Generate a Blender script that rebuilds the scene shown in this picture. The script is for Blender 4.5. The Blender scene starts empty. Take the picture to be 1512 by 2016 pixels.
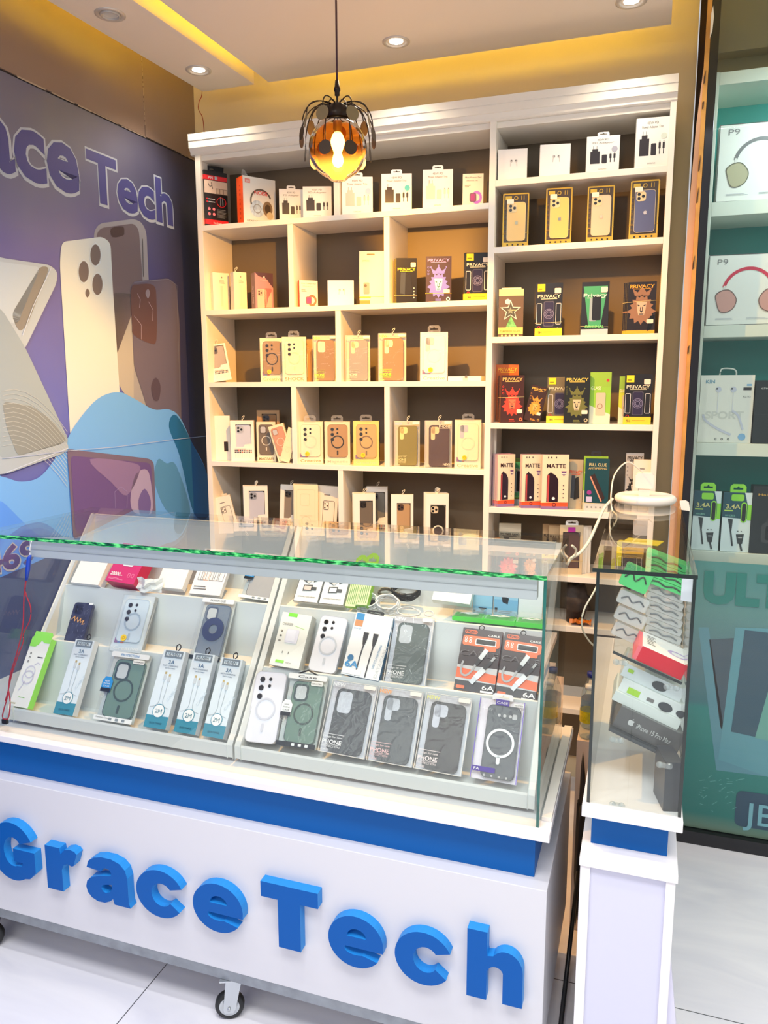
import bpy, bmesh, math, random
from mathutils import Vector, Matrix
from mathutils.geometry import tessellate_polygon
random.seed(7)
S = bpy.context.scene
COL = S.collection
PI = math.pi
R = math.radians

# ------------------------------------------------------------------ camera
F = 1509.3                      # focal length in pixels of the 1512x2016 frame
H = 1.60                        # eye height
YAW, PITCH, ROLL = -0.32998868, 0.16354177, -0.00283677
cy, sy = math.cos(YAW), math.sin(YAW)
fw = Vector((sy*math.cos(PITCH), cy*math.cos(PITCH), -math.sin(PITCH)))
rt = Vector((cy, -sy, 0.0))
up = rt.cross(fw)
rt2 = rt*math.cos(ROLL)+up*math.sin(ROLL)
up2 = -rt*math.sin(ROLL)+up*math.cos(ROLL)
CAM = Vector((0, 0, H))
cd = bpy.data.cameras.new('camera')
cam = bpy.data.objects.new('camera', cd); COL.objects.link(cam)
cam.matrix_world = Matrix((( rt2.x, up2.x, -fw.x, 0), (rt2.y, up2.y, -fw.y, 0), (rt2.z, up2.z, -fw.z, H), (0, 0, 0, 1)))
cd.sensor_fit = 'VERTICAL'; cd.sensor_height = 36.0; cd.sensor_width = 27.0
cd.lens = F/2016*36.0
cd.clip_start = 0.02; cd.clip_end = 60
S.camera = cam
S.view_settings.view_transform = 'Standard'; S.view_settings.look = 'None'
S.view_settings.gamma = 1.0; S.view_settings.use_curve_mapping = False
S.view_settings.exposure = 0.0
S.cycles.max_bounces = 10; S.cycles.transparent_max_bounces = 40; S.cycles.glossy_bounces = 5
S.cycles.diffuse_bounces = 4
S.cycles.sample_clamp_indirect = 4.0
S.cycles.caustics_reflective = False; S.cycles.caustics_refractive = False

# ------------------------------------------------------------------ world and lights
W = bpy.data.worlds.new('world'); S.world = W; W.use_nodes = True
W.node_tree.nodes['Background'].inputs[0].default_value = (0.98, 0.98, 1.0, 1)
W.node_tree.nodes['Background'].inputs[1].default_value = 0.6

def lamp(name, kind, loc, energy, color, rot=None, target=None, **k):
    l = bpy.data.lights.new(name, kind); l.energy = energy; l.color = color
    for a, v in k.items(): setattr(l, a, v)
    o = bpy.data.objects.new(name, l); COL.objects.link(o); o.location = loc
    if target is not None:
        o.rotation_euler = (Vector(target)-Vector(loc)).to_track_quat('-Z', 'Y').to_euler()
    elif rot: o.rotation_euler = rot
    return o
COOL = (1.0, 0.975, 0.96); WARM = (1.0, 0.66, 0.30); CREAM = (1.0, 0.86, 0.66)
# added fill lights out of view, standing in for the mall hall's lighting
lamp('hall_fill_light', 'AREA', (-1.1, -1.5, 2.9), 32, COOL, target=(-0.7, 1.5, 0.8), shape='RECTANGLE', size=2.2, size_y=1.2)
lamp('hall_fill_light', 'AREA', (0.2, 0.0, 3.25), 92, COOL, shape='RECTANGLE', size=2.6, size_y=0.7)
# the four recessed downlights (three lit)
for x, y in ((-1.647, 2.695), (-0.878, 2.60), (-0.112, 2.60)):
    lamp('downlight_lamp', 'SPOT', (x, y-0.0, 2.735), 10, CREAM, target=(x, y-0.25, 0), spot_size=R(125), spot_blend=0.6, shadow_soft_size=0.04)
lamp('downlight_lamp', 'SPOT', (-0.6, 0.9, 2.74), 40, (1.0, 0.98, 0.96), target=(-0.6, 1.5, 0.6), spot_size=R(110), spot_blend=0.6, shadow_soft_size=0.05)
lamp('downlight_lamp', 'SPOT', (-1.4, 0.9, 2.74), 30, (1.0, 0.98, 0.96), target=(-1.4, 1.5, 0.6), spot_size=R(110), spot_blend=0.6, shadow_soft_size=0.05)
# bulb of the pendant
PEN = Vector((-0.872, 2.15, 2.27))
lamp('pendant_bulb_lamp', 'SPOT', (PEN.x, PEN.y, PEN.z-0.010), 172, (1.0, 0.88, 0.60), target=(PEN.x, PEN.y+0.30, PEN.z-1.0), spot_size=R(178), spot_blend=0.55, shadow_soft_size=0.010)
# light inside the neighbouring shop window
lamp('shop_window_lamp', 'AREA', (0.62, 2.55, 2.5), 8, (0.9, 0.97, 1.0), target=(0.5, 2.9, 1.4), shape='RECTANGLE', size=0.5, size_y=0.1)

# ------------------------------------------------------------------ pixel -> space
def ray(px, py):
    return rt2*((px-756)/F)-up2*((py-1008)/F)+fw
def onY(px, py, Y): d = ray(px, py); return CAM+d*((Y-CAM.y)/d.y)
def onZ(px, py, Z): d = ray(px, py); return CAM+d*((Z-CAM.z)/d.z)
def onX(px, py, X): d = ray(px, py); return CAM+d*((X-CAM.x)/d.x)
def onP(px, py, p, n):
    d = ray(px, py); return CAM+d*((p-CAM).dot(n)/d.dot(n))
def proj(p):
    v = Vector(p)-CAM; z = v.dot(fw); return (756+F*v.dot(rt2)/z, 1008-F*v.dot(up2)/z)

# ------------------------------------------------------------------ materials
def lin(c):
    return tuple((x/12.92 if x <= 0.04045 else ((x+0.055)/1.055)**2.4) for x in (v/255.0 for v in c))
_m = {}
def M(c, rough=0.5, metal=0.0, spec=0.5, noise=0.0, nscale=8.0, bump=0.0, emit=0.0, coat=0.0):
    key = (tuple(c), rough, metal, spec, noise, nscale, bump, emit, coat)
    if key in _m: return _m[key]
    m = bpy.data.materials.new('paint_%d' % len(_m)); m.use_nodes = True
    nt = m.node_tree; b = nt.nodes['Principled BSDF']
    rgb = lin(c)
    b.inputs['Base Color'].default_value = (*rgb, 1)
    b.inputs['Roughness'].default_value = rough; b.inputs['Metallic'].default_value = metal
    b.inputs['Specular IOR Level'].default_value = spec
    if coat: b.inputs['Coat Weight'].default_value = coat; b.inputs['Coat Roughness'].default_value = 0.08
    if emit:
        b.inputs['Emission Color'].default_value = (*rgb, 1); b.inputs['Emission Strength'].default_value = emit
    if noise or bump:
        tc = nt.nodes.new('ShaderNodeTexCoord'); n = nt.nodes.new('ShaderNodeTexNoise')
        n.inputs['Scale'].default_value = nscale; n.inputs['Detail'].default_value = 5
        nt.links.new(tc.outputs['Object'], n.inputs['Vector'])
        if noise:
            r = nt.nodes.new('ShaderNodeValToRGB')
            r.color_ramp.elements[0].position = 0.3; r.color_ramp.elements[1].position = 0.7
            r.color_ramp.elements[0].color = (*[max(0, v*(1-noise)) for v in rgb], 1)
            r.color_ramp.elements[1].color = (*[min(1, v*(1+noise)) for v in rgb], 1)
            nt.links.new(n.outputs['Fac'], r.inputs['Fac']); nt.links.new(r.outputs['Color'], b.inputs['Base Color'])
        if bump:
            bp = nt.nodes.new('ShaderNodeBump'); bp.inputs['Strength'].default_value = bump
            nt.links.new(n.outputs['Fac'], bp.inputs['Height']); nt.links.new(bp.outputs['Normal'], b.inputs['Normal'])
    _m[key] = m; return m
def clear(tint=(1, 1, 1), ior=1.45, haze=0.0, rough=0.02, name='clear', wrinkle=0.0, gain=1.0):
    key = ('clear', tint, ior, haze, rough, wrinkle, gain)
    if key in _m: return _m[key]
    m = bpy.data.materials.new(name); m.use_nodes = True; nt = m.node_tree
    nt.nodes.remove(nt.nodes['Principled BSDF'])
    out = nt.nodes['Material Output']
    t = nt.nodes.new('ShaderNodeBsdfTransparent'); t.inputs[0].default_value = (*tint, 1)
    g = nt.nodes.new('ShaderNodeBsdfGlossy'); g.inputs['Roughness'].default_value = rough
    f = nt.nodes.new('ShaderNodeFresnel')
    ge = nt.nodes.new('ShaderNodeNewGeometry'); mr = nt.nodes.new('ShaderNodeMapRange')   # thin sheet: same reflectance from both sides
    mr.inputs['To Min'].default_value = ior; mr.inputs['To Max'].default_value = 1/ior
    nt.links.new(ge.outputs['Backfacing'], mr.inputs['Value']); nt.links.new(mr.outputs[0], f.inputs['IOR'])
    mx = nt.nodes.new('ShaderNodeMixShader')
    if gain != 1.0:
        mu = nt.nodes.new('ShaderNodeMath'); mu.operation = 'MULTIPLY'; mu.use_clamp = True
        mu.inputs[1].default_value = gain; nt.links.new(f.outputs[0], mu.inputs[0]); nt.links.new(mu.outputs[0], mx.inputs[0])
    else: nt.links.new(f.outputs[0], mx.inputs[0])
    src = t
    if haze:
        d = nt.nodes.new('ShaderNodeBsdfDiffuse'); d.inputs[0].default_value = (0.85, 0.87, 0.88, 1)
        m2 = nt.nodes.new('ShaderNodeMixShader'); m2.inputs[0].default_value = haze
        nt.links.new(t.outputs[0], m2.inputs[1]); nt.links.new(d.outputs[0], m2.inputs[2]); src = m2
    nt.links.new(src.outputs[0], mx.inputs[1]); nt.links.new(g.outputs[0], mx.inputs[2])
    if wrinkle:
        tc = nt.nodes.new('ShaderNodeTexCoord'); n = nt.nodes.new('ShaderNodeTexNoise'); n.inputs['Scale'].default_value = 28
        n.inputs['Distortion'].default_value = 1.5
        bp = nt.nodes.new('ShaderNodeBump'); bp.inputs['Strength'].default_value = wrinkle; bp.inputs['Distance'].default_value = 0.01
        nt.links.new(tc.outputs['Object'], n.inputs['Vector']); nt.links.new(n.outputs['Fac'], bp.inputs['Height'])
        nt.links.new(bp.outputs['Normal'], g.inputs['Normal']); nt.links.new(bp.outputs['Normal'], f.inputs['Normal'])
    nt.links.new(mx.outputs[0], out.inputs['Surface'])
    _m[key] = m; return m

WHITE = M((240, 240, 240), 0.45); CARD = M((236, 234, 228), 0.5); CREAMC = M((235, 226, 205), 0.5)
BLACK = M((20, 20, 22), 0.35); DK = M((45, 45, 50), 0.4); GREY = M((140, 142, 146), 0.5); LGREY = M((190, 192, 196), 0.5)
YEL = M((250, 225, 20), 0.45); GOLD = M((205, 165, 60), 0.3, 0.4); RED = M((220, 25, 35), 0.45); ORG = M((240, 100, 40), 0.45)
GRN = M((120, 215, 70), 0.45); TEALC = M((60, 140, 165), 0.5); BLU = M((40, 130, 200), 0.45); PUR = M((70, 45, 150), 0.45)
INK = M((35, 35, 40), 0.5); MINK = M((120, 118, 116), 0.5); PINK = M((205, 60, 110), 0.4)
PVC = clear((0.985, 0.985, 0.985), 1.4, 0.03, 0.06, 'clear_plastic', 0.25)
PVCH = clear((0.97, 0.97, 0.97), 1.4, 0.10, 0.08, 'clear_plastic_film', 0.4)

# ------------------------------------------------------------------ mesh builder
EPS = 0.00035
_tcache = {}
def text_mesh(s, bold):
    k = (s, bold)
    if k in _tcache: return _tcache[k]
    c = bpy.data.curves.new('t', 'FONT'); c.body = s; c.size = 1.0; c.offset = bold*0.55; c.resolution_u = 3
    o = bpy.data.objects.new('t', c); COL.objects.link(o)
    dg = bpy.context.evaluated_depsgraph_get(); dg.update()
    me = o.evaluated_get(dg).to_mesh()
    vs = [(v.co.x, v.co.y) for v in me.vertices]; fs = [tuple(p.vertices) for p in me.polygons]
    o.evaluated_get(dg).to_mesh_clear()
    bpy.data.objects.remove(o); bpy.data.curves.remove(c)
    if not vs: vs = [(0, 0)]; fs = []
    x0 = min(v[0] for v in vs); x1 = max(v[0] for v in vs); y0 = min(v[1] for v in vs); y1 = max(v[1] for v in vs)
    _tcache[k] = (vs, fs, x0, x1, y0, y1); return _tcache[k]

class B:
    """collects geometry in a local frame: x right, y away from the viewer, z up"""
    def __init__(s): s.v = []; s.f = []; s.fm = []; s.sm = []; s.mats = []; s.T = Matrix.Identity(4)
    def mi(s, m):
        if m not in s.mats: s.mats.append(m)
        return s.mats.index(m)
    def add(s, vs, fs, m, smooth=False):
        k = len(s.v); i = s.mi(m)
        flip = s.T.determinant() < 0
        s.v += [tuple(s.T @ Vector(p)) for p in vs]
        for f in fs:
            g = [k+a for a in f]
            s.f.append(g[::-1] if flip else g); s.fm.append(i); s.sm.append(smooth)
    def box(s, x0, x1, y0, y1, z0, z1, m):
        v = [(x0, y0, z0), (x1, y0, z0), (x1, y1, z0), (x0, y1, z0), (x0, y0, z1), (x1, y0, z1), (x1, y1, z1), (x0, y1, z1)]
        s.add(v, [(0, 1, 5, 4), (1, 2, 6, 5), (2, 3, 7, 6), (3, 0, 4, 7), (4, 5, 6, 7), (3, 2, 1, 0)], m)
    def cbox(s, x0, x1, y0, y1, z0, z1, m, c=0.0008):
        s.prism([(x0+c, z0), (x1-c, z0), (x1, z0+c), (x1, z1-c), (x1-c, z1), (x0+c, z1), (x0, z1-c), (x0, z0+c)], y0, y1, m)
    def poly(s, pts, m, L=1, y=None):
        yy = -L*EPS if y is None else y
        pts = [(p[0], yy, p[1]) for p in pts]
        s.add(pts, [tuple(range(len(pts)))], m)
    def polyh(s, outer, holes, m, L=1, y=None):
        yy = -L*EPS if y is None else y
        lp = [[Vector((p[0], p[1], 0)) for p in q] for q in [outer]+holes]
        tr = tessellate_polygon(lp); fl = [(p.x, yy, p.y) for q in lp for p in q]
        s.add(fl, [tuple(t) for t in tr], m)
    def rect(s, x0, z0, x1, z1, m, L=1): s.poly([(x0, z0), (x1, z0), (x1, z1), (x0, z1)], m, L)
    def circ(s, cx, cz, r, n=20, a0=0, a1=2*PI, sx=1.0):
        k = n if abs(a1-a0-2*PI) < 1e-6 else n+1
        return [(cx+r*sx*math.cos(a0+(a1-a0)*i/n), cz+r*math.sin(a0+(a1-a0)*i/n)) for i in range(k)]
    def disc(s, cx, cz, r, m, L=2, n=18, sx=1.0): s.poly(s.circ(cx, cz, r, n, sx=sx), m, L)
    def ring(s, cx, cz, r0, r1, m, L=2, n=28, sx=1.0, a0=0, a1=2*PI):
        o = s.circ(cx, cz, r1, n, a0, a1, sx); i = s.circ(cx, cz, r0, n, a0, a1, sx); k = len(o)
        vs = [(p[0], -L*EPS, p[1]) for p in o+i]
        cl = k if abs(a1-a0-2*PI) < 1e-6 else k-1
        s.add(vs, [(a, (a+1) % k, k+(a+1) % k, k+a) for a in range(cl)], m)
    def rr(s, x0, z0, x1, z1, r, n=4):
        r = min(r, abs(x1-x0)/2, abs(z1-z0)/2); p = []
        for cx, cz, a in ((x1-r, z0+r, -PI/2), (x1-r, z1-r, 0), (x0+r, z1-r, PI/2), (x0+r, z0+r, PI)):
            for i in range(n+1):
                t = a+PI/2*i/n; p.append((cx+r*math.cos(t), cz+r*math.sin(t)))
        return p
    def rrect(s, x0, z0, x1, z1, r, m, L=1): s.poly(s.rr(x0, z0, x1, z1, r), m, L)
    def frame(s, x0, z0, x1, z1, r, t, m, L=1):
        s.polyh(s.rr(x0, z0, x1, z1, r), [s.rr(x0+t, z0+t, x1-t, z1-t, max(r-t, 0.0002))], m, L)
    def line(s, pts, w, m, L=2):
        for a, b in zip(pts[:-1], pts[1:]):
            dx, dz = b[0]-a[0], b[1]-a[1]; n = math.hypot(dx, dz) or 1; ox, oz = -dz/n*w/2, dx/n*w/2
            s.poly([(a[0]-ox, a[1]-oz), (b[0]-ox, b[1]-oz), (b[0]+ox, b[1]+oz), (a[0]+ox, a[1]+oz)], m, L)
    def text(s, t, x, z, h, m, w=None, anchor='c', L=2, bold=0.0, rot=0.0, y=None):
        vs, fs, x0, x1, y0, y1 = text_mesh(t, bold)
        k = h/0.73; kx = k
        if w: kx = w/max(x1-x0, 1e-6)
        tw = (x1-x0)*kx
        ox = {'c': -tw/2, 'l': 0, 'r': -tw}[anchor]
        ca, sa = math.cos(rot), math.sin(rot)
        yy = -L*EPS if y is None else y
        out = []
        for a, b in vs:
            u = (a-x0)*kx+ox; v = b*k
            out.append((x+u*ca-v*sa, yy, z+u*sa+v*ca))
        s.add(out, fs, m)
    def prism(s, pts, y0, y1, m, holes=(), mside=None, mback=None):
        """extrude an xz outline (counter-clockwise) from y0 (front) to y1"""
        n = len(pts)
        if holes:
            lp = [[Vector((p[0], p[1], 0)) for p in q] for q in [pts]+list(holes)]
            tr = tessellate_polygon(lp); fl = [(p.x, p.y) for q in lp for p in q]
            def ccw(t): 
                a, b, c = [fl[i] for i in t]; return (b[0]-a[0])*(c[1]-a[1])-(b[1]-a[1])*(c[0]-a[0]) > 0
            s.add([(p[0], y0, p[1]) for p in fl], [t if ccw(t) else tuple(reversed(t)) for t in tr], m)
            s.add([(p[0], y1, p[1]) for p in fl], [tuple(reversed(t)) if ccw(t) else t for t in tr], mback or m)
        else:
            s.add([(p[0], y0, p[1]) for p in pts], [tuple(range(n))], m)
            s.add([(p[0], y1, p[1]) for p in pts], [tuple(reversed(range(n)))], mback or m)
        for q, hole in [(pts, False)]+[(h, True) for h in holes]:
            k = len(q); vs = [(p[0], y0, p[1]) for p in q]+[(p[0], y1, p[1]) for p in q]
            s.add(vs, [((a, k+a, k+(a+1) % k, (a+1) % k) if not hole else (a, (a+1) % k, k+(a+1) % k, k+a)) for a in range(k)], mside or m)
    def tube(s, pts, r, m, n=6, closed=False):
        P = [Vector(p) for p in pts]; k = len(P); vs = []
        for i, p in enumerate(P):
            if closed: t = P[(i+1) % k]-P[i-1]
            else: t = P[min(i+1, k-1)]-P[max(i-1, 0)]
            t.normalize() if t.length else None
            a = t.cross(Vector((0, 0, 1)))
            if a.length < 0.1: a = t.cross(Vector((1, 0, 0)))
            a.normalize(); b = t.cross(a)
            rr = r[i] if isinstance(r, (list, tuple)) else r
            vs += [tuple(p+a*rr*math.cos(2*PI*j/n)+b*rr*math.sin(2*PI*j/n)) for j in range(n)]
        fs = []
        for i in range(k if closed else k-1):
            for j in range(n):
                a = i*n+j; b2 = i*n+(j+1) % n; c = ((i+1) % k)*n+(j+1) % n; d = ((i+1) % k)*n+j
                fs.append((a, b2, c, d))
        if not closed: fs += [tuple(reversed(range(n))), tuple((k-1)*n+j for j in range(n))]
        s.add(vs, fs, m, True)
    def lathe(s, prof, m, n=32, c=(0, 0, 0)):
        vs = []
        for r, z in prof: vs += [(c[0]+r*math.cos(2*PI*j/n), c[1]+r*math.sin(2*PI*j/n), c[2]+z) for j in range(n)]
        fs = [(i*n+j, i*n+(j+1) % n, (i+1)*n+(j+1) % n, (i+1)*n+j) for i in range(len(prof)-1) for j in range(n)]
        s.add(vs, fs, m, True)
    def build(s, name, parent=None, bevel=0.0, matrix=None):
        me = bpy.data.meshes.new(name); me.from_pydata(s.v, [], s.f)
        for m in s.mats: me.materials.append(m)
        me.polygons.foreach_set('material_index', s.fm); me.polygons.foreach_set('use_smooth', s.sm)
        me.update()
        o = bpy.data.objects.new(name, me); COL.objects.link(o)
        if parent: o.parent = parent
        if matrix is not None: o.matrix_world = matrix
        if bevel:
            md = o.modifiers.new('bevel', 'BEVEL'); md.width = bevel; md.segments = 2; md.limit_method = 'ANGLE'; md.angle_limit = R(40)
        return o

def tag(o, label=None, cat=None, group=None, kind=None):
    if label: o['label'] = label
    if cat: o['category'] = cat
    if group: o['group'] = group
    if kind: o['kind'] = kind
    return o
def thing(name, label, cat, matrix=None, group=None):
    o = bpy.data.objects.new(name, None); COL.objects.link(o); o.empty_display_size = 0.02
    if matrix is not None: o.matrix_world = matrix
    return tag(o, label, cat, group)
def struct(o, label=None): o['kind'] = 'structure'; 
def copy_tree(o, parent=None):
    c = o.copy(); COL.objects.link(c)
    if parent: c.parent = parent
    for ch in list(o.children): copy_tree(ch, c)
    return c
def dup(o, matrix, label, group=None):
    c = copy_tree(o); c.matrix_world = matrix; c['label'] = label
    if group: c['group'] = group
    return c
def spline(pts, n=6, closed=False):
    P = [Vector(p) for p in pts]; out = []; k = len(P)
    rng = range(k) if closed else range(k-1)
    for i in rng:
        if closed: a, b, c, d = P[i-1], P[i], P[(i+1) % k], P[(i+2) % k]
        else: a, b, c, d = P[max(i-1, 0)], P[i], P[i+1], P[min(i+2, k-1)]
        for j in range(n):
            t = j/n
            out.append(0.5*((2*b)+(c-a)*t+(2*a-5*b+4*c-d)*t*t+(3*b-a-3*c+d)*t**3))
    if not closed: out.append(P[-1])
    return out

# ================================================================== SETTING
# ---- floor: large polished stone-look tiles
def floor_mat():
    m = bpy.data.materials.new('floor_tiles'); m.use_nodes = True; nt = m.node_tree; b = nt.nodes['Principled BSDF']
    tc = nt.nodes.new('ShaderNodeTexCoord')
    n = nt.nodes.new('ShaderNodeTexNoise'); n.inputs['Scale'].default_value = 1.8; n.inputs['Detail'].default_value = 7; n.inputs['Distortion'].default_value = 1.2
    mp = nt.nodes.new('ShaderNodeMapping'); mp.inputs['Rotation'].default_value = (0, 0, 0.6); mp.inputs['Scale'].default_value = (1, 3.2, 1)
    nt.links.new(tc.outputs['Object'], mp.inputs['Vector']); nt.links.new(mp.outputs[0], n.inputs['Vector'])
    r = nt.nodes.new('ShaderNodeValToRGB'); e = r.color_ramp.elements
    e[0].position = 0.32; e[0].color = (*lin((220, 222, 233)), 1); e[1].position = 0.72; e[1].color = (*lin((244, 245, 250)), 1)
    nt.links.new(n.outputs['Fac'], r.inputs['Fac'])
    br = nt.nodes.new('ShaderNodeTexBrick'); br.offset = 0.0; br.inputs['Scale'].default_value = 1.0
    br.inputs['Brick Width'].default_value = 1.2; br.inputs['Row Height'].default_value = 1.2
    br.inputs['Mortar Size'].default_value = 0.0014; br.inputs['Mortar Smooth'].default_value = 0.0
    br.inputs['Mortar'].default_value = (*lin((70, 72, 80)), 1)
    mp2 = nt.nodes.new('ShaderNodeMapping'); mp2.inputs['Location'].default_value = (FX, FY, 0)
    nt.links.new(tc.outputs['Object'], mp2.inputs['Vector']); nt.links.new(mp2.outputs[0], br.inputs['Vector'])
    nt.links.new(r.outputs['Color'], br.inputs['Color1']); nt.links.new(r.outputs['Color'], br.inputs['Color2'])
    nt.links.new(br.outputs['Color'], b.inputs['Base Color']); b.inputs['Roughness'].default_value = 0.28
    return m
j1 = onZ(260, 1980, 0); j2 = onZ(1430, 2008, 0)
FX, FY = -j1.x, -j2.y
b = B(); b.box(-4.5, 3.5, -2.5, 4.2, -0.06, 0, floor_mat()); struct(b.build('floor'))

YW = 3.045                       # face of the back wall
ZC = 2.76                        # underside of the dropped soffit
# ---- left wall (slightly out of square): plane through two points of its seam
A0 = onY(385, 318, YW); SEAM = A0.z
A1 = onZ(0, 136.1, SEAM)
ld = Vector((A1.x-A0.x, A1.y-A0.y, 0)).normalized()      # runs towards the viewer
ln = Vector((-ld.y, ld.x, 0))                            # must point into the room (+x)
if ln.x < 0: ln = -ln
def onL(px, py, off=0.0): return onP(px, py, A0+ln*off, ln)
WL = Matrix.Identity(4)
# frame of the wall: x along the wall from its far corner towards the viewer is -ld ; we use x = -ld so text reads from left
WX = -ld
WL = Matrix(((WX.x, -ln.x, 0, A0.x), (WX.y, -ln.y, 0, A0.y), (0, 0, 1, 0), (0, 0, 0, 1)))
WLi = WL.inverted()
def wl(px, py):
    p = WLi @ onL(px, py); return (p.x, p.z)
brown = M((134, 116, 108), 0.42, noise=0.10, nscale=2.0)
b = B(); b.box(-5.0, 0.08, 0.004, 0.12, 0, 3.3, M((60, 58, 62), 0.6))
# two big brown facing panels above the mural with an open vertical joint
sx = wl(284.7, 269.4)[0]
b.box(-5.0, sx-0.0015, -0.004, 0.004, SEAM+0.003, 3.2, brown); b.box(sx+0.0015, 0.0, -0.004, 0.004, SEAM+0.003, 3.2, brown)
b.T = Matrix.Identity(4)
# chipped pale mastic along the seam
random.seed(3)
x = -2.4
while x < -0.02:
    w = random.uniform(0.03, 0.16)
    if random.random() < 0.8: b.box(x, x+w, -0.0052, -0.0038, SEAM-random.uniform(0.0005, 0.002), SEAM+random.uniform(0.001, 0.003), M((170, 155, 140), 0.7))
    x += w+random.uniform(0.0, 0.03)
for i in range(22):
    z = SEAM+0.01+i*0.0175
    if random.random() < 0.8: b.box(sx-0.0016, sx+0.0016, -0.005, -0.0038, z, z+random.uniform(0.006, 0.017), M((165, 150, 135), 0.7))
o = b.build('wall_left', matrix=WL); struct(o)

# ---- printed mural on the left wall
def mural_mat():
    m = bpy.data.materials.new('mural_print'); m.use_nodes = True; nt = m.node_tree; bs = nt.nodes['Principled BSDF']
    tc = nt.nodes.new('ShaderNodeTexCoord'); sp = nt.nodes.new('ShaderNodeSeparateXYZ'); nt.links.new(tc.outputs['Object'], sp.inputs[0])
    def ramp(src, lo, hi, stops):
        mr = nt.nodes.new('ShaderNodeMapRange'); mr.inputs['From Min'].default_value = lo; mr.inputs['From Max'].default_value = hi
        nt.links.new(src, mr.inputs['Value']); r = nt.nodes.new('ShaderNodeValToRGB'); e = r.color_ramp.elements
        while len(e) > 1: e.remove(e[0])
        e[0].position = stops[0][0]; e[0].color = (*lin(stops[0][1]), 1)
        for p, c in stops[1:]: q = e.new(p); q.color = (*lin(c), 1)
        nt.links.new(mr.outputs[0], r.inputs[0]); return r.outputs['Color']
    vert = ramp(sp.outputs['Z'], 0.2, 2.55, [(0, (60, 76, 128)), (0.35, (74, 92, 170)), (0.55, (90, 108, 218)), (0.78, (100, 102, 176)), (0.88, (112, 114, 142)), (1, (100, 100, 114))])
    n = nt.nodes.new('ShaderNodeTexNoise'); n.inputs['Scale'].default_value = 1.7; n.inputs['Detail'].default_value = 3
    nt.links.new(tc.outputs['Object'], n.inputs['Vector'])
    cloud = ramp(n.outputs['Fac'], 0.3, 0.75, [(0, (70, 74, 136)), (0.5, (100, 108, 160)), (1, (146, 152, 150))])
    mx = nt.nodes.new('ShaderNodeMix'); mx.data_type = 'RGBA'; mx.inputs[0].default_value = 0.3
    nt.links.new(vert, mx.inputs[6]); nt.links.new(cloud, mx.inputs[7])
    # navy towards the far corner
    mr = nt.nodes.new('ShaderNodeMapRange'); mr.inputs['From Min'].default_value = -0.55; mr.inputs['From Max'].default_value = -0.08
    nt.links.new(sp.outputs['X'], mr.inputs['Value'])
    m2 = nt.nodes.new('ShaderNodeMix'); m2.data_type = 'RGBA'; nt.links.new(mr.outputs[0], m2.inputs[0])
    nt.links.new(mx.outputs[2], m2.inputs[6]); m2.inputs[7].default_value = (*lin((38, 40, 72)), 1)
    nt.links.new(m2.outputs[2], bs.inputs['Base Color']); bs.inputs['Roughness'].default_value = 0.35
    return m
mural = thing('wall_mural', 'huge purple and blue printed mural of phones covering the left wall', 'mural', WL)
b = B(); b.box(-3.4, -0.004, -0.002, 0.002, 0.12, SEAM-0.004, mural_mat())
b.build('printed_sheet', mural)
def WP(pts, n=6): return [(p.x, p.y) for p in spline([(*wl(*q), 0) for q in pts], n, True)]
def WS(pts): return [wl(*q) for q in pts]
e0 = -0.002
def MC(c, rough=0.4): return M((int(c[0]*.84), int(c[1]*.95), min(255, int(c[2]*1.16))), rough)      # inks of the mural
MBG = MC((128, 122, 168), 0.4)
def mp(name, parts, label=None):
    b = B()
    for fn in parts: fn(b)
    o = b.build(name, mural)
    if label: o['label'] = label
    return o
def soft(q, r=0.022):
    out = []; k = len(q)
    for i in range(k):
        p = Vector((*q[i], 0)); a = Vector((*q[i-1], 0))-p; c = Vector((*q[(i+1) % k], 0))-p
        ra = min(r, a.length*0.45); rc = min(r, c.length*0.45); s0 = p+a.normalized()*ra; s1 = p+c.normalized()*rc
        for j in range(5): t = j/4; v = s0*(1-t)**2+p*2*t*(1-t)+s1*t*t; out.append((v.x, v.y))
    return out
def P_(pts, m, L, smooth=False, n=6): 
    q = WP(pts, n) if smooth else soft(WS(pts))
    return lambda b: b.polyh(q, [], m, y=e0-L*0.0006)
def LN(pts, w, m, L):
    q = WS(pts)
    def f(b):
        for a, c in zip(q[:-1], q[1:]):
            dx, dz = c[0]-a[0], c[1]-a[1]; k = math.hypot(dx, dz) or 1; ox, oz = -dz/k*w/2, dx/k*w/2
            b.poly([(a[0]-ox, a[1]-oz), (c[0]-ox, c[1]-oz), (c[0]+ox, c[1]+oz), (a[0]+ox, a[1]+oz)], m, y=e0-L*0.0006)
    return f
cream = MC((232, 226, 198), 0.4); taupe = MC((150, 134, 128), 0.4); lens = MC((128, 112, 98), 0.3); taup2 = MC((118, 104, 108), 0.4)
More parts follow.
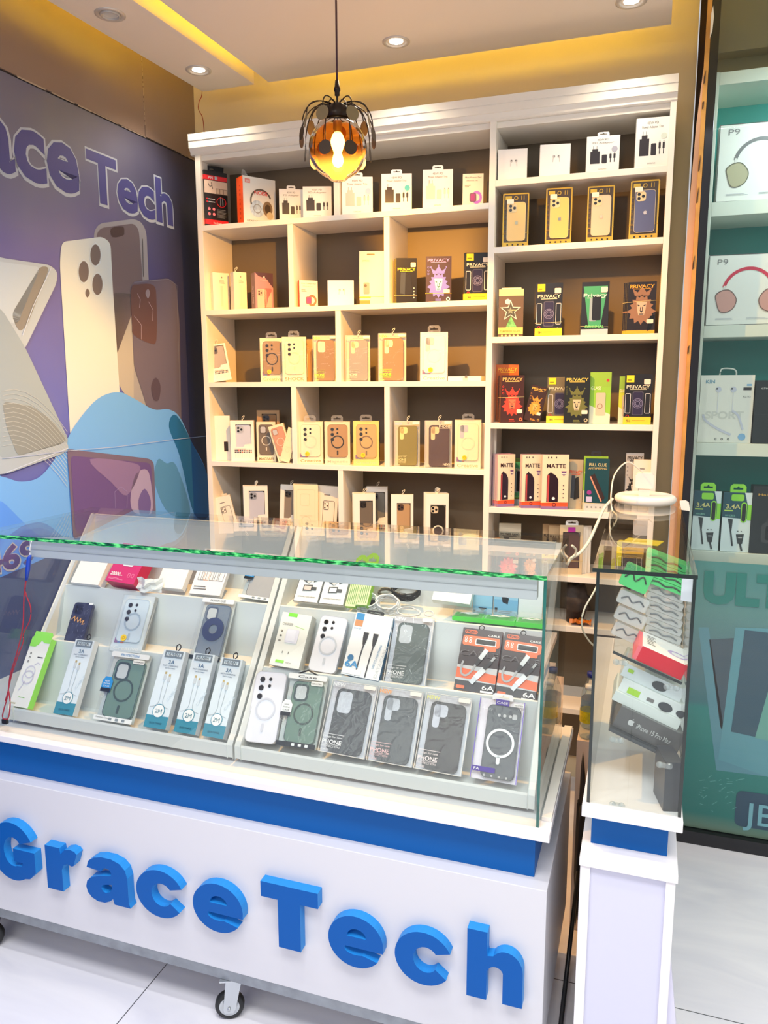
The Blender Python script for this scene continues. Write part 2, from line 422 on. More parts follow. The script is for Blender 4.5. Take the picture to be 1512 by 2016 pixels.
# cream phone, grey phone and cased phone
mp('printed_phone', [P_([(184, 455), (195, 440), (262, 431), (277, 437), (287, 455), (292, 560), (350, 800), (345, 860), (250, 880), (232, 600), (183, 520)], MC((176, 162, 146), 0.4), 1),
    P_([(188, 462), (197, 449), (262, 440), (272, 452), (280, 560), (228, 700), (200, 560)], MC((128, 108, 100), 0.4), 2),
    P_([(217, 450), (240, 446), (243, 458), (240, 464), (220, 467)], MC((84, 66, 60), 0.4), 3, True, 3),
    LN([(279, 470), (281, 545)], 0.003, MC((70, 62, 60), 0.4), 3)])
mp('printed_phone', [P_([(118, 490), (122, 476), (200, 466), (216, 478), (220, 560), (236, 800), (236, 860), (138, 880), (116, 520)], cream, 3),
    P_([(222, 575), (233, 760), (262, 800), (262, 580)], MC((196, 178, 150), 0.4), 2)]
    + [P_([(cx+rx*math.cos(q*PI/8), cyy-ry*math.sin(q*PI/8)) for q in range(16)], m_, L_) for (cx, cyy, rx, ry) in ((186, 502, 10, 21), (163, 535, 10, 21), (190, 560, 10, 21)) for (m_, L_) in ((lens, 4),)]
    + [P_([(166, 577), (170, 568), (175, 577), (170, 586)], lens, 4, True, 4)]
    + [LN([(cx-12, cyy), (cx-9, cyy+16), (cx, cyy+24), (cx+9, cyy+16), (cx+12, cyy), (cx+9, cyy-16), (cx, cyy-24), (cx-9, cyy-16), (cx-12, cyy)], 0.002, MC((246, 240, 214)), 5) for (cx, cyy) in ((186, 502), (163, 535), (190, 560))])
mp('printed_phone', [P_([(255, 566), (262, 554), (330, 548), (345, 560), (352, 640), (356, 860), (300, 840), (262, 720)], taup2, 4),
    P_([(256, 570), (270, 560), (300, 562), (306, 590), (306, 668), (294, 676), (262, 660), (258, 640)], MC((112, 78, 70), 0.4), 5, True, 4),
    P_([(284, 577), (289, 569), (293, 577), (289, 588)], MC((160, 140, 134)), 6, True, 4),
    LN([(268, 578), (274, 590), (272, 606)], 0.002, MC((200, 170, 160)), 6), LN([(290, 594), (299, 610), (298, 632)], 0.002, MC((200, 170, 160)), 6), LN([(262, 622), (276, 640), (276, 668)], 0.002, MC((200, 170, 160)), 6),
    P_([(296, 760), (302, 745), (309, 747), (314, 762), (311, 785), (304, 789), (298, 780)], MC((92, 74, 80), 0.4), 6, True, 4),
    LN([(262, 556), (330, 550), (346, 562), (353, 830)], 0.002, MC((150, 140, 140)), 6)])
# blue waves
waveb = MC((124, 180, 236), 0.4); wavet = MC((44, 112, 146), 0.4); wavel = MC((98, 156, 220), 0.4)
mp('printed_wave', [P_([(-60, 930), (0, 938), (40, 948), (80, 935), (120, 880), (150, 830), (190, 785), (230, 772), (262, 785), (300, 806), (330, 806), (352, 822), (375, 870), (404, 930), (410, 1010), (410, 1300), (-60, 1300)], waveb, 7, True, 5),
    P_([(308, 905), (325, 912), (345, 918), (372, 1010), (330, 1010), (302, 950)], MC((96, 150, 172), 0.4), 8, True, 5),
    P_([(345, 818), (380, 880), (407, 940), (410, 1012), (380, 1012), (352, 900), (330, 840)], wavet, 8, True, 5),
    P_([(-60, 985), (0, 985), (60, 1045), (150, 1100), (150, 1300), (-60, 1300)], wavel, 8),
    P_([(-60, 1160), (60, 1110), (170, 1060), (250, 1040), (330, 1020), (410, 1040), (410, 1500), (-60, 1500)], MC((74, 84, 112), 0.4), 9)])
# clear case on the far left with its corner and concentric lines
mp('printed_phone_case', [P_([(-80, 480), (0, 508), (95, 522), (110, 535), (108, 558), (44, 690), (-80, 640)], MC((196, 198, 186), 0.4), 9),
    P_([(-80, 500), (0, 516), (76, 526), (30, 640), (-80, 600)], MC((206, 210, 196), 0.4), 10),
    P_([(76, 524), (94, 526), (50, 640), (34, 655), (18, 620)], MC((150, 140, 120), 0.4), 10),
    P_([(-80, 560), (0, 610), (46, 685), (132, 868), (120, 884), (8, 925), (0, 930), (-80, 940)], MC((170, 176, 166), 0.4), 11),
    P_([(0, 790), (60, 800), (100, 830), (128, 864), (118, 874), (30, 898), (8, 840)], MC((150, 150, 134), 0.4), 12),
    P_([(-40, 880), (8, 905), (125, 868), (132, 880), (122, 892), (10, 932), (-60, 940)], MC((186, 190, 180), 0.4), 12)]
    + [LN([(0, 770+i*9), (22, 766+i*9), (46, 772+i*9), (70, 786+i*9), (92, 806+i*9), (112, 828+i*9), (128, 850+i*9)], 0.0014, MC((214, 208, 184)), 13) for i in range(13)]
    + [LN([(96, 528), (60, 605), (40, 660)], 0.003, MC((222, 222, 212)), 13), LN([(8, 930), (130, 882)], 0.003, MC((222, 222, 212)), 14)])
# laptop
mp('printed_laptop', [P_([(128, 888), (130, 884), (290, 903), (299, 910), (303, 1010), (302, 1060), (140, 1060)], MC((124, 104, 116), 0.4), 13),
    P_([(134, 897), (288, 911), (294, 918), (298, 1056), (144, 1050)], MC((112, 84, 128), 0.4), 14),
    P_([(172, 904), (260, 912), (270, 930), (245, 975), (215, 950)], MC((150, 118, 146), 0.4), 15, True, 4),
    P_([(262, 935), (285, 925), (294, 960), (294, 1010), (262, 1010), (252, 985)], MC((184, 158, 172), 0.4), 15, True, 4),
    P_([(268, 985), (280, 962), (292, 985), (288, 1014), (272, 1014)], MC((120, 96, 140), 0.4), 16, True, 4),
    LN([(222, 1000), (221, 968), (233, 958), (246, 968), (245, 1000)], 0.0016, MC((176, 150, 180)), 16)])
# crack line across the sheet
mp('scratch_line', [LN([(0, 902), (60, 896), (122, 888), (220, 880), (330, 866), (405, 858)], 0.0022, MC((196, 196, 200)), 17)])
# ---- back wall
wallm = M((226, 212, 178), 0.6, noise=0.03, nscale=3)
b = B()
jr = [(1379, 0), (1374.5, 74), (1370, 150), (1364, 240), (1359, 330), (1351, 450), (1345, 560), (1337.5, 700), (1328, 850), (1322, 960)]
ed = [onY(x_, y_, YW) for x_, y_ in jr]
pts = [(-2.4, 0), (ed[-1].x, 0)]+[(p.x+random.uniform(-0.002, 0.002), p.z) for p in ed[::-1]]+[(ed[0].x, 3.2), (-2.4, 3.2)]
b.prism(pts, YW, YW+0.12, wallm)
struct(b.build('wall_back'))
# ---- ceiling: dropped soffits with yellow-lit recesses
sof = M((240, 228, 210), 0.55)
ceil = B()
ceil.box(-4.5, 3.5, 0.60, 3.2, 2.98, 3.05, M((240, 226, 170), 0.6))
struct(ceil.build('ceiling'))
XR = onZ(1323, 20, ZC).x; YB = 2.885
b = B(); sl = onZ(300, 0, ZC); 
ra = onZ(314, 0, ZC); rb_ = onZ(533, 165, ZC); 
def ext(a, b2, y): t = (y-a.y)/(b2.y-a.y); return a.x+(b2.x-a.x)*t
def slab(pts, z0, z1, m, name):
    bb = B(); bb.T = Matrix(((1, 0, 0, 0), (0, 0, 1, 0), (0, -1, 0, 0), (0, 0, 0, 1))).to_4x4()
    # prism in xy : build directly
    bb.T = Matrix.Identity(4); n = len(pts)
    bb.add([(p[0], p[1], z0) for p in pts], [tuple(reversed(range(n)))], m)
    bb.add([(p[0], p[1], z1) for p in pts], [tuple(range(n))], m)
    bb.add([(p[0], p[1], z0) for p in pts]+[(p[0], p[1], z1) for p in pts], [(i, (i+1) % n, n+(i+1) % n, n+i) for i in range(n)], m)
    o = bb.build(name, bevel=0.002); return o
la = onZ(261, 0, ZC); lb = onZ(505, 169, ZC)
struct(slab([(ext(ra, rb_, 0.6), 0.6), (XR, 0.6), (XR, YB), (ext(ra, rb_, YB), YB)], ZC, ZC+0.06, sof, 'ceiling_soffit'))
L0 = onZ(136, 26.4, ZC); L1 = onZ(393, 178, ZC)
struct(slab([(ext(L0, L1, 0.6), 0.6), (ext(la, lb, 0.6), 0.6), (ext(la, lb, YB), YB), (L1.x+0.004, YB)], ZC, ZC+0.06, sof, 'ceiling_soffit'))
# yellow LED strips lying on top of the soffit edges
led_y = M((255, 212, 24), 0.4, emit=19)
def strip(name, p, q, label):
    p = Vector(p); q = Vector(q); b = B(); b.tube([p, q], 0.006, led_y, 6); o = b.build(name); tag(o, label, 'led strip'); return o
zl = ZC+0.09
strip('led_strip', (-1.42, YB-0.05, zl), (XR-0.03, YB-0.05, zl), 'yellow glowing led strip hidden above the soffit along the back wall')
strip('led_strip', (ext(ra, rb_, 0.9)+0.04, 0.9, zl), (ext(ra, rb_, YB-0.1)+0.04, YB-0.1, zl), 'yellow glowing led strip in the long ceiling slot')
strip('led_strip', (XR-0.04, 1.6, zl), (XR-0.04, YB-0.1, zl), 'yellow glowing led strip above the right edge of the soffit')
strip('led_strip', (ext(L0, L1, 1.5)+0.03, 1.5, zl), (ext(L0, L1, 2.75)+0.03, 2.75, zl), 'yellow glowing led strip above the left wall')

# ---- downlights
def downlight(px, py, lit, label):
    p = onZ(px, py, ZC)
    t = thing('recessed_downlight', label, 'downlight', Matrix.Translation((p.x, p.y, ZC)))
    b = B(); b.lathe([(0.047, 0.0), (0.047, -0.003), (0.040, -0.0045), (0.033, -0.003), (0.030, 0.004), (0.030, 0.02)], M((214, 206, 196), 0.3, 0.3), 32); b.build('trim_ring', t)
    b = B(); b.lathe([(0.0001, -0.0015), (0.020, -0.001), (0.027, 0.001)], M((255, 250, 235), 0.3, emit=14) if lit else M((205, 205, 200), 0.2), 24)
    o = b.build('lens', t); 
    if not lit: 
        o['label'] = 'unlit grey lens'; b = B(); b.lathe([(0.03, 0.004), (0.031, -0.006), (0.026, -0.007), (0.025, 0.0)], M((196, 190, 182), 0.3), 28); b.build('tilting_ring', t)
    return t
downlight(391, 138, True, 'lit round downlight in the narrow left soffit near the back wall')
downlight(217, 28, False, 'unlit tilted round downlight in the narrow left soffit at the top')
downlight(780, 82, True, 'bright round downlight in the soffit right of the pendant cord')
downlight(1243, 2, True, 'round downlight cut by the top edge at the right')

# ================================================================== PENDANT LAMP
dkm = M((52, 42, 34), 0.35, 0.6); dkm2 = M((70, 56, 44), 0.4, 0.5); dkm3 = M((132, 116, 84), 0.45, 0.3)
pen = thing('pendant_lamp', 'amber glass globe pendant with dark metal leaf discs hanging before the shelves', 'pendant lamp', Matrix.Translation(PEN))
b = B(); b.tube([(0, 0, 0.17), (0, 0, ZC-PEN.z)], 0.0028, M((70, 28, 34), 0.5), 6); b.build('cord', pen)
b = B(); b.lathe([(0.0001, 0.175), (0.005, 0.174), (0.007, 0.157), (0.009, 0.154), (0.0095, 0.146), (0.007, 0.144), (0.007, 0.134), (0.003, 0.132), (0.003, 0.118), (0.012, 0.114), (0.027, 0.106), (0.034, 0.095), (0.036, 0.080), (0.033, 0.074)], dkm, 24); b.build('lamp_holder', pen)
RG = 0.083
def amber_mat():
    m = bpy.data.materials.new('amber_glass'); m.use_nodes = True; nt = m.node_tree; nt.nodes.remove(nt.nodes['Principled BSDF'])
    t = nt.nodes.new('ShaderNodeBsdfTransparent'); t.inputs[0].default_value = (1.0, 0.52, 0.13, 1)
    d = nt.nodes.new('ShaderNodeBsdfTranslucent'); d.inputs[0].default_value = (1.0, 0.42, 0.07, 1)
    g = nt.nodes.new('ShaderNodeBsdfGlossy'); g.inputs['Roughness'].default_value = 0.02
    lw = nt.nodes.new('ShaderNodeLayerWeight'); lw.inputs['Blend'].default_value = 0.12
    a = nt.nodes.new('ShaderNodeMixShader'); a.inputs[0].default_value = 0.009; c = nt.nodes.new('ShaderNodeMixShader')
    nt.links.new(t.outputs[0], a.inputs[1]); nt.links.new(d.outputs[0], a.inputs[2])
    nt.links.new(lw.outputs['Fresnel'], c.inputs[0]); nt.links.new(a.outputs[0], c.inputs[1]); nt.links.new(g.outputs[0], c.inputs[2])
    nt.links.new(c.outputs[0], nt.nodes['Material Output'].inputs['Surface']); return m
amber = amber_mat()
def bulb_mat():
    m = bpy.data.materials.new('glowing_bulb'); m.use_nodes = True; nt = m.node_tree; nt.nodes.remove(nt.nodes['Principled BSDF'])
    t = nt.nodes.new('ShaderNodeBsdfTransparent'); e = nt.nodes.new('ShaderNodeEmission'); e.inputs[0].default_value = (1.0, 0.80, 0.40, 1); e.inputs[1].default_value = 26
    a = nt.nodes.new('ShaderNodeMixShader'); a.inputs[0].default_value = 0.45
    nt.links.new(t.outputs[0], a.inputs[1]); nt.links.new(e.outputs[0], a.inputs[2]); nt.links.new(a.outputs[0], nt.nodes['Material Output'].inputs['Surface']); return m
b = B(); prof = []
for i in range(25):
    a = R(67)-R(67+66)*i/24; prof.append((RG*math.cos(a), RG*math.sin(a)-0.006))
prof += [(0.030, -0.0835), (0.024, -0.090), (0.014, -0.094), (0.0005, -0.0955)]
b.lathe(prof, amber, 40); b.build('glass_globe', pen)
b = B(); b.lathe([(0.012, 0.078), (0.013, 0.046), (0.010, 0.042), (0.010, 0.037)], M((190, 170, 120), 0.3, 0.8), 16)
b.build('bulb_socket', pen)
b = B(); b.lathe([(0.009, 0.038), (0.015, 0.030), (0.020, 0.016), (0.020, 0.006), (0.013, -0.012), (0.011, -0.018), (0.015, -0.030), (0.017, -0.040), (0.012, -0.052), (0.0005, -0.058)], bulb_mat(), 20)
b.build('bulb', pen)
random.seed(11)
def leaf(phi, el0, rad, drop, r, mat_):
    """a curved stem from the crown with a disc at its end"""
    b = B(); c, s_ = math.cos(phi), math.sin(phi); pts = []
    for i in range(9):
        t = i/8; rr_ = 0.018+(rad-0.018)*math.sin(t*PI/2); z = 0.112-drop*(1-math.cos(t*PI/2))+0.010*math.sin(t*PI)
        pts.append((rr_*c, rr_*s_, z))
    b.tube(pts, 0.0017, dkm, 5)
    p = Vector(pts[-1]); t = (p-Vector(pts[-2])).normalized(); ctr = p+t*r
    side = Vector((-s_, c, 0)); n = t.cross(side).normalized()
    o = b.build('leaf_stem', pen)
    d = B(); k = 22
    f = [tuple(ctr+side*r*math.cos(2*PI*j/k)+t*r*1.05*math.sin(2*PI*j/k)+n*0.0006) for j in range(k)]
    g = [tuple(Vector(q)-n*0.0012) for q in f]
    d.add(f+g, [tuple(range(k)), tuple(reversed(range(k, 2*k)))]+[(j, k+j, k+(j+1) % k, (j+1) % k) for j in range(k)], mat_)
    d.build('leaf_disc', o)
FR = math.atan2(-PEN.y, -PEN.x)                       # azimuth that faces the stall's front
for a in (-22, 22, -80, 80, 132, -132, 180): leaf(FR+R(a), 0, 0.092, 0.120, 0.0185, dkm2)
for a in (-68, 68, -106, 106, 156, -156): leaf(FR+R(a), 0, 0.106, 0.072, 0.018, dkm2)
for a in (-27, 27, -78, 78, 122, -122, 176): leaf(FR+R(a), 0, 0.088, 0.030, 0.019, dkm3)


# red wire by the corner
b = B(); q = [Vector((onY(398, 178, 2.98).x, 2.98, 2.985)), onY(398, 178, 2.98), onY(392, 200, 2.98), onY(391, 216, 2.97), onY(399, 232, 2.96), onY(402, 262, 2.95)]
b.tube([tuple(p) for p in spline(q, 5)], 0.0016, M((150, 40, 24), 0.5)); tag(b.build('electric_wire'), 'thin red wire hanging in the corner above the shelves', 'wire')

# ================================================================== WALL SHELVING CABINET
YF = 2.80; YBK = 3.030
cabm = M((238, 232, 220), 0.38); backm = M((110, 98, 80), 0.55, noise=0.05, nscale=4)
cab = thing('display_cabinet', 'tall white open shelving cabinet with cornice and grey back against the back wall', 'cabinet', Matrix.Identity(4))
X0, X1, XM0, XM1, XE0, XE1 = -1.745, -1.722, -0.567, -0.545, 0.018, 0.037
def cpart(name, x0, x1, y0, y1, z0, z1, m=cabm, bevel=0.0008):
    b = B(); b.box(x0, x1, y0, y1, z0, z1, m); return b.build(name, cab, bevel=bevel)
cpart('side_panel', X0, X1, YF, YBK, 0.10, 2.50); cpart('side_panel', XE0, XE1, YF, YBK, 0.10, 2.50); cpart('middle_panel', XM0, XM1, YF, YBK, 0.10, 2.50)
cpart('top_panel', X1, XE0, YF+0.012, YBK, 2.478, 2.498); cpart('back_panel', X0, XE1, YBK, YBK+0.012, 0.10, 2.5, backm, 0)
LT = [2.232, 1.903, 1.615, 1.289, 0.975, 0.66, 0.34]; RTZ = [2.305, 2.081, 1.771, 1.464, 1.151, 0.909, 0.72, 0.40]
for z in LT: cpart('shelf', X1, XM0, YF, YBK, z-0.0195, z)
for z in RTZ: cpart('shelf', XM1, XE0, YF, YBK, z-0.021, z)
for x, za, zb in ((-1.155, LT[0], 2.478), (-1.349, LT[1], LT[0]-0.0195), (-0.957, LT[1], LT[0]-0.0195), (-1.155, LT[2], LT[1]-0.0195), (-1.349, LT[3], LT[2]-0.0195), (-0.957, LT[3], LT[2]-0.0195), (-1.152, LT[4], LT[3]-0.0195), (-1.349, LT[5], LT[4]-0.0195), (-0.957, LT[5], LT[4]-0.0195)):
    cpart('divider', x, x+0.0215, YF+0.001, YBK, za, zb)
b = B(); pr = [(0, 2.498), (-0.004, 2.501), (-0.004, 2.507), (-0.012, 2.520), (-0.012, 2.5205), (-0.016, 2.521), (-0.016, 2.544), (-0.015, 2.545), (-0.015, 2.547), (-0.018, 2.548), (-0.018, 2.573), (0.03, 2.573), (0.03, 2.498)]
n = len(pr); xs = (X0-0.016, XE1+0.001)
b.add([(x_, YF+p[0], p[1]) for x_ in xs for p in pr], [(i, n+i, n+(i+1) % n, (i+1) % n) for i in range(n)]+[tuple(reversed(range(n))), tuple(range(n, 2*n))], cabm)
b.build('cornice', cab)
# lettering of the mural: each word placed between two measured points
def mword(txt, pl, pr_, base, cap, bold, off):
    x0 = wl(*pl)[0]; x1 = wl(*pr_)[0]; z0 = wl(*base)[1]; hh = (wl(*cap)[1]-z0)
    def f(b):
        b.text(txt, x0-0.004, z0-0.004, hh+0.004, MC((206, 196, 178), 0.45), w=x1-x0+0.010, anchor='l', y=e0-off, bold=bold+0.05)
        b.text(txt, x0, z0, hh, MC((88, 80, 122), 0.45), w=x1-x0, anchor='l', y=e0-off-0.0006, bold=bold)
    return f
mp('printed_lettering', [mword('ace', (-45, 300), (154, 340), (60, 350), (64, 212), 0.055, 0.0006)])
mp('printed_lettering', [mword('Tech', (170, 340), (338, 400), (208, 400), (205, 305), 0.055, 0.0006)])
mp('printed_lettering', [mword('469', (-40, 1090), (68, 1090), (30, 1115), (30, 1068), 0.06, 0.0062)])

# ================================================================== COUNTER
YC = 1.488
cw = M((210, 211, 217), 0.32); blue = M((0, 90, 166), 0.5, 0.0, 0.25); nose = M((226, 225, 228), 0.3)
ctr = thing('shop_counter', 'long white counter on castors with blue band and raised blue letters', 'counter', Matrix.Identity(4))
CX1 = onY(1076.8, 1755.4, YC).x; CX0 = -1.95; CYB = 2.02
bz0 = onY(600, 1953, YC).z; bz1 = 0.552; sz0 = onY(600, 1974, YC).z
b = B(); b.box(CX0, CX1, YC, CYB, bz0, bz1, cw); b.build('base_cabinet', ctr, bevel=0.0015)
b = B(); gm = M((150, 156, 162), 0.45, 0.7, noise=0.15, nscale=30)
for (x0, x1, y0, y1) in ((CX0, CX1-0.004, YC+0.002, YC+0.03), (CX0, CX1-0.004, CYB-0.03, CYB), (CX0, CX0+0.03, YC+0.03, CYB-0.03), (CX1-0.034, CX1-0.004, YC+0.03, CYB-0.03)): b.box(x0, x1, y0, y1, sz0, bz0, gm)
b.build('steel_frame', ctr, bevel=0.001)
BY = onZ(1051.8, 1727.1, bz1).y; BX = onZ(1051.8, 1727.1, bz1).x
lz1 = onY(1082.1, 1645.5, YC-0.001).z; lz0 = lz1-0.0178
b = B(); b.box(CX0, BX, BY, CYB-0.03, bz1, lz0, blue); b.build('blue_band', ctr, bevel=0.0006)
LX1 = onY(1082.1, 1645.5, YC).x
b = B(); b.box(CX0, LX1, YC-0.001, CYB, lz0, lz1, nose); b.build('ledge', ctr, bevel=0.0012)
# bigger sample: low board behind the case on the right side
GX1 = onZ(1060.7, 1630.4, lz1).x; GY0 = onZ(1060.7, 1630.4, lz1).y; GX0 = -1.640; GY1 = 1.955
GZ1 = onY(1079.8, 1134.8, GY0).z; GT = 0.0095
glass = clear((0.965, 0.985, 0.975), 1.5, 0.0, 0.0, 'cabinet_glass')
gside = clear((0.95, 0.975, 0.965), 1.45, 0.0, 0.0, 'cabinet_glass_side')
def edge_mat(name, c1, c2, c3, sc, lo, hi):
    m = bpy.data.materials.new(name); m.use_nodes = True; nt = m.node_tree; bs = nt.nodes['Principled BSDF']
    tc = nt.nodes.new('ShaderNodeTexCoord'); n = nt.nodes.new('ShaderNodeTexNoise'); n.inputs['Scale'].default_value = sc; n.inputs['Detail'].default_value = 6
    mpn = nt.nodes.new('ShaderNodeMapping'); mpn.inputs['Scale'].default_value = (0.35, 1, 1.6)
    nt.links.new(tc.outputs['Object'], mpn.inputs['Vector']); nt.links.new(mpn.outputs[0], n.inputs['Vector'])
    r = nt.nodes.new('ShaderNodeValToRGB'); e = r.color_ramp.elements; e[0].position = lo; e[0].color = (*lin(c1), 1); e[1].position = hi; e[1].color = (*lin(c3), 1)
    q = e.new((lo+hi)/2); q.color = (*lin(c2), 1)
    nt.links.new(n.outputs['Fac'], r.inputs[0]); nt.links.new(r.outputs[0], bs.inputs['Base Color']); bs.inputs['Roughness'].default_value = 0.15
    bs.inputs['Specular IOR Level'].default_value = 0.8
    return m
gedge = edge_mat('glass_cut_edge', (2, 60, 35), (20, 140, 70), (110, 230, 130), 130, 0.40, 0.62)
gdark = M((16, 92, 84), 0.12, 0.0, 0.8, noise=0.35, nscale=25)
gblack = M((10, 28, 26), 0.15, 0.0, 0.8)
def pane(name, x0, x1, y0, y1, z0, z1, parent, faces, em, gl=glass, others=None):
    """glass slab; faces named in `faces` get the cut edge material"""
    b = B(); v = [(x0, y0, z0), (x1, y0, z0), (x1, y1, z0), (x0, y1, z0), (x0, y0, z1), (x1, y0, z1), (x1, y1, z1), (x0, y1, z1)]
    fs = {'f': (0, 1, 5, 4), 'r': (1, 2, 6, 5), 'b': (2, 3, 7, 6), 'l': (3, 0, 4, 7), 't': (4, 5, 6, 7), 'u': (3, 2, 1, 0)}
    for k, f in fs.items(): b.add(v, [f], em if k in faces else gl)
    return b.build(name, parent)
case = thing('glass_display_case', 'wide glass display case with bright green cut edge standing on the counter', 'display case', Matrix.Identity(4))
pane('glass_top', GX0, GX1, GY0, GY1, GZ1-GT, GZ1, case, 'f', gedge)
pane('glass_front', GX0+0.006, GX1-0.006, GY0+0.001, GY0+0.007, lz1, GZ1-GT, case, 'lr', gdark, gside)
pane('glass_side', GX1-0.006, GX1, GY0+0.001, GY1, lz1, GZ1-GT, case, 'f', gdark, gside)
pane('glass_side', GX0, GX0+0.006, GY0+0.001, GY1, lz1, GZ1-GT, case, 'f', gdark, gside)
b = B(); b.box(-1.475, GX1-0.02, GY0+0.010, GY0+0.034, GZ1-GT-0.044, GZ1-GT, M((205, 208, 212), 0.35, 0.2)); b.box(-1.475, GX1-0.02, GY0+0.0085, GY0+0.010, GZ1-GT-0.024, GZ1-GT-0.0225, M((160, 164, 168), 0.4))
b.build('light_channel', case, bevel=0.0015)
tag_rail = M((216, 200, 170), 0.5)
b = B(); b.box(GX1+0.002, LX1-0.002, GY0+0.03, CYB-0.01, lz1, lz1+0.010, M((230, 226, 220), 0.4)); b.build('side_strip', ctr, bevel=0.001)

# ---- castors
def castor(x, y, label, turn, group='castors under the counter'):
    t = thing('castor_wheel', label, 'castor', Matrix.Translation((x, y, 0)) @ Matrix.Rotation(turn, 4, 'Z'), group)
    zc = 0.037
    b = B(); b.T = Matrix.Translation((0, 0, zc)) @ Matrix.Rotation(PI/2, 4, 'Y')
    b.lathe([(0.026, -0.012), (0.034, -0.011), (0.037, -0.006), (0.037, 0.006), (0.034, 0.011), (0.026, 0.012)], M((28, 30, 32), 0.5), 36); b.build('tyre', t)
    b = B(); b.T = Matrix.Translation((0, 0, zc)) @ Matrix.Rotation(PI/2, 4, 'Y')
    b.lathe([(0.0005, -0.014), (0.006, -0.0135), (0.007, -0.009), (0.018, -0.008), (0.024, -0.011), (0.027, -0.0115), (0.027, 0.0115), (0.024, 0.011), (0.018, 0.008), (0.007, 0.009), (0.006, 0.0135), (0.0005, 0.014)], M((200, 205, 208), 0.25, 0.7), 30); b.build('hub', t)
    chrome = M((205, 210, 212), 0.22, 0.9)
    b = B()
    for s_ in (-1, 1):
        pts = [(-0.012, 0.024), (0.010, 0.024), (0.016, 0.034), (0.034, sz0-0.008), (-0.006, sz0-0.006), (-0.014, 0.036)]
        v = [(s_*0.0155, p[0], p[1]) for p in pts]+[(s_*0.0178, p[0], p[1]) for p in pts]; k = 6
        b.add(v, [tuple(range(k)), tuple(reversed(range(k, 2*k)))]+[(i, (i+1) % k, k+(i+1) % k, k+i) for i in range(k)], chrome)
    b.box(-0.0178, 0.0178, -0.008, 0.036, sz0-0.010, sz0-0.004, chrome)
    b.build('fork', t)
    b = B(); b.T = Matrix.Translation((0, 0, zc)) @ Matrix.Rotation(PI/2, 4, 'Y'); b.lathe([(0.0001, -0.022), (0.004, -0.022), (0.004, 0.022), (0.0001, 0.022)], chrome, 6); b.build('axle_bolt', t)
    b = B(); b.box(-0.028, 0.028, -0.02, 0.05, sz0-0.004, sz0, chrome); b.build('mounting_plate', t)
c1 = onZ(452, 2003, 0)
castor(c1.x, c1.y+0.004, 'castor under the counter front edge below the first letter e', R(-66))
c2 = onZ(-2, 1850, 0)
castor(c2.x, c1.y+0.004, 'castor cut by the left edge under the counter', R(-60))
castor(-0.22, CYB-0.06, 'castor under the rear right corner of the counter', R(120)); castor(-1.70, CYB-0.06, 'castor under the rear left corner of the counter', R(60))

# ---- raised block letters on the base
LB, XH, CH = 0.2815, 0.1245, 0.163
letm = M((0, 86, 168), 0.5, 0.0, 0.2); letm2 = M((34, 136, 212), 0.45, 0.0, 0.3)
def E(cx, cz, rx, rz, a0, a1, n=22): return [(cx+rx*math.cos(R(a0)+(R(a1)-R(a0))*i/n), cz+rz*math.sin(R(a0)+(R(a1)-R(a0))*i/n)) for i in range(n+1)]
GLY = {
 'c': ([E(.5, .5, .50, .52, 24, 322, 34)+E(.54, .49, .215, .25, 322, 36, 20)], []),
 'e': ([E(.5, .5, .50, .52, -8, 322, 36)+[(.62, .255)]+E(.50, .335, .20, .10, -60, -180, 8)+[(.30, .36), (.31, .385), (.995, .385)]], [[(.345, .60)]+E(.52, .60, .175, .165, 180, 0, 12)[0:]]),
 'T': ([[(.30, 0), (.69, 0), (.69, .76), (1, .76), (1, 1), (0, 1), (0, .76), (.30, .76)]], []),
 'h': ([[(0, 0), (.36, 0), (.36, .44)]+E(.515, .42, .14, .10, 165, 15, 8)+[(.65, .40), (.65, 0), (1, 0), (1, .46)]+E(.70, .50, .30, .27, 0, 140, 12)+[(.37, .66), (.36, .70), (.36, 1), (0, 1)]], []),
 'r': ([[(0, 0), (.50, 0), (.50, .50), (.56, .62), (.68, .67), (.82, .64), (.88, .66), (1, .94), (.93, 1.0), (.78, 1.02), (.62, .98), (.49, .86), (.47, 1.0), (0, 1.0)]], []),
 'a': ([[(.0, .27), (.03, .14), (.12, .04), (.26, -.02), (.42, -.01), (.54, .05), (.61, .12), (.64, .0), (1, 0), (.97, .10), (.965, .25), (.965, .66), (.92, .84), (.80, .96), (.62, 1.02), (.40, 1.02), (.22, .97), (.09, .87), (.04, .72), (.37, .69), (.40, .76), (.48, .79), (.56, .77), (.60, .71), (.60, .64), (.32, .58), (.12, .50), (.03, .40)]], [[(.36, .30), (.37, .37), (.45, .41), (.60, .44), (.60, .34), (.55, .26), (.46, .22), (.39, .24)]]),
 'G': ([E(.5, .5, .50, .52, 28, 300, 34)+[(.86, .07), (1.0, .20), (1.0, .56), (.52, .56), (.52, .33), (.72, .33), (.70, .27)]+E(.52, .50, .21, .26, 290, 40, 22)], []),
}
YL = YC-0.025
def letter(ch, l, r_, hgt, which):
    xl = onY(*l, YL).x; xr = onY(*r_, YL).x; w = xr-xl
    outs, holes = GLY[ch]
    b = B(); hk = [[(xl+p[0]*w, LB+p[1]*hgt) for p in h] for h in holes]
    for o in outs:
        q = [(xl+p[0]*w, LB+p[1]*hgt) for p in o]
        area = sum(q[i-1][0]*q[i][1]-q[i][0]*q[i-1][1] for i in range(len(q)))
        if area < 0: q.reverse()
        for h in hk:
            ar = sum(h[i-1][0]*h[i][1]-h[i][0]*h[i-1][1] for i in range(len(h)))
            if ar < 0: h.reverse()
        b.prism(q, YL, YC, letm, holes=hk, mside=letm2)
    o = b.build('raised_letter', ctr); o['label'] = which; return o
gx = onY(68, 1690, YL).x-0.150
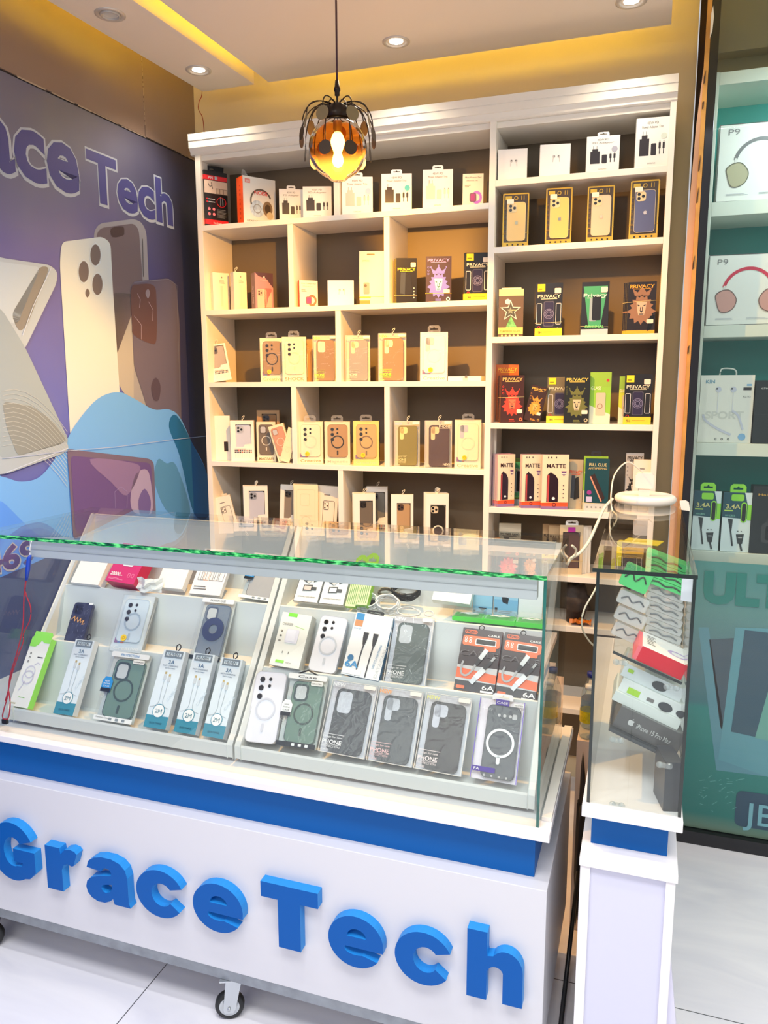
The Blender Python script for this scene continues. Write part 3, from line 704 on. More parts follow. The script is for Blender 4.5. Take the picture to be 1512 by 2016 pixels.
def letx(ch, xl, xr, hgt, which):
    pl = proj((xl, YL, 0.35)); pr2 = proj((xr, YL, 0.35)); letter(ch, pl, pr2, hgt, which)
letx('G', gx, onY(68, 1690, YL).x, CH, 'blue raised capital G')
for ch, l, r_, hgt, nm in (('r', (90.5, 1700), (151, 1690), XH, 'blue raised letter r'), ('a', (169.4, 1740), (256, 1770), XH, 'blue raised letter a'), ('c', (268.7, 1760), (363, 1785), XH, 'first blue raised letter c'),
    ('e', (379.8, 1785), (478, 1800), XH, 'first blue raised letter e'), ('T', (512.7, 1745), (625.5, 1770), CH, 'blue raised capital T'), ('e', (646, 1840), (754.4, 1870), XH, 'second blue raised letter e'), ('c', (777, 1870), (891, 1900), XH, 'second blue raised letter c'), ('h', (919, 1900), (1029, 1930), CH, 'blue raised letter h')):
    letter(ch, l, r_, hgt, nm)

# ================================================================== TALL GLASS SHOWCASE AT THE RIGHT
SX0, SX1, SY0, SY1, SZ1 = -0.088, 0.1015, 1.512, 2.60, 1.2475
sw = M((236, 234, 236), 0.3)
YN = 1.497
nz1 = onY(1146.4, 1585.8, YN).z; nz0 = onY(1145, 1607.3, YN).z
ped = thing('display_pedestal', 'narrow white pedestal with blue recessed band right of the counter', 'pedestal', Matrix.Identity(4))
nx0 = onY(1145, 1596, YN).x; nx1 = onY(1344.5, 1634, YN).x
b = B(); b.box(nx0, nx1, YN, SY1+0.01, nz0, nz1, sw); b.build('top_board', ped, bevel=0.0015)
PY = 1.487; pz1 = onY(1140.4, 1688.1, PY).z; pz0 = onY(1140, 1704, PY).z; px0 = onY(1140.4, 1695, PY).x; px1 = onY(1335.2, 1735, PY).x
b = B(); b.box(px0, px1, PY, SY1+0.01, pz0, pz1, sw); b.build('plinth_board', ped, bevel=0.0015)
q0 = onZ(1162.8, 1658.9, pz1); q1 = onZ(1313.2, 1688.1, pz1)
b = B(); b.box(q0.x, q1.x, q0.y, SY1-0.03, pz1, nz0, blue); b.build('blue_band', ped, bevel=0.0005)
b = B(); b.box(px0+0.012, px1-0.012, PY+0.012, SY1, 0.0, pz0, M((206, 208, 228), 0.35)); b.build('body_panel', ped)
b = B(); b.box(px0+0.002, px0+0.022, PY+0.004, SY1, 0.02, pz0, sw); b.build('left_stile', ped, bevel=0.001)
b = B(); b.box(px1-0.022, px1-0.004, PY+0.004, SY1, 0.02, pz0, sw); b.build('right_stile', ped, bevel=0.001)
b = B(); v = [(px1-0.004, PY+0.02, 0.45), (px1-0.004, PY+0.06, 0.45), (px1+0.052, PY+0.06, 0.0), (px1+0.052, PY+0.02, 0.0), (px1-0.010, PY+0.02, 0.0), (px1-0.010, PY+0.06, 0.0)]
b.add(v, [(0, 1, 2, 3), (0, 3, 4), (1, 5, 2), (0, 4, 5, 1), (4, 3, 2, 5)], M((214, 214, 236), 0.4)); b.build('side_wedge', ped)
tank = thing('glass_showcase', 'tall narrow glass showcase with black edges on the white pedestal', 'display case', Matrix.Identity(4))
pane('glass_top', SX0, SX1+0.002, SY0, SY1, SZ1-0.008, SZ1, tank, 'f', gblack)
pane('glass_front', SX0+0.014, SX1-0.006, SY0+0.002, SY0+0.008, nz1, SZ1-0.008, tank, '', gblack, gside)
pane('glass_side', SX1-0.006, SX1, SY0+0.001, SY1, nz1, SZ1-0.008, tank, 'f', gblack, gside)
pane('glass_side', SX0+0.008, SX0+0.014, SY0+0.001, SY1, nz1, SZ1-0.008, tank, 'f', gblack, gside)

# ================================================================== NEIGHBOURING SHOP WINDOW
YG = 2.70
def XY(px, py, Y): return onY(px, py, Y).x
frm = M((24, 24, 30), 0.12, 0.3, 0.8); alu = M((190, 200, 196), 0.35)
shop = thing('shop_window', 'neighbouring shop window with black frame beside the stall', 'shop window', Matrix.Identity(4))
fx0 = XY(1385, 300, YG); fx1 = XY(1366, 868, YG)
b = B(); b.box(fx0, fx1, YG, YG+0.045, 0, 3.1, frm); b.build('frame_post', shop, bevel=0.001)
b = B(); b.box(fx1, 1.6, YG-0.004, YG+0.045, 0, 0.048, frm); b.build('bottom_rail', shop, bevel=0.001)
b = B(); b.box(fx1, 1.6, YG+0.012, YG+0.018, 0.048, 3.0, clear((0.93, 0.97, 0.96), 1.45, 0.0, 0.0, 'window_glass')); b.build('window_pane', shop)
# stall wall end: raw timber strip and an added dark board for the gap's shade
b = B(); b.box(XY(1346, 600, 3.0), fx0+0.03, 3.0, 3.04, 0, 2.97, M((40, 24, 16), 0.8)); tag(b.build('gap_shade_board'), 'added dark board standing in for the shade in the gap beside the yellow wall', 'board')
gx0 = fx0-0.034
pinky = M((206, 170, 140), 0.6, noise=0.06, nscale=6)
b = B(); pts = [(gx0, 0), (fx0-0.011, 0), (fx0-0.011, 2.46), (fx0-0.013, 2.56), (gx0+0.010, 2.40), (gx0+0.002, 2.1)]
b.prism(pts, 2.725, 2.75, pinky); b.prism([(fx0-0.010, 0), (fx0-0.0005, 0), (fx0-0.0005, 3.1), (fx0-0.012, 3.1), (fx0-0.013, 2.5)], 2.70, 2.74, M((190, 135, 60), 0.6, noise=0.15, nscale=18))
random.seed(5)
for i in range(7):
    z = random.uniform(0.9, 2.6); b.prism([(fx0-0.012, z), (fx0-0.008, z+0.004), (fx0-0.007, z+random.uniform(0.02, 0.05)), (fx0-0.012, z+0.02)], 2.698, 2.70, M((60, 36, 20), 0.8))
b.prism([(fx0-0.002, 2.63), (fx0+0.004, 2.65), (fx0+0.006, 2.69), (fx0+0.002, 2.72), (fx0-0.002, 2.70)], 2.6975, 2.70, M((235, 228, 210), 0.7))
tag(b.build('timber_jamb'), 'raw peeling timber jamb strip between yellow wall and black frame', 'jamb')
# display unit behind the glass
YU = 2.775
un = thing('shop_shelving', 'pale shelving unit with dark teal back inside the neighbouring window', 'shelving', Matrix.Identity(4))
um = M((214, 220, 208), 0.4); teal = M((2, 138, 130), 0.4, noise=0.08, nscale=3)
ux0 = XY(1364, 868, YU); ux1 = XY(1402.5, 500, YU)
b = B(); b.box(ux0, ux0+0.012, YU, 3.0, 0.0, onY(1430, 140, YU).z, um); b.build('side_panel', un, bevel=0.001)
b = B(); b.box(ux0, 1.1, 3.0, 3.02, 0.0, onY(1430, 140, YU).z, teal); b.build('back_panel', un)
def ush(pt, pb):
    z1 = onY(1440, pt, YU).z; z0 = onY(1440, pb, YU).z
    b = B(); b.box(ux0+0.012, 1.1, YU, 3.0, z0, z1, um); b.build('shelf', un, bevel=0.001); return z1
ztop = ush(140, 165); zu1 = ush(396, 424); zu2 = ush(640, 664); zu3 = ush(873, 898); zu4 = ush(1088, 1115)
# fascia above
b = B(); b.box(fx1, 1.6, 2.80, 2.9, onY(1450, 100, 2.80).z, 2.97, M((120, 108, 84), 0.6, noise=0.1, nscale=4)); b.box(fx1, 1.6, 2.86, 2.95, onY(1450, 142, 2.86).z+0.0, 2.97, M((108, 94, 62), 0.6))
tag(b.build('fascia_panel'), 'dull brown fascia panel above the neighbouring shelves', 'panel')
# vinyl poster stuck inside the lower glass
def poster_mat():
    m = bpy.data.materials.new('poster_print'); m.use_nodes = True; nt = m.node_tree; bs = nt.nodes['Principled BSDF']
    tc = nt.nodes.new('ShaderNodeTexCoord'); sp = nt.nodes.new('ShaderNodeSeparateXYZ'); nt.links.new(tc.outputs['Object'], sp.inputs[0])
    mr = nt.nodes.new('ShaderNodeMapRange'); mr.inputs['From Min'].default_value = 0.05; mr.inputs['From Max'].default_value = 1.05; nt.links.new(sp.outputs['Z'], mr.inputs['Value'])
    r = nt.nodes.new('ShaderNodeValToRGB'); e = r.color_ramp.elements
    e[0].position = 0.0; e[0].color = (*lin((120, 140, 120)), 1); e[1].position = 1; e[1].color = (*lin((70, 140, 140)), 1)
    for p_, c_ in ((0.06, (0, 118, 112)), (0.45, (0, 132, 128)), (0.47, (44, 112, 122)), (0.62, (84, 120, 132)), (0.8, (92, 142, 142))): q = e.new(p_); q.color = (*lin(c_), 1)
    nt.links.new(mr.outputs[0], r.inputs[0]); nt.links.new(r.outputs[0], bs.inputs['Base Color']); bs.inputs['Roughness'].default_value = 0.5
    return m
YPp = YG+0.022
pz = onY(1440, 1108, YPp).z
post = thing('window_poster', 'large teal printed poster inside the lower part of the neighbouring window', 'poster', Matrix.Translation((0, YPp, 0)))
b = B(); b.box(fx1-0.002, 1.2, 0, 0.002, 0.05, pz, poster_mat())
def pp(x_, y_): p = onY(x_, y_, YPp); return (p.x, p.z)
def pq(pts, c, L): b.poly([pp(*q) for q in pts], M(c, 0.5), L*2)
pq([(1375, 1235), (1395, 1235), (1425, 1436), (1600, 1470), (1600, 1540), (1410, 1516)], (92, 146, 164), 1)
pq([(1396, 1259), (1445, 1256), (1423, 1440), (1418, 1430)], (62, 82, 98), 1)
pq([(1448, 1235), (1600, 1240), (1600, 1560), (1414, 1495)], (96, 156, 172), 2)
pq([(1466, 1240), (1600, 1255), (1600, 1475), (1439, 1440)], (40, 78, 100), 3)
pq([(1512, 1360), (1600, 1360), (1600, 1475), (1486, 1452)], (110, 170, 160), 4)
b.poly([p for p in b.rr(pp(1450, 1560)[0], pp(1450, 1625)[1], pp(1450, 1560)[0]+0.4, pp(1450, 1555)[1], 0.02)], M((20, 66, 96), 0.5), 5)
x_, z_ = pp(1462, 1619)
b.text('JBL', x_, z_, 0.092*0.9, M((120, 176, 190), 0.5), w=0.16, anchor='l', L=12, bold=0.01)
x_, z_ = pp(1383, 1182); hh = pp(1383, 1124)[1]-z_
b.text('ULTRA', x_, z_, hh, M((0, 124, 116), 0.5), w=0.44, anchor='l', L=10, bold=0.11)
random.seed(9)
for i in range(26):
    cx_, cy_ = random.uniform(1375, 1470), random.uniform(1530, 1595); a = random.uniform(-0.8, 0.6); l_ = random.uniform(3, 12)
    p0 = pp(cx_, cy_); p1 = pp(cx_+l_*math.cos(a), cy_+l_*math.sin(a)); b.line([p0, p1], 0.0012, M((120, 190, 185), 0.5), 12)
b.build('printed_sheet', post)

# ================================================================== PACKAGING LIBRARY
def carton(w, h, d, front, side, deco=None, back=None, c=0.0):
    b = B()
    v = [(0, 0, 0), (w, 0, 0), (w, d, 0), (0, d, 0), (0, 0, h), (w, 0, h), (w, d, h), (0, d, h)]
    b.add(v, [(0, 1, 5, 4)], front)
    b.add(v, [(1, 2, 6, 5), (2, 3, 7, 6), (3, 0, 4, 7), (4, 5, 6, 7), (3, 2, 1, 0)], side)
    if deco: deco(b)
    return b
def left_face(b, d): b.T = Matrix(((0, 1, 0, 0), (-1, 0, 0, d), (0, 0, 1, 0), (0, 0, 0, 1)))      # u runs from the back edge to the front edge
def bars(b, x0, x1, z0, z1, n, m, L=2, frac=0.45, ragged=True):
    """rows of tiny print"""
    st = (z1-z0)/n
    for i in range(n):
        e = x1-(x1-x0)*random.uniform(0, 0.35 if ragged else 0)
        b.rect(x0, z0+i*st, e, z0+i*st+st*frac, m, L)
def hang_tab(root, w, h, y=0.001, m=None, tw=None, th=None, name='hang_tab', hole=True):
    m = m or PVCH; tw = tw or w*0.42; th = th or w*0.22; b = B(); x0 = w/2-tw/2; x1 = w/2+tw/2
    o = [(x0, h-0.001), (x1, h-0.001)]+b.rr(x0, h, x1, h+th, th*0.35)[5:15]
    o = [(x0, h-0.001), (x1, h-0.001), (x1, h+th*0.7), (x1-th*0.3, h+th), (x0+th*0.3, h+th), (x0, h+th*0.7)]
    hl = []
    if hole:
        cz = h+th*0.45; hw = tw*0.30
        hl = [[(w/2-hw, cz-th*.12), (w/2+hw, cz-th*.12), (w/2+hw, cz+th*.10), (w/2+hw*.3, cz+th*.10), (w/2, cz+th*.32), (w/2-hw*.3, cz+th*.10), (w/2-hw, cz+th*.10)]]
    b.prism(o, y, y+0.0008, m, holes=hl); return b.build(name, root)
def loop(root, w, h, m=None, lean=0.01):
    b = B(); m = m or M((232, 226, 205), 0.5); cx = w/2
    q = [(cx, 0.004, h-0.001), (cx+0.004, 0.004, h+0.006), (cx+0.007+lean*.3, 0.004, h+0.015), (cx+0.003+lean*.6, 0.004, h+0.019), (cx-0.002+lean*.3, 0.004, h+0.013), (cx, 0.004, h-0.001)]
    b.tube([tuple(p) for p in spline(q, 4)], 0.0011, m, 5); return b.build('hanging_loop', root)
def band(root, w, h, d, z0, z1, m=None):
    m = m or M((232, 214, 150), 0.5); b = B(); e = 0.0012
    b.tube([(-e, -e, z0), (w+e, -e, z1), (w+e, d+e, z1), (-e, d+e, z0)], 0.0007, m, 4, closed=True); return b.build('rubber_band', root)
def lensdot(b, x, z, r, L=5, ringc=(60, 60, 64), in_=(24, 24, 28)):
    b.disc(x, z, r, M(ringc, 0.3, 0.5), L, 16); b.disc(x, z, r*0.72, M(in_, 0.15), L+1, 14)
def apple(b, x, z, s, m, L=5):
    q = [(0, .34), (.14, .42), (.34, .40), (.46, .24), (.36, .06), (.38, -.14), (.48, -.26), (.34, -.50), (.18, -.56), (0, -.50), (-.18, -.56), (-.36, -.46), (-.48, -.10), (-.44, .24), (-.30, .40), (-.12, .42)]
    b.polyh([(x+p[0]*s, z+p[1]*s) for p in q], [], m, L); b.poly([(x+.02*s, z+.46*s), (x+.20*s, z+.56*s), (x+.20*s, z+.76*s), (x+.04*s, z+.64*s)], m, L)
def phone_case(root, x0, z0, x1, z1, m, y=0.003, cam='iphone', camm=None, ringm=None, hole=None, d=0.006, name='phone_case', logo=None, pill=True):
    """rounded slab with camera area, optional magnet ring"""
    b = B(); w = x1-x0; h = z1-z0; r = w*0.16
    b.T = Matrix.Translation((0, y, 0))
    b.prism(b.rr(x0, z0, x1, z1, r), 0, d, m)
    b.frame(x0, z0, x1, z1, r, w*0.018, camm or GREY, 1)
    if cam == 'iphone':
        cx0 = x0+w*.07; cz1 = z1-w*.07; s = w*.46
        b.rrect(cx0, cz1-s, cx0+s, cz1, s*.28, hole or camm or m, 2)
        for u, v in ((.28, .72), (.28, .28), (.72, .5)): lensdot(b, cx0+s*u, cz1-s+s*v, s*.17, 3)
    elif cam == 'dots':
        for i in range(3): lensdot(b, x0+w*.24, z1-w*(.24+.25*i), w*.085, 3)
        for i, rr_ in ((0, .055), (.8, .05)): lensdot(b, x0+w*.50, z1-w*(.22+.25*i), w*rr_, 3)
    elif cam == 'cutout':
        b.rrect(x0+w*.08, z1-w*.66, x0+w*.48, z1-w*.08, w*.1, hole or LGREY, 2)
    elif cam == 'note':
        q = b.rr(x0+w*.10, z1-w*.72, x0+w*.30, z1-w*.08, w*.08); b.poly(q, hole or LGREY, 2)
        b.rrect(x0+w*.12, z1-w*.42, x0+w*.50, z1-w*.08, w*.1, hole or LGREY, 2)
    elif cam == 'ringcam':
        s = w*.48; b.rrect(x0+w*.06, z1-w*.08-s*1.1, x0+w*.06+s, z1-w*.08, s*.28, camm or DK, 2)
        b.rrect(x0+w*.06+s*.14, z1-w*.08-s*.97, x0+w*.06+s*.86, z1-w*.08-s*.13, s*.2, hole or LGREY, 3)
    elif cam == 'row':
        for i, rr_ in enumerate((.045, .05, .045)): b.disc(x0+w*(.36+.17*i), z1-w*.30, w*rr_, LGREY, 3)
        b.rrect(x0+w*.76, z1-w*.38, x0+w*.90, z1-w*.22, w*.04, LGREY, 3)
    if ringm:
        cz = z0+h*.47; b.ring(x0+w*.5, cz, w*.27, w*.325, ringm, 3, 30)
        if pill: b.rrect(x0+w*.46, cz-w*.66, x0+w*.54, cz-w*.42, w*.035, ringm, 3)
    if logo: apple(b, x0+w*.52, z0+h*.47, w*.17, logo, 4)
    return b.build(name, root)
def cover(root, w, h, d, m=None, y=-0.0006):
    """clear plastic box skin"""
    b = B(); m = m or PVC; v = [(0, y, 0), (w, y, 0), (w, d, 0), (0, d, 0), (0, y, h), (w, y, h), (w, d, h), (0, d, h)]
    b.add(v, [(0, 1, 5, 4), (1, 2, 6, 5), (3, 0, 4, 7), (4, 5, 6, 7)], m); return b.build('clear_cover', root)

# ---- kinds; each takes (root, w, h, d, **options)
def k_adapter(root, w, h, d, pale=False, three=True, t1='45W PD', t2='Power Adapter Trio', tab=True, sticker=None, ink=None, front=None):
    ik = ink or (M((200, 190, 178), 0.5) if pale else M((44, 40, 48), 0.4))
    def deco(b):
        b.text(t1, w*.5, h*.87, h*.055, MINK, w=w*.34); b.text(t2, w*.5, h*.79, h*.05, MINK, w=w*.64)
        x = w*.12; pw = w*.29; z0 = h*.24; z1 = z0+h*.34
        b.rect(x, z0, x+pw, z1, ik); b.rect(x+pw*.2, z1, x+pw*.8, z1+h*.07, ik); 
        for u in (.30, .64): b.rect(x+pw*u, z1+h*.07, x+pw*u+w*.015, z1+h*.15, MINK)
        b.rrect(w*.47, z0, w*.63, z0+h*.24, w*.03, ik)
        for u in (.70, .82):
            b.rect(w*u, z0+h*.13, w*(u+.065), z0+h*.25, ik); b.rect(w*(u+.02), z0+h*.02, w*(u+.045), z0+h*.13, ik); b.rect(w*(u+.015), z0+h*.25, w*(u+.05), z0+h*.28, GREY, 2)
        b.text('SAMSUNG', w*.5, h*.07, h*.03, MINK, w=w*.24)
        if sticker: b.disc(w*.85, h*.62, w*.09, M(sticker, 0.3), 3)
    carton(w, h, d, front or CARD, front or CARD, deco).build('carton', root)
    if tab: hang_tab(root, w, h, m=CARD, tw=w*.36, th=h*.11)
def k_plain(root, w, h, d, buds=True, m=None, yaw_label=None):
    m = m or M((244, 242, 238), 0.4)
    def deco(b):
        if buds:
            g = M((205, 203, 200), 0.4)
            for sx, a in ((.46, -1), (.62, 1)):
                b.disc(w*sx, h*.62, w*.05, g, 2, 12); b.line([(w*sx+a*w*.02, h*.6), (w*(sx+.03*a), h*.45)], w*.022, g, 2); b.disc(w*sx-a*w*.01, h*.63, w*.018, M((60, 60, 64)), 3, 8)
        else:
            bars(b, w*.4, w*.8, h*.72, h*.82, 3, M((180, 172, 160)), 2); b.rect(w*.45, h*.12, w*.60, h*.66, M((228, 214, 192), 0.5), 2); apple(b, w*.55, h*.88, w*.09, MINK, 2)
    carton(w, h, d, m, m, deco).build('carton', root)
def k_watch(root, w, h, d, side=None, pink=(215, 120, 190), txt=True):
    def deco(b):
        b.text('Mini Power Pad', w*.5, h*.86, h*.05, MINK, w=w*.78); b.text('Advanced, Fast', w*.45, h*.77, h*.035, MINK, w=w*.55)
        bars(b, w*.1, w*.4, h*.58, h*.68, 2, MINK)
        c = M(pink, 0.4); b.ring(w*.68, h*.26, w*.17, w*.30, c, 2, 22, sx=0.85); b.rrect(w*.34, h*.12, w*.66, h*.40, w*.08, M((128, 96, 110), 0.3), 3); b.rrect(w*.39, h*.15, w*.61, h*.37, w*.06, M((170, 70, 130), 0.3), 4)
    carton(w, h, d, CREAMC, side or CREAMC, deco).build('carton', root)
def k_blackbox(root, w, h, d):
    sd = M((24, 22, 26), 0.3); rd = M((225, 30, 40), 0.4)
    def deco(b):
        b.rect(0, h*.84, w, h*.92, rd); b.text('P91', w*.28, h*.855, h*.05, WHITE, w=w*.2, L=3); b.rect(w*.46, h*.85, w*.58, h*.91, LGREY, 3)
        b.rect(0, h*.60, w, h*.83, M((226, 200, 178), 0.5)); b.rect(w*.50, h*.60, w*.98, h*.70, M((150, 128, 112), 0.5), 3)
        for i in range(3): b.rect(w*(.52+.16*i), h*.61, w*(.64+.16*i), h*.69, M((204, 180, 156), 0.5), 4)
        b.line([(w*.16, h*.78), (w*.24, h*.72), (w*.34, h*.74), (w*.30, h*.80), (w*.36, h*.68)], w*.02, INK, 4)
        b.rect(0, h*.59, w, h*.60, sd, 3)
        for i in range(2):
            for j in range(2): b.disc(w*(.18+.2*i), h*(.23+.09*j), w*.06, M((235, 130, 140), 0.4), 3, 14)
        for j in range(2): b.rect(w*.16, h*(.44+.05*j), w*.44, h*(.455+.05*j), LGREY, 3); b.disc(w*.10, h*(.447+.05*j), w*.03, rd, 3, 10)
        b.ring(w*.72, h*.46, w*.17, w*.19, rd, 3, 20, sx=1.1); b.line([(w*.68, h*.40), (w*.69, h*.56)], w*.03, GREY, 4); b.line([(w*.78, h*.40), (w*.77, h*.54)], w*.03, GREY, 4)
        bars(b, w*.52, w*.95, h*.18, h*.34, 7, MINK, 3)
        b.rect(0, h*.04, w, h*.13, rd); b.text('Bass Sound', w*.52, h*.062, h*.035, WHITE, w=w*.34, L=3)
    b = carton(w, h, d, sd, sd, deco); left_face(b, d)
    b.rect(0, h*.84, d, h*.92, rd, 1); b.rect(0, h*.04, d, h*.13, rd, 1); b.rect(d*.3, h*.07, d*.7, h*.09, WHITE, 2)
    for i in range(2): b.rrect(d*(.15+.4*i), h*.62, d*(.35+.4*i), h*.76, d*.08, M((60, 60, 66), 0.2), 1)
    b.T = Matrix.Identity(4); b.build('carton', root)
    b = B(); b.prism([(0.0, h), (w, h), (w*1.02, h*1.13), (w*.08, h*1.13)], 0.03, 0.0315, sd, holes=[[(w*.40, h*1.06), (w*.62, h*1.06), (w*.62, h*1.075), (w*.53, h*1.085), (w*.40, h*1.075)]]); b.build('hanging_flap', root)
def k_headphone(root, w, h, d):
    og = M((244, 84, 20), 0.4)
    def deco(b):
        b.rect(w*.06, h*.86, w*.22, h*.95, M((240, 150, 140), 0.4)); b.text('JBL', w*.14, h*.88, h*.045, WHITE, w=w*.12, L=3)
        b.ring(w*.54, h*.50, w*.29, w*.335, M((96, 86, 74), 0.3), 3, 24, a0=R(20), a1=R(200))
        b.disc(w*.42, h*.34, w*.22, M((196, 214, 236), 0.25, noise=0.25, nscale=70), 2, 24); b.ring(w*.42, h*.34, w*.10, w*.12, GREY, 3)
        b.disc(w*.74, h*.36, w*.20, M((146, 122, 92), 0.4), 4, 24, sx=.75); b.disc(w*.74, h*.36, w*.12, M((84, 66, 48), 0.4), 5, 20, sx=.75); b.disc(w*.80, h*.22, w*.10, M((214, 196, 160), 0.4), 6, 16)
        b.text('NOISE', w*.54, h*.64, h*.085, M((226, 70, 70), 0.4), w=w*.40, bold=0.03, L=5)
        b.text('HEADSET', w*.30, h*.05, h*.04, MINK, w=w*.40); b.poly([(w*.78, h*.02), (w, h*.02), (w, h*.14)], og, 3)
    b = carton(w, h, d, M((240, 238, 232), 0.35), M((240, 238, 232), 0.35), deco)
    left_face(b, d); b.rect(0, 0, d, h, og, 1)
    for i in range(8): b.rect(d*.42, h*(.1+.1*i), d*.60, h*(.1+.1*i)+h*random.uniform(.02, .06), M((200, 50, 20), 0.4), 2)
    b.T = Matrix.Identity(4); b.build('carton', root)
    b = B(); b.prism([(0.0, h), (w*.22, h), (w*.10, h*1.13), (w*.03, h*1.14)], 0.01, 0.0115, PVCH); b.build('plastic_wrap_corner', root)
def lion(b, w, h, c1, c2, cz=.42, sc=1.0):
    """maned head under a crown"""
    cx = w*.5; r = w*.30*sc; zc = h*cz; mane = []
    for i in range(28):
        a = 2*PI*i/28; q = r*(1.18 if i % 2 else 0.92)*(1.0 if math.sin(a) > -.2 else 1.25); mane.append((cx+q*math.cos(a), zc+q*1.15*math.sin(a)))
    b.poly(mane, c1, 2)
    b.poly([(cx-r*.5, zc+r*.62), (cx+r*.5, zc+r*.62), (cx+r*.42, zc-r*.1), (cx+r*.28, zc-r*.75), (cx-r*.28, zc-r*.75), (cx-r*.42, zc-r*.1)], c2, 3)
    for s in (-1, 1): b.poly([(cx+s*r*.12, zc+r*.22), (cx+s*r*.40, zc+r*.36), (cx+s*r*.34, zc+r*.16)], INK, 4); b.line([(cx+s*r*.08, zc+r*.1), (cx+s*r*.12, zc-r*.3)], r*.06, INK, 4)
    b.poly([(cx-r*.16, zc-r*.28), (cx+r*.16, zc-r*.28), (cx, zc-r*.48)], INK, 5); b.line([(cx-r*.22, zc-r*.62), (cx+r*.22, zc-r*.62)], r*.08, INK, 5)
    kz = zc+r*1.22; b.poly([(cx-r*.7, kz), (cx+r*.7, kz), (cx+r*.95, kz+r*.72), (cx+r*.42, kz+r*.34), (cx, kz+r*.95), (cx-r*.42, kz+r*.34), (cx-r*.95, kz+r*.72)], c1, 2)
    for u in (-.95, 0, .95): b.disc(cx+r*u, kz+r*(.8 if u else 1.0), r*.09, c1, 3, 8)
def k_privacy(root, w, h, d, pic='lion', bg=(30, 28, 30), c1=(226, 170, 60), c2=(240, 200, 110), txt=(235, 225, 190), title='PRIVACY', strip=None, side=None, sticker=True, tab=None, yel_top=False, bnd=False, sub=True):
    bgm = M(bg, 0.3); tm = M(txt, 0.4)
    def deco(b):
        tz = h*.885 if pic == 'lion' or pic == 'beast' else h*.72
        b.text(title, w*.5, tz, h*.065, tm, w=w*.86, bold=0.03, L=6)
        if sub: b.rect(w*.2, tz-h*.025, w*.8, tz-h*.013, tm, 3)
        if pic == 'lion': 
            lion(b, w, h, M(c1, 0.35), M(c2, 0.35), .40, 1.05)
            for i in range(3): b.ring(w*.10, h*(.62+.07*i), w*.028, w*.04, M(c1), 3, 10)
            b.ring(w*.88, h*.07, w*.04, w*.075, M(c2, 0.3), 3, 14); bars(b, w*.38, w*.7, h*.03, h*.09, 2, M(c1), 3)
        elif pic == 'beast':
            lion(b, w, h, M(c1, 0.35), M(c2, 0.35), .50, 1.2); b.rect(0, 0, w, h*.07, M((236, 170, 40), 0.4), 3)
            b.poly([(w*.72, h*.05), (w*.86, h*.08), (w*.98, h*.36), (w*.82, h*.34)], M((16, 16, 18), 0.2), 5)
        elif pic == 'phone':
            b.rrect(w*.30, h*.18, w*.70, h*.66, w*.06, M((84, 80, 96), 0.25), 3); b.rrect(w*.33, h*.20, w*.67, h*.64, w*.05, M((50, 44, 72), 0.2), 4)
            for r_ in (.07, .12, .17): b.ring(w*.5, h*.42, w*r_, w*(r_+.02), M((130, 126, 160), 0.3), 5, 20)
            for s in (-1, 1): b.frame(w*.5+s*w*.36-w*.10, h*.22, w*.5+s*w*.36+w*.10, h*.62, w*.04, w*.018, M((220, 220, 220), 0.3), 3)
            b.ring(w*.5, h*.42, w*.62, w*.635, LGREY, 3, 20, a0=R(236), a1=R(304)); b.ring(w*.14, h*.16, w*.04, w*.06, RED, 3, 12)
        elif pic == 'greenphone':
            b.poly([(w*.06, h*.92), (w*.94, h*.92), (w*.72, h*.16), (w*.28, h*.16)], M((70, 160, 110), 0.35), 2)
            b.rrect(w*.40, h*.28, w*.72, h*.74, w*.05, BLACK, 4); b.rrect(w*.30, h*.26, w*.56, h*.70, w*.05, M((150, 170, 180), 0.25), 3)
            b.rect(0, 0, w, h*.11, M((184, 196, 206), 0.4), 3); b.text('ORIGINAL', w*.5, h*.13, h*.06, M((120, 220, 130)), w=w*.7, bold=0.03, L=5)
        elif pic == 'slabs':
            b.poly([(w*.18, h*.22), (w*.42, h*.20), (w*.46, h*.68), (w*.22, h*.68)], M((70, 74, 80), 0.2), 3); b.poly([(w*.42, h*.18), (w*.80, h*.22), (w*.70, h*.66), (w*.46, h*.62)], M((48, 46, 44), 0.2), 4)
            for i in range(4): b.disc(w*.86, h*(.34-.07*i), w*.035, LGREY, 4, 10)
        if yel_top: b.rect(w*.06, h*.84, w*.34, h*.98, YEL, 4); bars(b, w*.09, w*.3, h*.87, h*.93, 1, M((150, 140, 20)), 5)
        if strip: b.rect(-0.001, 0, w+0.001, h*.15, M(strip, 0.4), 6); b.text('9H', w*.18, h*.045, h*.05, INK, w=w*.13, L=8, bold=0.02); bars(b, w*.32, w*.85, h*.07, h*.10, 1, M((170, 150, 30)), 7)
        if sticker: b.rrect(w*.70, h*.80 if pic != 'beast' and pic != 'lion' else h*.20, w*.94, h*.90 if pic != 'beast' and pic != 'lion' else h*.28, w*.03, M((240, 226, 205), 0.4), 8)
    carton(w, h, d, bgm, M(side or bg, 0.4), deco).build('carton', root)
    if tab: hang_tab(root, w, h, m=M(tab, 0.4), tw=w*.4, th=h*.07)
    if bnd: band(root, w, h, d, h*.18, h*.20)
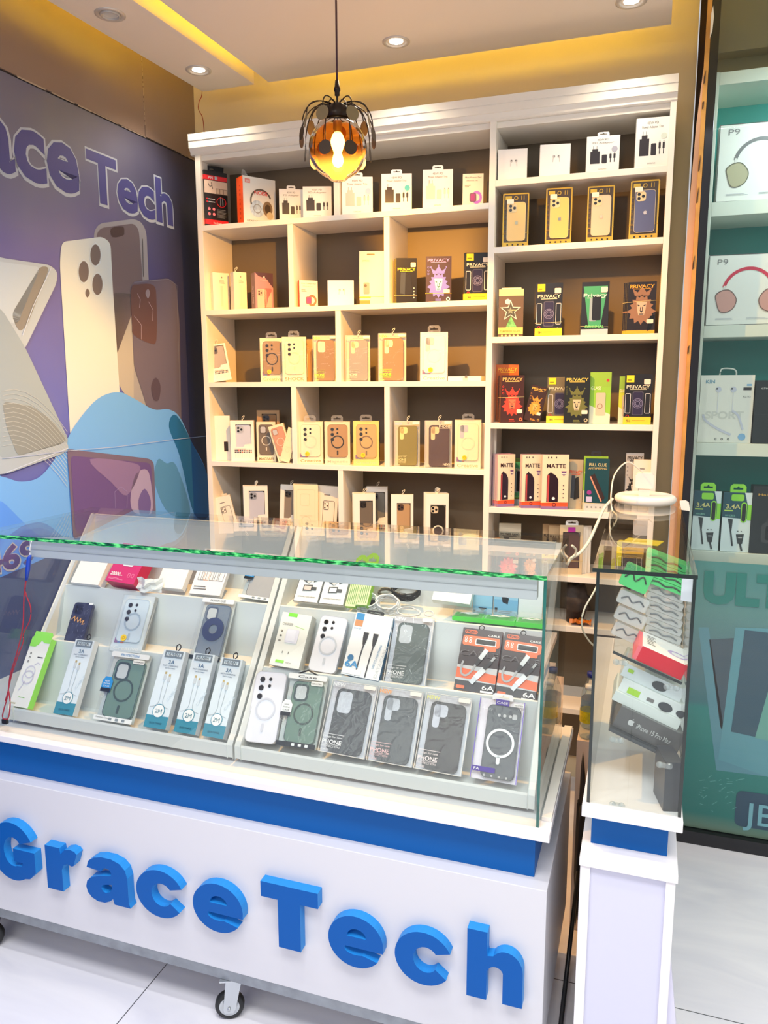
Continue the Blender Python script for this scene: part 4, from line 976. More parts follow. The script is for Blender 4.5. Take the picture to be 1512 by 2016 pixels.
def k_star(root, w, h, d):
    def deco(b):
        b.rect(0, h*.86, w, h, M((236, 226, 150), 0.3), 1); b.disc(w*.36, h*.74, w*.11, M((205, 196, 216), 0.3), 2)
        def star(r, c, L):
            q = []
            for i in range(10): a = PI/2+2*PI*i/10; k = r if i % 2 == 0 else r*.42; q.append((w*.48+k*math.cos(a)*w, h*.55+k*math.sin(a)*w))
            b.polyh(q, [], M(c, 0.25, 0.3), L)
        star(.45, (220, 226, 200), 3); star(.36, (92, 86, 70), 4); star(.16, (150, 152, 120), 5)
        b.poly([(w*.5, h*.44), (w*.75, h*.2), (w*.3, h*.2)], M((120, 190, 110), 0.3, 0.2, noise=0.5, nscale=90), 3)
        b.rect(0, h*.06, w, h*.20, M((222, 206, 110), 0.3, 0.2), 4); b.text('TEMPERED GLASS', w*.48, h*.10, h*.045, M((150, 150, 60)), w=w*.84, L=6, bold=0.02); b.text('HIRE', w*.62, h*.545, h*.03, M((230, 220, 140)), w=w*.24, L=7)
        for i in range(5): b.disc(w*(.15+.16*i), h*.028, w*.04, M((236, 240, 150)), 5, 10)
    carton(w, h, d, M((104, 84, 62), 0.3), M((232, 206, 120), 0.4), deco).build('carton', root)
    hang_tab(root, w, h, m=M((240, 232, 190), 0.4), tw=w*.8, th=h*.03, hole=False)
def k_gold(root, w, h, d, c=(236, 190, 110), logo=(200, 206, 200), label=True):
    def deco(b):
        b.frame(0, 0, w, h, w*.06, w*.05, GOLD, 2); b.rect(w*.04, 0, w*.96, h*.09, GOLD, 3)
        for i in range(4): b.disc(w*(.2+.2*i), h*.045, w*.035, INK, 4, 12)
        hx = b.circ(w*.5, h*.91, w*.085, 6); b.polyh(hx, [b.circ(w*.5, h*.91, w*.055, 6)], GOLD, 3)
        for i in range(2): b.rect(w*(.70+.09*i), h*.875, w*(.725+.09*i), h*.95, GOLD, 3)
        b.rect(w*.10, h*.88, w*.34, h*.95, M((216, 190, 70), 0.4), 3)
        for i in range(7): b.rect(w*.055, h*(.15+.09*i), w*.13, h*(.19+.09*i), M((96, 76, 40), 0.4), 3)
    carton(w, h, d, M((70, 56, 40), 0.25), M((196, 160, 80), 0.35, 0.3), deco).build('carton', root)
    phone_case(root, w*.16, h*.11, w*.88, h*.83, M(c, 0.2), y=-0.006, cam='iphone', camm=M((220, 200, 150), 0.3), logo=M(logo, 0.3), d=0.006)
    if label: b = B(); b.rrect(w*.16, h*.80, w*.42, h*.885, w*.02, M((238, 226, 205), 0.4), 1); b.T = Matrix.Identity(4); o = b.build('price_label', root); o.location.y = -0.0075
    band(root, w, h, d, h*.25, h*.26, M((200, 160, 70)))
def k_newphone(root, w, h, d, cardc=(226, 214, 190), c=(140, 116, 88), cam='note', hole=(232, 218, 190), rev=False, txt=(214, 205, 185), new=(120, 230, 60), print_c=None, label=True):
    pc = M(print_c or txt, 0.4)
    b = B(); b.box(0.001, w-0.001, d*.75, d*.82, 0.001, h-0.001, M(cardc, 0.5)); b.build('inner_card', root)
    phone_case(root, w*.15, h*.02, w*.90, h*.90, M(c, 0.45), y=0.002, cam=cam, camm=M([max(0, v-20) for v in c], 0.4), hole=M(hole, 0.4), d=0.008)
    b = B(); v = [(0, -0.0006, 0), (w, -0.0006, 0), (w, d, 0), (0, d, 0), (0, -0.0006, h), (w, -0.0006, h), (w, d, h), (0, d, h)]
    b.add(v, [(0, 1, 5, 4), (1, 2, 6, 5), (3, 0, 4, 7), (4, 5, 6, 7)], PVC)
    ed = M((230, 224, 214), 0.3)
    for x in (0, w-0.0012): b.rect(x, 0, x+0.0012, h, ed, 4)
    b.rect(0, h-0.0012, w, h, ed, 4); b.rect(0, 0, w, 0.0012, ed, 4)
    if not rev:
        b.text('NEW', w*.04, h*.915, h*.055, M(new, 0.4), w=w*.28, anchor='l', L=5, bold=0.03)
        b.text('Design for new', w*.05, h*.205, h*.028, pc, w=w*.42, anchor='l', L=5); b.text('PHONE', w*.05, h*.125, h*.055, pc, w=w*.42, anchor='l', L=5, bold=0.03)
        b.text('PROTECTION', w*.05, h*.075, h*.028, pc, w=w*.40, anchor='l', L=5); b.text('CASE', w*.05, h*.030, h*.024, pc, w=w*.18, anchor='l', L=5)
        b.rect(w*.05, h*.25, w*.50, h*.256, pc, 5); b.rect(w*.05, h*.112, w*.47, h*.117, pc, 5)
    else:
        b.text('PHONE', w*.96, h*.855, h*.055, pc, w=w*.42, anchor='l', L=5, bold=0.03, rot=PI) if False else b.text('PHONE', w*.94, h*.85, h*.055, pc, w=w*.42, anchor='r', L=5, bold=0.03)
        b.rect(w*.52, h*.92, w*.94, h*.926, pc, 5); b.rect(w*.52, h*.83, w*.94, h*.836, pc, 5); b.text('NEW', w*.94, h*.05, h*.05, pc, w=w*.26, anchor='r', L=5, bold=0.03)
    if label: b.rrect(w*.72, h*.93, w*.97, h*.985, w*.02, M((240, 234, 224), 0.4), 5)
    b.build('clear_box', root)
def k_creative(root, w, h, d, c=(240, 236, 205), ring=(226, 222, 196), cam='dots', word='Creative', wc=(196, 170, 90), card=(240, 232, 196), tab=True, wcol=(150, 140, 120), yel=True, deco_sq=True, stackm=None):
    cm = M(card, 0.45)
    def deco(b):
        b.rect(w*.0, h*.0, w, h*.13, M([min(255, v+8) for v in card], 0.4), 2)
        b.text(word, w*.5, h*.035, h*.07, M(wc, 0.4), w=w*.8, L=4, bold=0.02)
        if deco_sq:
            for i, cc in enumerate(((150, 110, 150), (120, 150, 200), (220, 120, 90))): b.rect(w*(.08+.10*i), h*.15, w*(.18+.10*i), h*(.24-.03*(i == 1)), M(cc, 0.4), 4)
        if yel: b.disc(w*.38, h*.235, w*.09, M((240, 205, 40), 0.4), 20, 16); b.ring(w*.38, h*.235, w*.03, w*.045, M((190, 140, 20)), 21, 12)
    carton(w, h, d, cm, cm, deco).build('card_box', root)
    phone_case(root, w*.12, h*.17, w*.90, h*.93, M(c, 0.35), y=-0.004, cam=cam, camm=M([max(0, v-26) for v in c], 0.35), ringm=M(ring, 0.35), d=0.004)
    b = B(); b.add([(0, -0.0062, 0), (w, -0.0062, 0), (w, -0.0062, h), (0, -0.0062, h), (w, d, 0), (w, d, h), (0, d, 0), (0, d, h)], [(0, 1, 2, 3), (1, 4, 5, 2), (6, 0, 3, 7), (3, 2, 5, 7)], PVC); b.build('clear_cover', root)
    if tab: hang_tab(root, w, h, y=-0.004, tw=w*.46, th=w*.24)
def k_window(root, w, h, d, c=(206, 212, 228), card=(240, 234, 222), icons=True, cam='iphone', dark=(60, 58, 60), tabs=True, wx=(.22, .88), wz=(.34, .90), note=True, lp=True, n=12):
    cm = M(card, 0.45)
    b = B(); x0, x1, z0, z1 = w*wx[0], w*wx[1], h*wz[0], h*wz[1]
    b.prism([(0, 0), (w, 0), (w, h), (0, h)], 0, d, cm, holes=[[(x0, z0), (x1, z0), (x1, z1), (x0, z1)]])
    if icons:
        cols = ((60, 50, 46), (90, 84, 90), (210, 90, 70), (80, 84, 120), (50, 50, 54))
        for i in range(10):
            for j in range(2): b.rrect(w*(.16+.075*i), h*(.20+.045*j), w*(.21+.075*i), h*(.235+.045*j), w*.01, M(cols[(i*3+j) % 5], 0.4), 2)
        for i in range(10): b.rect(w*(.18+.075*i), h*.08, w*(.185+.075*i), h*.18, M((190, 180, 166)), 2)
    if note: bars(b, w*.16, w*.7, h*.285, h*.315, 2, M((170, 160, 146)), 2)
    b.build('window_box', root)
    phone_case(root, x0-w*.02, z0-h*.2, x1-w*.02, z1-h*.01, M(c, 0.15, 0.2), y=0.004, cam=cam, camm=M(dark, 0.3), d=0.006)
    if tabs: b = B(); b.polyh([(x0+(x1-x0)*.35, z0), (x1, z0), (x1, z0+h*.09), (x0+(x1-x0)*.55, z0+h*.07), (x0+(x1-x0)*.5, z0+h*.02)], [], cm, y=0.002); b.build('paper_tab', root)
    if lp: loop(root, w, h)
def k_line(root, w, h, d, card=(238, 228, 210)):
    """white box with an outline drawing of a phone"""
    def deco(b):
        ik = M((60, 54, 50), 0.4); b.frame(w*.30, -0.0 + h*.02, w*.86, h*.72, w*.08, w*.018, ik, 2); b.frame(w*.33, h*.54, w*.58, h*.70, w*.06, w*.02, ik, 3)
        for u, v in ((.40, .66), (.40, .58), (.51, .62)): b.disc(w*u, h*v, w*.035, ik, 4, 10)
        bars(b, w*.34, w*.66, h*.82, h*.86, 1, MINK)
    carton(w, h, d, M(card, 0.45), M(card, 0.45), deco).build('carton', root)
def k_pale(root, w, h, d, c=(238, 226, 190)):
    def deco(b):
        e = M([v-14 for v in c], 0.5); b.frame(w*.12, h*.08, w*.88, h*.92, w*.1, w*.014, e, 2); b.frame(w*.26, h*.62, w*.66, h*.84, w*.08, w*.02, e, 2); b.ring(w*.5, h*.34, w*.17, w*.20, e, 2)
        b.text('PROTECTIVE', w*.5, h*.42, h*.03, e, w=w*.5)
    carton(w, h, d, M(c, 0.45), M(c, 0.45), deco).build('carton', root)
def k_matte(root, w, h, d, edge=(170, 130, 170)):
    def deco(b):
        b.text('MATTE', w*.52, h*.76, h*.075, M((60, 24, 30), 0.4), w=w*.72, L=3, bold=0.035)
        for u in (.20, .32, .50): b.rect(w*u, h*.93, w*(u+.04), h*.96, INK, 2)
        q = [(w*.18, h*.13), (w*.62, h*.13), (w*.62, h*.50)]+[(w*.60, h*.56), (w*.50, h*.63), (w*.36, h*.665), (w*.32, h*.69), (w*.29, h*.665), (w*.21, h*.64), (w*.18, h*.60)]
        b.polyh(q, [], M((44, 22, 34), 0.2), 3); b.rect(w*.20, h*.13, w*.27, h*.63, M((190, 70, 70), 0.3), 4)
        b.disc(w*.45, h*.20, w*.06, WHITE, 5, 14)
        b.poly([(w*.72, h*.70), (w*.92, h*.70), (w*.88, h*.64), (w*.82, h*.61), (w*.76, h*.64)], M((120, 84, 130), 0.4), 3); b.rect(w*.72, h*.645, w*.92, h*.665, CREAMC, 4)
        for i in range(4): b.disc(w*.82, h*(.44-.075*i), w*.025, M((70, 40, 60)), 3, 8)
        b.rect(0, h*.055, w, h*.125, M((232, 84, 40), 0.4), 3); b.rect(0, 0, w, h*.055, M((136, 104, 150), 0.4), 3); b.ring(w*.48, h*.085, w*.05, w*.08, M((110, 20, 20)), 5, 14)
    carton(w, h, d, M((238, 220, 184), 0.45), M(edge, 0.45), deco).build('carton', root)
def k_glue(root, w, h, d):
    def deco(b):
        b.text('FULL GLUE', w*.52, h*.86, h*.06, M((226, 206, 140)), w=w*.72, bold=0.03, L=3); b.text('ANTI-PEEPING', w*.52, h*.80, h*.04, M((216, 190, 120)), w=w*.76, bold=0.02, L=3)
        b.poly([(w*.24, h*.68), (w*.40, h*.72), (w*.86, h*.26), (w*.72, h*.20)], M((60, 42, 40), 0.2), 3); b.poly([(w*.20, h*.66), (w*.25, h*.67), (w*.74, h*.20), (w*.70, h*.18)], M((226, 150, 120), 0.3), 4)
        b.disc(w*.20, h*.36, w*.10, M((160, 60, 140), 0.3), 4, 16); b.rect(w*.08, h*.18, w*.32, h*.28, M((206, 196, 226), 0.4), 4)
        b.rect(0, 0, w, h*.16, M((205, 205, 196), 0.4), 3)
        for i in range(5): b.ring(w*(.14+.18*i), h*.08, w*.02, w*.035, INK, 4, 10)
    carton(w, h, d, M((24, 70, 78), 0.3), M((46, 60, 60), 0.4), deco).build('carton', root)
def k_green(root, w, h, d, c=(150, 205, 60)):
    def deco(b):
        b.rect(0, h*.72, w, h, M((150, 196, 60), 0.4), 1); b.poly([(0, 0), (w, 0), (w, h*.18), (0, h*.36)], M((226, 230, 200), 0.4), 1)
        b.text('GLASS', w*.3, h*.66, h*.07, M((236, 240, 190)), w=w*.5, bold=0.03, L=3); b.ring(w*.84, h*.84, w*.0001, w*.07, M((220, 60, 60)), 3, 14)
        b.rrect(w*.30, h*.16, w*.76, h*.60, w*.06, M((206, 196, 170), 0.25), 4); b.ring(w*.5, h*.34, w*.10, w*.13, M((150, 110, 80)), 5)
    carton(w, h, d, M(c, 0.4), M((90, 84, 60), 0.4), deco).build('carton', root)
def k_iphonebox(root, w, h, d):
    def deco(b):
        b.poly([(0, h), (w, h), (w, h*.60), (w*.6, h*.85), (w*.2, h*.9)], M((70, 44, 60), 0.35), 2)
        b.rrect(w*.10, -h*.0+0.0005, w*.62, h*.55, w*.10, M((226, 176, 160), 0.3), 3); b.rrect(w*.13, h*.36, w*.40, h*.53, w*.06, M((206, 156, 142), 0.3), 4)
        for u, v in ((.20, .48), (.20, .41), (.32, .445)): lensdot(b, w*u, h*v, w*.045, 5)
        b.rrect(w*.50, 0.0005, w*.92, h*.58, w*.08, M((150, 96, 100), 0.3), 3); b.poly([(w*.60, h*.05), (w*.90, h*.05), (w*.90, h*.50), (w*.70, h*.30)], M((226, 160, 150), 0.3), 4)
        apple(b, w*.5, h*.88, w*.09, M((226, 216, 216)), 5); b.text('Protective', w*.5, h*.79, h*.03, M((226, 206, 206)), w=w*.4, L=4)
    sd = M((112, 72, 84), 0.35); b = carton(w, h, d, M((176, 124, 134), 0.35), sd, deco); left_face(b, d)
    b.text('iPhone 15 Pro Max', d*.62, h*.16, d*.34, M((226, 210, 210)), rot=PI/2, w=h*.48, anchor='l', L=1); b.T = Matrix.Identity(4); b.build('carton', root)
def k_tallpale(root, w, h, d):
    def deco(b):
        b.rrect(w*.30, h*.93, w*.62, h*.955, w*.03, M((120, 110, 70)), 2); b.text('OTRORE', w*.26, h*.81, h*.03, M((140, 140, 90)), w=w*.28)
        b.rrect(w*.16, h*.20, w*.40, h*.42, w*.05, M((150, 130, 130), 0.3), 3); b.disc(w*.24, h*.36, w*.06, M((70, 60, 60)), 4)
        b.rect(0.0, h*.13, w*.45, h*.16, M((206, 160, 50)), 3); b.rect(0, h*.02, w*.42, h*.085, M((150, 120, 60)), 3)
    carton(w, h, d, M((240, 236, 200), 0.45), M((236, 226, 180), 0.45), deco).build('carton', root); band(root, w, h, d, h*.155, h*.15)
def k_cable(root, w, h, d):
    wb = M((222, 232, 240), 0.35)
    def deco(b):
        b.rect(0, 0, w, h*.155, TEALC, 2); b.disc(w*.50, h*.215, w*.27, TEALC, 3, 26); b.disc(w*.50, h*.215, w*.24, WHITE, 4, 26); b.text('2M', w*.50, h*.187, h*.055, M((60, 120, 140)), w=w*.30, L=6)
        b.text('QUICK CHARGE', w*.5, h*.05, h*.025, M((20, 70, 96)), w=w*.55, L=4)
        b.frame(w*.10, h*.90, w*.92, h*.99, w*.02, w*.07, M((120, 134, 146)), 3); b.text('HUVEN', w*.50, h*.925, h*.04, M((96, 110, 120)), w=w*.52, L=4, bold=0.02)
        b.text('3A', w*.50, h*.82, h*.05, M((70, 110, 150)), w=w*.28, L=3, bold=0.015); b.text('FAST CHARGING', w*.5, h*.785, h*.02, M((80, 110, 140)), w=w*.7, L=3); b.text('DATA CABLE', w*.5, h*.755, h*.016, M((80, 110, 140)), w=w*.45, L=3)
        g = M((176, 186, 196), 0.4); gd = M((214, 190, 130), 0.35, 0.4)
        for u, c in ((.38, gd), (.58, gd)):
            b.rect(w*(u-.045), h*(.68 if u < .5 else .655), w*(u+.045), h*(.715 if u < .5 else .69), c, 3); b.rrect(w*(u-.06), h*(.61 if u < .5 else .59), w*(u+.06), h*(.685 if u < .5 else .66), w*.02, M((200, 206, 214)), 4)
            sgn = -1 if u < .5 else 1
            q = [(w*u, h*.60), (w*(u+.0*sgn), h*.45), (w*(u-.02*sgn), h*.34), (w*(u+.10*sgn), h*.275), (w*(u+.33*sgn), h*.255)]
            b.line([(p.x, p.y) for p in spline([(*p, 0) for p in q], 4)], w*.022, g, 3)
        b.text('CABLE', w*.78, h*.34, h*.035, M((200, 214, 226)), w=h*.20, L=3, rot=R(62), anchor='l')
    carton(w, h, d, wb, M((214, 224, 234), 0.4), deco).build('carton', root)
    b = B(); q = [(w*.55, .003, h), (w*.50, .003, h+w*.18), (w*.62, .003, h+w*.27), (w*.70, .003, h+w*.15), (w*.62, .003, h)]
    b.tube([tuple(p) for p in spline(q, 4)], 0.0016, BLACK, 5); b.build('hanging_loop', root)

# ================================================================== STOCK ON THE WALL SHELVES
def solveX(px, Y, z):
    X = 0.0; py = 900
    for _ in range(6):
        X = onY(px, py, Y).x; py = proj((X, Y, z))[1]
    return X
def solve_w(px, P, yaw):
    lo, hi = 0.005, 0.6; c, s = math.cos(yaw), math.sin(yaw)
    for _ in range(30):
        m = (lo+hi)/2; x = proj((P[0]+c*m, P[1]+s*m, P[2]))[0]
        if x < px: lo = m
        else: hi = m
    return (lo+hi)/2
def put(kind, name, label, cat, xl, xr, yt, z, Y=2.82, yaw=14, d=0.02, group=None, lean=0, roll=0, w=None, h=None, **o):
    yaw = R(yaw); X = solveX(xl, Y, z)
    w = w or solve_w(xr, (X, Y, z), yaw)
    if h is None:
        lo, hi = 0.01, 0.6
        for _ in range(30):
            m = (lo+hi)/2
            if proj((X, Y, z+m))[1] > yt: lo = m
            else: hi = m
        h = (lo+hi)/2
    rl = R(roll); lift = max(0, w*math.sin(rl))
    mtx = Matrix.Translation((X, Y, z+lift+0.0004)) @ Matrix.Rotation(yaw, 4, 'Z') @ Matrix.Rotation(-R(lean), 4, 'X') @ Matrix.Rotation(rl, 4, 'Y')
    t = thing(name, label, cat, mtx, group); kind(t, w, h, d, **o); 
    t_info[t.name] = (w, h, d, mtx); return t
t_info = {}
def behind(t, k, dx, dy, label, dz=0.0, rot=0, group=None):
    w, h, d, mtx = t_info[t.name]
    o = dup(t, mtx @ Matrix.Translation((dx, dy, dz)) @ Matrix.Rotation(R(rot), 4, 'Y'), label, group); return o
ordn = ['second', 'third', 'fourth', 'fifth', 'sixth', 'seventh', 'eighth']
def stack(t, n, where, dx=-0.0025, gap=0.0012, group=None, kindname='pack'):
    w, h, d, _ = t_info[t.name]
    for i in range(1, n):
        behind(t, i, dx*i+random.uniform(-.0006, .0006), (d+gap)*i, '%s %s behind the front one of %s' % (ordn[i-1], kindname, where), group=group)
AB, SP, PC, EB = 'adapter_box', 'screen_protector_box', 'phone_case_pack', 'earbuds_box'
z = LT[0]
put(k_blackbox, 'earphone_box', 'black and red earphone box with raised hanging flap at the top left shelf end', 'earphone box', 404.9, 450, 334, z, 2.812, 56, 0.06)
put(k_headphone, 'headphone_box', 'white and orange boxed headphones beside the black and red box', 'headphone box', 480.3, 543.8, 345, z, 2.812, 55, 0.055)
put(k_adapter, AB, 'white charger box between the headphone box and another charger box', 'charger box', 550.6, 598, 372, z, 2.84, 26, 0.03, t2='PD Adapter')
put(k_adapter, AB, 'white charger box just left of the pendant globe on the top shelf', 'charger box', 597, 653, 367.5, z, 2.815, 18, 0.03, t2='PD Adapter', tab=False)
put(k_adapter, AB, 'pale charger box with faded print just right of the pendant globe', 'charger box', 673.6, 733.9, 348.4, z, 2.81, 18, 0.035, pale=True, sticker=(200, 190, 215))
put(k_adapter, AB, 'charger box with turquoise round seal on the top shelf', 'charger box', 751, 810.5, 342.5, z, 2.81, 16, 0.035, sticker=(90, 190, 190))
put(k_adapter, AB, 'charger box with glossy white plug picture on the top shelf', 'charger box', 832, 891, 334.5, z, 2.81, 15, 0.035, ink=M((222, 212, 190), 0.3))
put(k_watch, 'power_pad_box', 'small cream box with pink ring picture at the right end of the long top shelf', 'charger box', 910.5, 951, 342.5, z, 2.82, 14, 0.03, pink=(190, 120, 220))
z = RTZ[0]
put(k_plain, EB, 'white earbuds box at the left of the top right shelf', 'earbuds box', 979.7, 1037, 295, z, 2.815, 10, 0.045)
put(k_plain, EB, 'second white earbuds box on the top right shelf', 'earbuds box', 1062, 1121.6, 285.5, z, 2.815, 10, 0.045)
put(k_adapter, AB, 'charger box with hanging tab and grey sticker on the top right shelf', 'charger box', 1153, 1218, 270, z, 2.812, 6, 0.04, t2='PD Adapter', sticker=(176, 176, 190))
put(k_adapter, AB, 'tallest charger box at the right end of the top right shelf', 'charger box', 1249, 1314, 234, z, 2.81, 4, 0.045, tab=False, sticker=(205, 215, 205))
z = RTZ[1]
for i, (a, c_, t_, col, lg, lb) in enumerate(((988.4, 1039.5, 382, (238, 196, 120), (190, 186, 160), 'gold framed case pack holding a gold case, leftmost of four'), (1072.4, 1124, 371.5, (236, 188, 104), (120, 140, 150), 'gold framed case pack with gold case and yellow glint, second of four'),
    (1153.5, 1206, 368, (226, 190, 156), (214, 190, 170), 'gold framed case pack with pale rose case in crinkled film, third of four'), (1237, 1293.8, 357, (86, 92, 130), (190, 190, 200), 'gold framed case pack holding a blue case, rightmost of four'))):
    put(k_gold, PC, lb, 'phone case', a, c_, t_, z, 2.82, 8 - 2*i, 0.018, 'gold framed case packs', c=col, logo=lg)
z = RTZ[2]
put(k_star, SP, 'bronze screen protector pack with shiny star picture', 'screen protector', 980.8, 1029, 570, z, 2.82, 8, 0.014)
t = put(k_privacy, SP, 'black screen protector pack with phone picture and yellow base under the gold case packs', 'screen protector', 1053, 1105, 558, z, 2.82, 6, 0.012, pic='phone', strip=(250, 222, 40), yel_top=True, sticker=True)
band(t, *t_info[t.name][:3], 0.045, 0.048)
t = put(k_privacy, SP, 'black and green screen protector pack with two phones pictured', 'screen protector', 1142.5, 1196, 556, z, 2.82, 4, 0.012, pic='greenphone', title='Privacy', txt=(220, 240, 226)); band(t, *t_info[t.name][:3], 0.03, 0.027)
t = put(k_privacy, SP, 'front pack with beast picture and orange title of the banded bundle at the right panel', 'screen protector', 1232.5, 1288, 556, z, 2.815, 4, 0.007, pic='beast', txt=(240, 170, 40), c1=(150, 110, 80), c2=(210, 180, 150), side=(196, 180, 60), bg=(34, 24, 22)); band(t, *t_info[t.name][:3], 0.105, 0.11)
stack(t, 4, 'the bundle with beast picture by the right panel', dx=-0.0042, gap=0.001)
# fourth right shelf
z = RTZ[3]
t = put(k_privacy, SP, 'rear orange tinted lion pack sticking up behind the banded red lion packs', 'screen protector', 975, 1019, 718, z, 2.90, 10, 0.008, lean=-4, c1=(240, 130, 50), c2=(246, 190, 60), txt=(250, 200, 60), bg=(206, 110, 50), side=(236, 180, 70))
t = put(k_privacy, SP, 'front red lion pack of the banded bundle at the middle panel', 'screen protector', 984.6, 1030, 739, z, 2.815, 12, 0.009, c1=(236, 70, 50), c2=(246, 120, 80), txt=(246, 190, 110), bg=(66, 34, 26), side=(236, 170, 60)); band(t, *t_info[t.name][:3], 0.09, 0.093)
stack(t, 5, 'the red lion bundle by the middle panel', dx=-0.002, gap=0.001)
put(k_privacy, SP, 'orange lion pack leaning to the right beside the red lion bundle', 'screen protector', 1030.8, 1057, 760, z, 2.83, 4, 0.009, roll=12, w=0.058, h=0.128, c1=(226, 150, 50), c2=(240, 180, 90), txt=(246, 190, 80), bg=(58, 34, 24))
put(k_privacy, SP, 'pale pack with yellow corner half hidden behind the green lion pack', 'screen protector', 1075.5, 1125, 742.5, z, 2.845, 6, 0.010, pic='phone', bg=(120, 110, 80), strip=(246, 220, 60), yel_top=True, sticker=False)
put(k_privacy, SP, 'black lion pack with olive crown in the middle of the shelf', 'screen protector', 1109, 1158.7, 739.5, z, 2.82, 4, 0.012, c1=(110, 112, 50), c2=(206, 190, 150), txt=(236, 206, 90), bg=(30, 30, 24))
t = put(k_green, SP, 'green and cream glass protector pack beside the black lion pack', 'screen protector', 1158.7, 1200, 733, z, 2.84, 2, 0.016); 
put(k_green, SP, 'narrow lime green pack half hidden behind the pack marked 9H', 'screen protector', 1216, 1240, 741, z, 2.85, 0, 0.012, c=(206, 220, 60))
put(k_privacy, SP, 'black pack with phone picture and yellow base marked 9H at the right panel', 'screen protector', 1226.5, 1280, 737, z, 2.815, 2, 0.016, pic='phone', strip=(246, 206, 50), yel_top=True)
# fifth right shelf: the cream packs
z = RTZ[4]; MG = 'cream packs with dark dome picture'
random.seed(21)
for (a, c_, n_, yw, where) in ((978.5, 1011.9, 7, 30, 'the leftmost cream bundle'), (1026, 1064.9, 4, 20, 'the middle cream bundle'), (1065.5, 1117, 2, 12, 'the rightmost cream bundle')):
    t = put(k_matte, SP, 'front cream pack with dark dome picture of '+where, 'screen protector', a, c_, 895, z, 2.812, yw, 0.0052, MG); band(t, *t_info[t.name][:3], 0.024, 0.028)
    stack(t, n_, where, dx=-0.0012, gap=0.0004, group=MG)
put(k_privacy, SP, 'green and grey pack glimpsed between the left and middle cream bundles', 'screen protector', 1006, 1030, 902, z, 2.90, 8, 0.01, pic='greenphone', title='PRIVACY', bg=(90, 110, 40), sticker=False)
put(k_privacy, SP, 'pack with orange title and dark glass slabs right of the cream bundles', 'screen protector', 1117, 1145, 905, z, 2.86, 4, 0.01, pic='slabs', bg=(190, 176, 146), txt=(226, 90, 50), sticker=False)
t = put(k_glue, SP, 'teal pack with diagonal phone picture and full glue title', 'screen protector', 1149, 1196, 903, z, 2.815, 4, 0.012); band(t, *t_info[t.name][:3], 0.03, 0.028)
t = put(k_green, SP, 'green pack with dark hook directly behind the full glue pack', 'screen protector', 1146, 1193, 898, z, 2.86, 4, 0.02)
hang_tab(t, t_info[t.name][0], t_info[t.name][1], m=DK)
put(k_privacy, SP, 'black and white pack behind the white charger cube', 'screen protector', 1228, 1262, 892, z, 2.87, 6, 0.012, bg=(190, 186, 180), c1=(40, 38, 40), c2=(230, 226, 218), txt=(50, 46, 46))
put(k_line, SP, 'pale pack with dark lettering right behind the charger cube', 'screen protector', 1243, 1279, 905, z, 2.84, 4, 0.012)
# sixth right shelf
z = RTZ[5]
put(k_privacy, SP, 'upright white pack with black title on the shelf below the cream bundles', 'screen protector', 981, 1024, 1030, z, 2.88, 6, 0.012, title='POLYMER NANO', bg=(206, 198, 176), txt=(30, 28, 28), pic='slabs', sticker=False)
b = B(); random.seed(4); c0 = Vector((solveX(983, 2.86, 1.05), 2.86, z+0.018)); 
b.box(-0.03, 0.04, -0.01, 0.02, -0.017, 0.05, M((44, 34, 30), 0.6)); 
b.build('dark_wrapper', matrix=Matrix.Translation(c0) @ Matrix.Rotation(0.3, 4, 'Y')); tag(bpy.data.objects['dark_wrapper'], 'dark crumpled wrapper at the left of the shelf below the cream bundles', 'wrapper')
b = B(); pts = []
for i in range(9):
    for j in range(6): pts.append((i*0.009, random.uniform(-.006, .006), j*0.010+random.uniform(-.003, .003)))
b.add(pts, [(i*6+j, i*6+j+1, (i+1)*6+j+1, (i+1)*6+j) for i in range(8) for j in range(5)], M((226, 150, 60), 0.4)); o = b.build('foil_wrapper', matrix=Matrix.Translation(c0+Vector((-0.035, -0.02, 0.03))) @ Matrix.Rotation(-0.5, 4, 'Y')); tag(o, 'crumpled orange foil wrapper beside the upright white pack', 'wrapper')
put(k_privacy, SP, 'brown pack with title FULL, left behind the open case pack', 'screen protector', 1066, 1104, 1032, z, 2.89, 4, 0.012, title='FULL GLUE', bg=(190, 160, 120), txt=(90, 60, 40), pic='slabs', sticker=False)
put(k_privacy, SP, 'brown pack with title FULL, right behind the open case pack', 'screen protector', 1078, 1114, 1034, z, 2.87, 4, 0.012, title='FULL GLUE', bg=(196, 168, 128), txt=(90, 60, 40), pic='slabs', sticker=False)
t = put(k_window, PC, 'case pack with white hanging tab and magenta label on the sixth right shelf', 'phone case', 1100, 1145, 1034, z, 2.825, 14, 0.008, c=(96, 74, 70), card=(206, 186, 150), icons=False, cam='none', tabs=False, lp=False, wx=(.12, .88), wz=(.12, .86), note=False)
w_, h_ = t_info[t.name][:2]; hang_tab(t, w_, h_, m=CARD, tw=w_*.55, th=h_*.1)
b = B(); b.rect(w_*.34, h_*.86, w_*.66, h_*.96, M((176, 40, 150), 0.4), 2); b.build('magenta_label', t); band(t, w_, h_, 0.03, 0.05, 0.05)
for i in range(3):
    put(k_line, PC, '%s narrow cream box edge behind the case pack with magenta label' % ('nearest', 'middle', 'farthest')[i], 'phone case', 1104+i*6, 1149+i*6, 1037-i, z, 2.836+0.010*i, 14, 0.008)
b = B(); random.seed(8); pts = []
for i in range(8):
    for j in range(5): pts.append((i*0.011, j*0.010, 0.014+random.uniform(-.008, .010)))
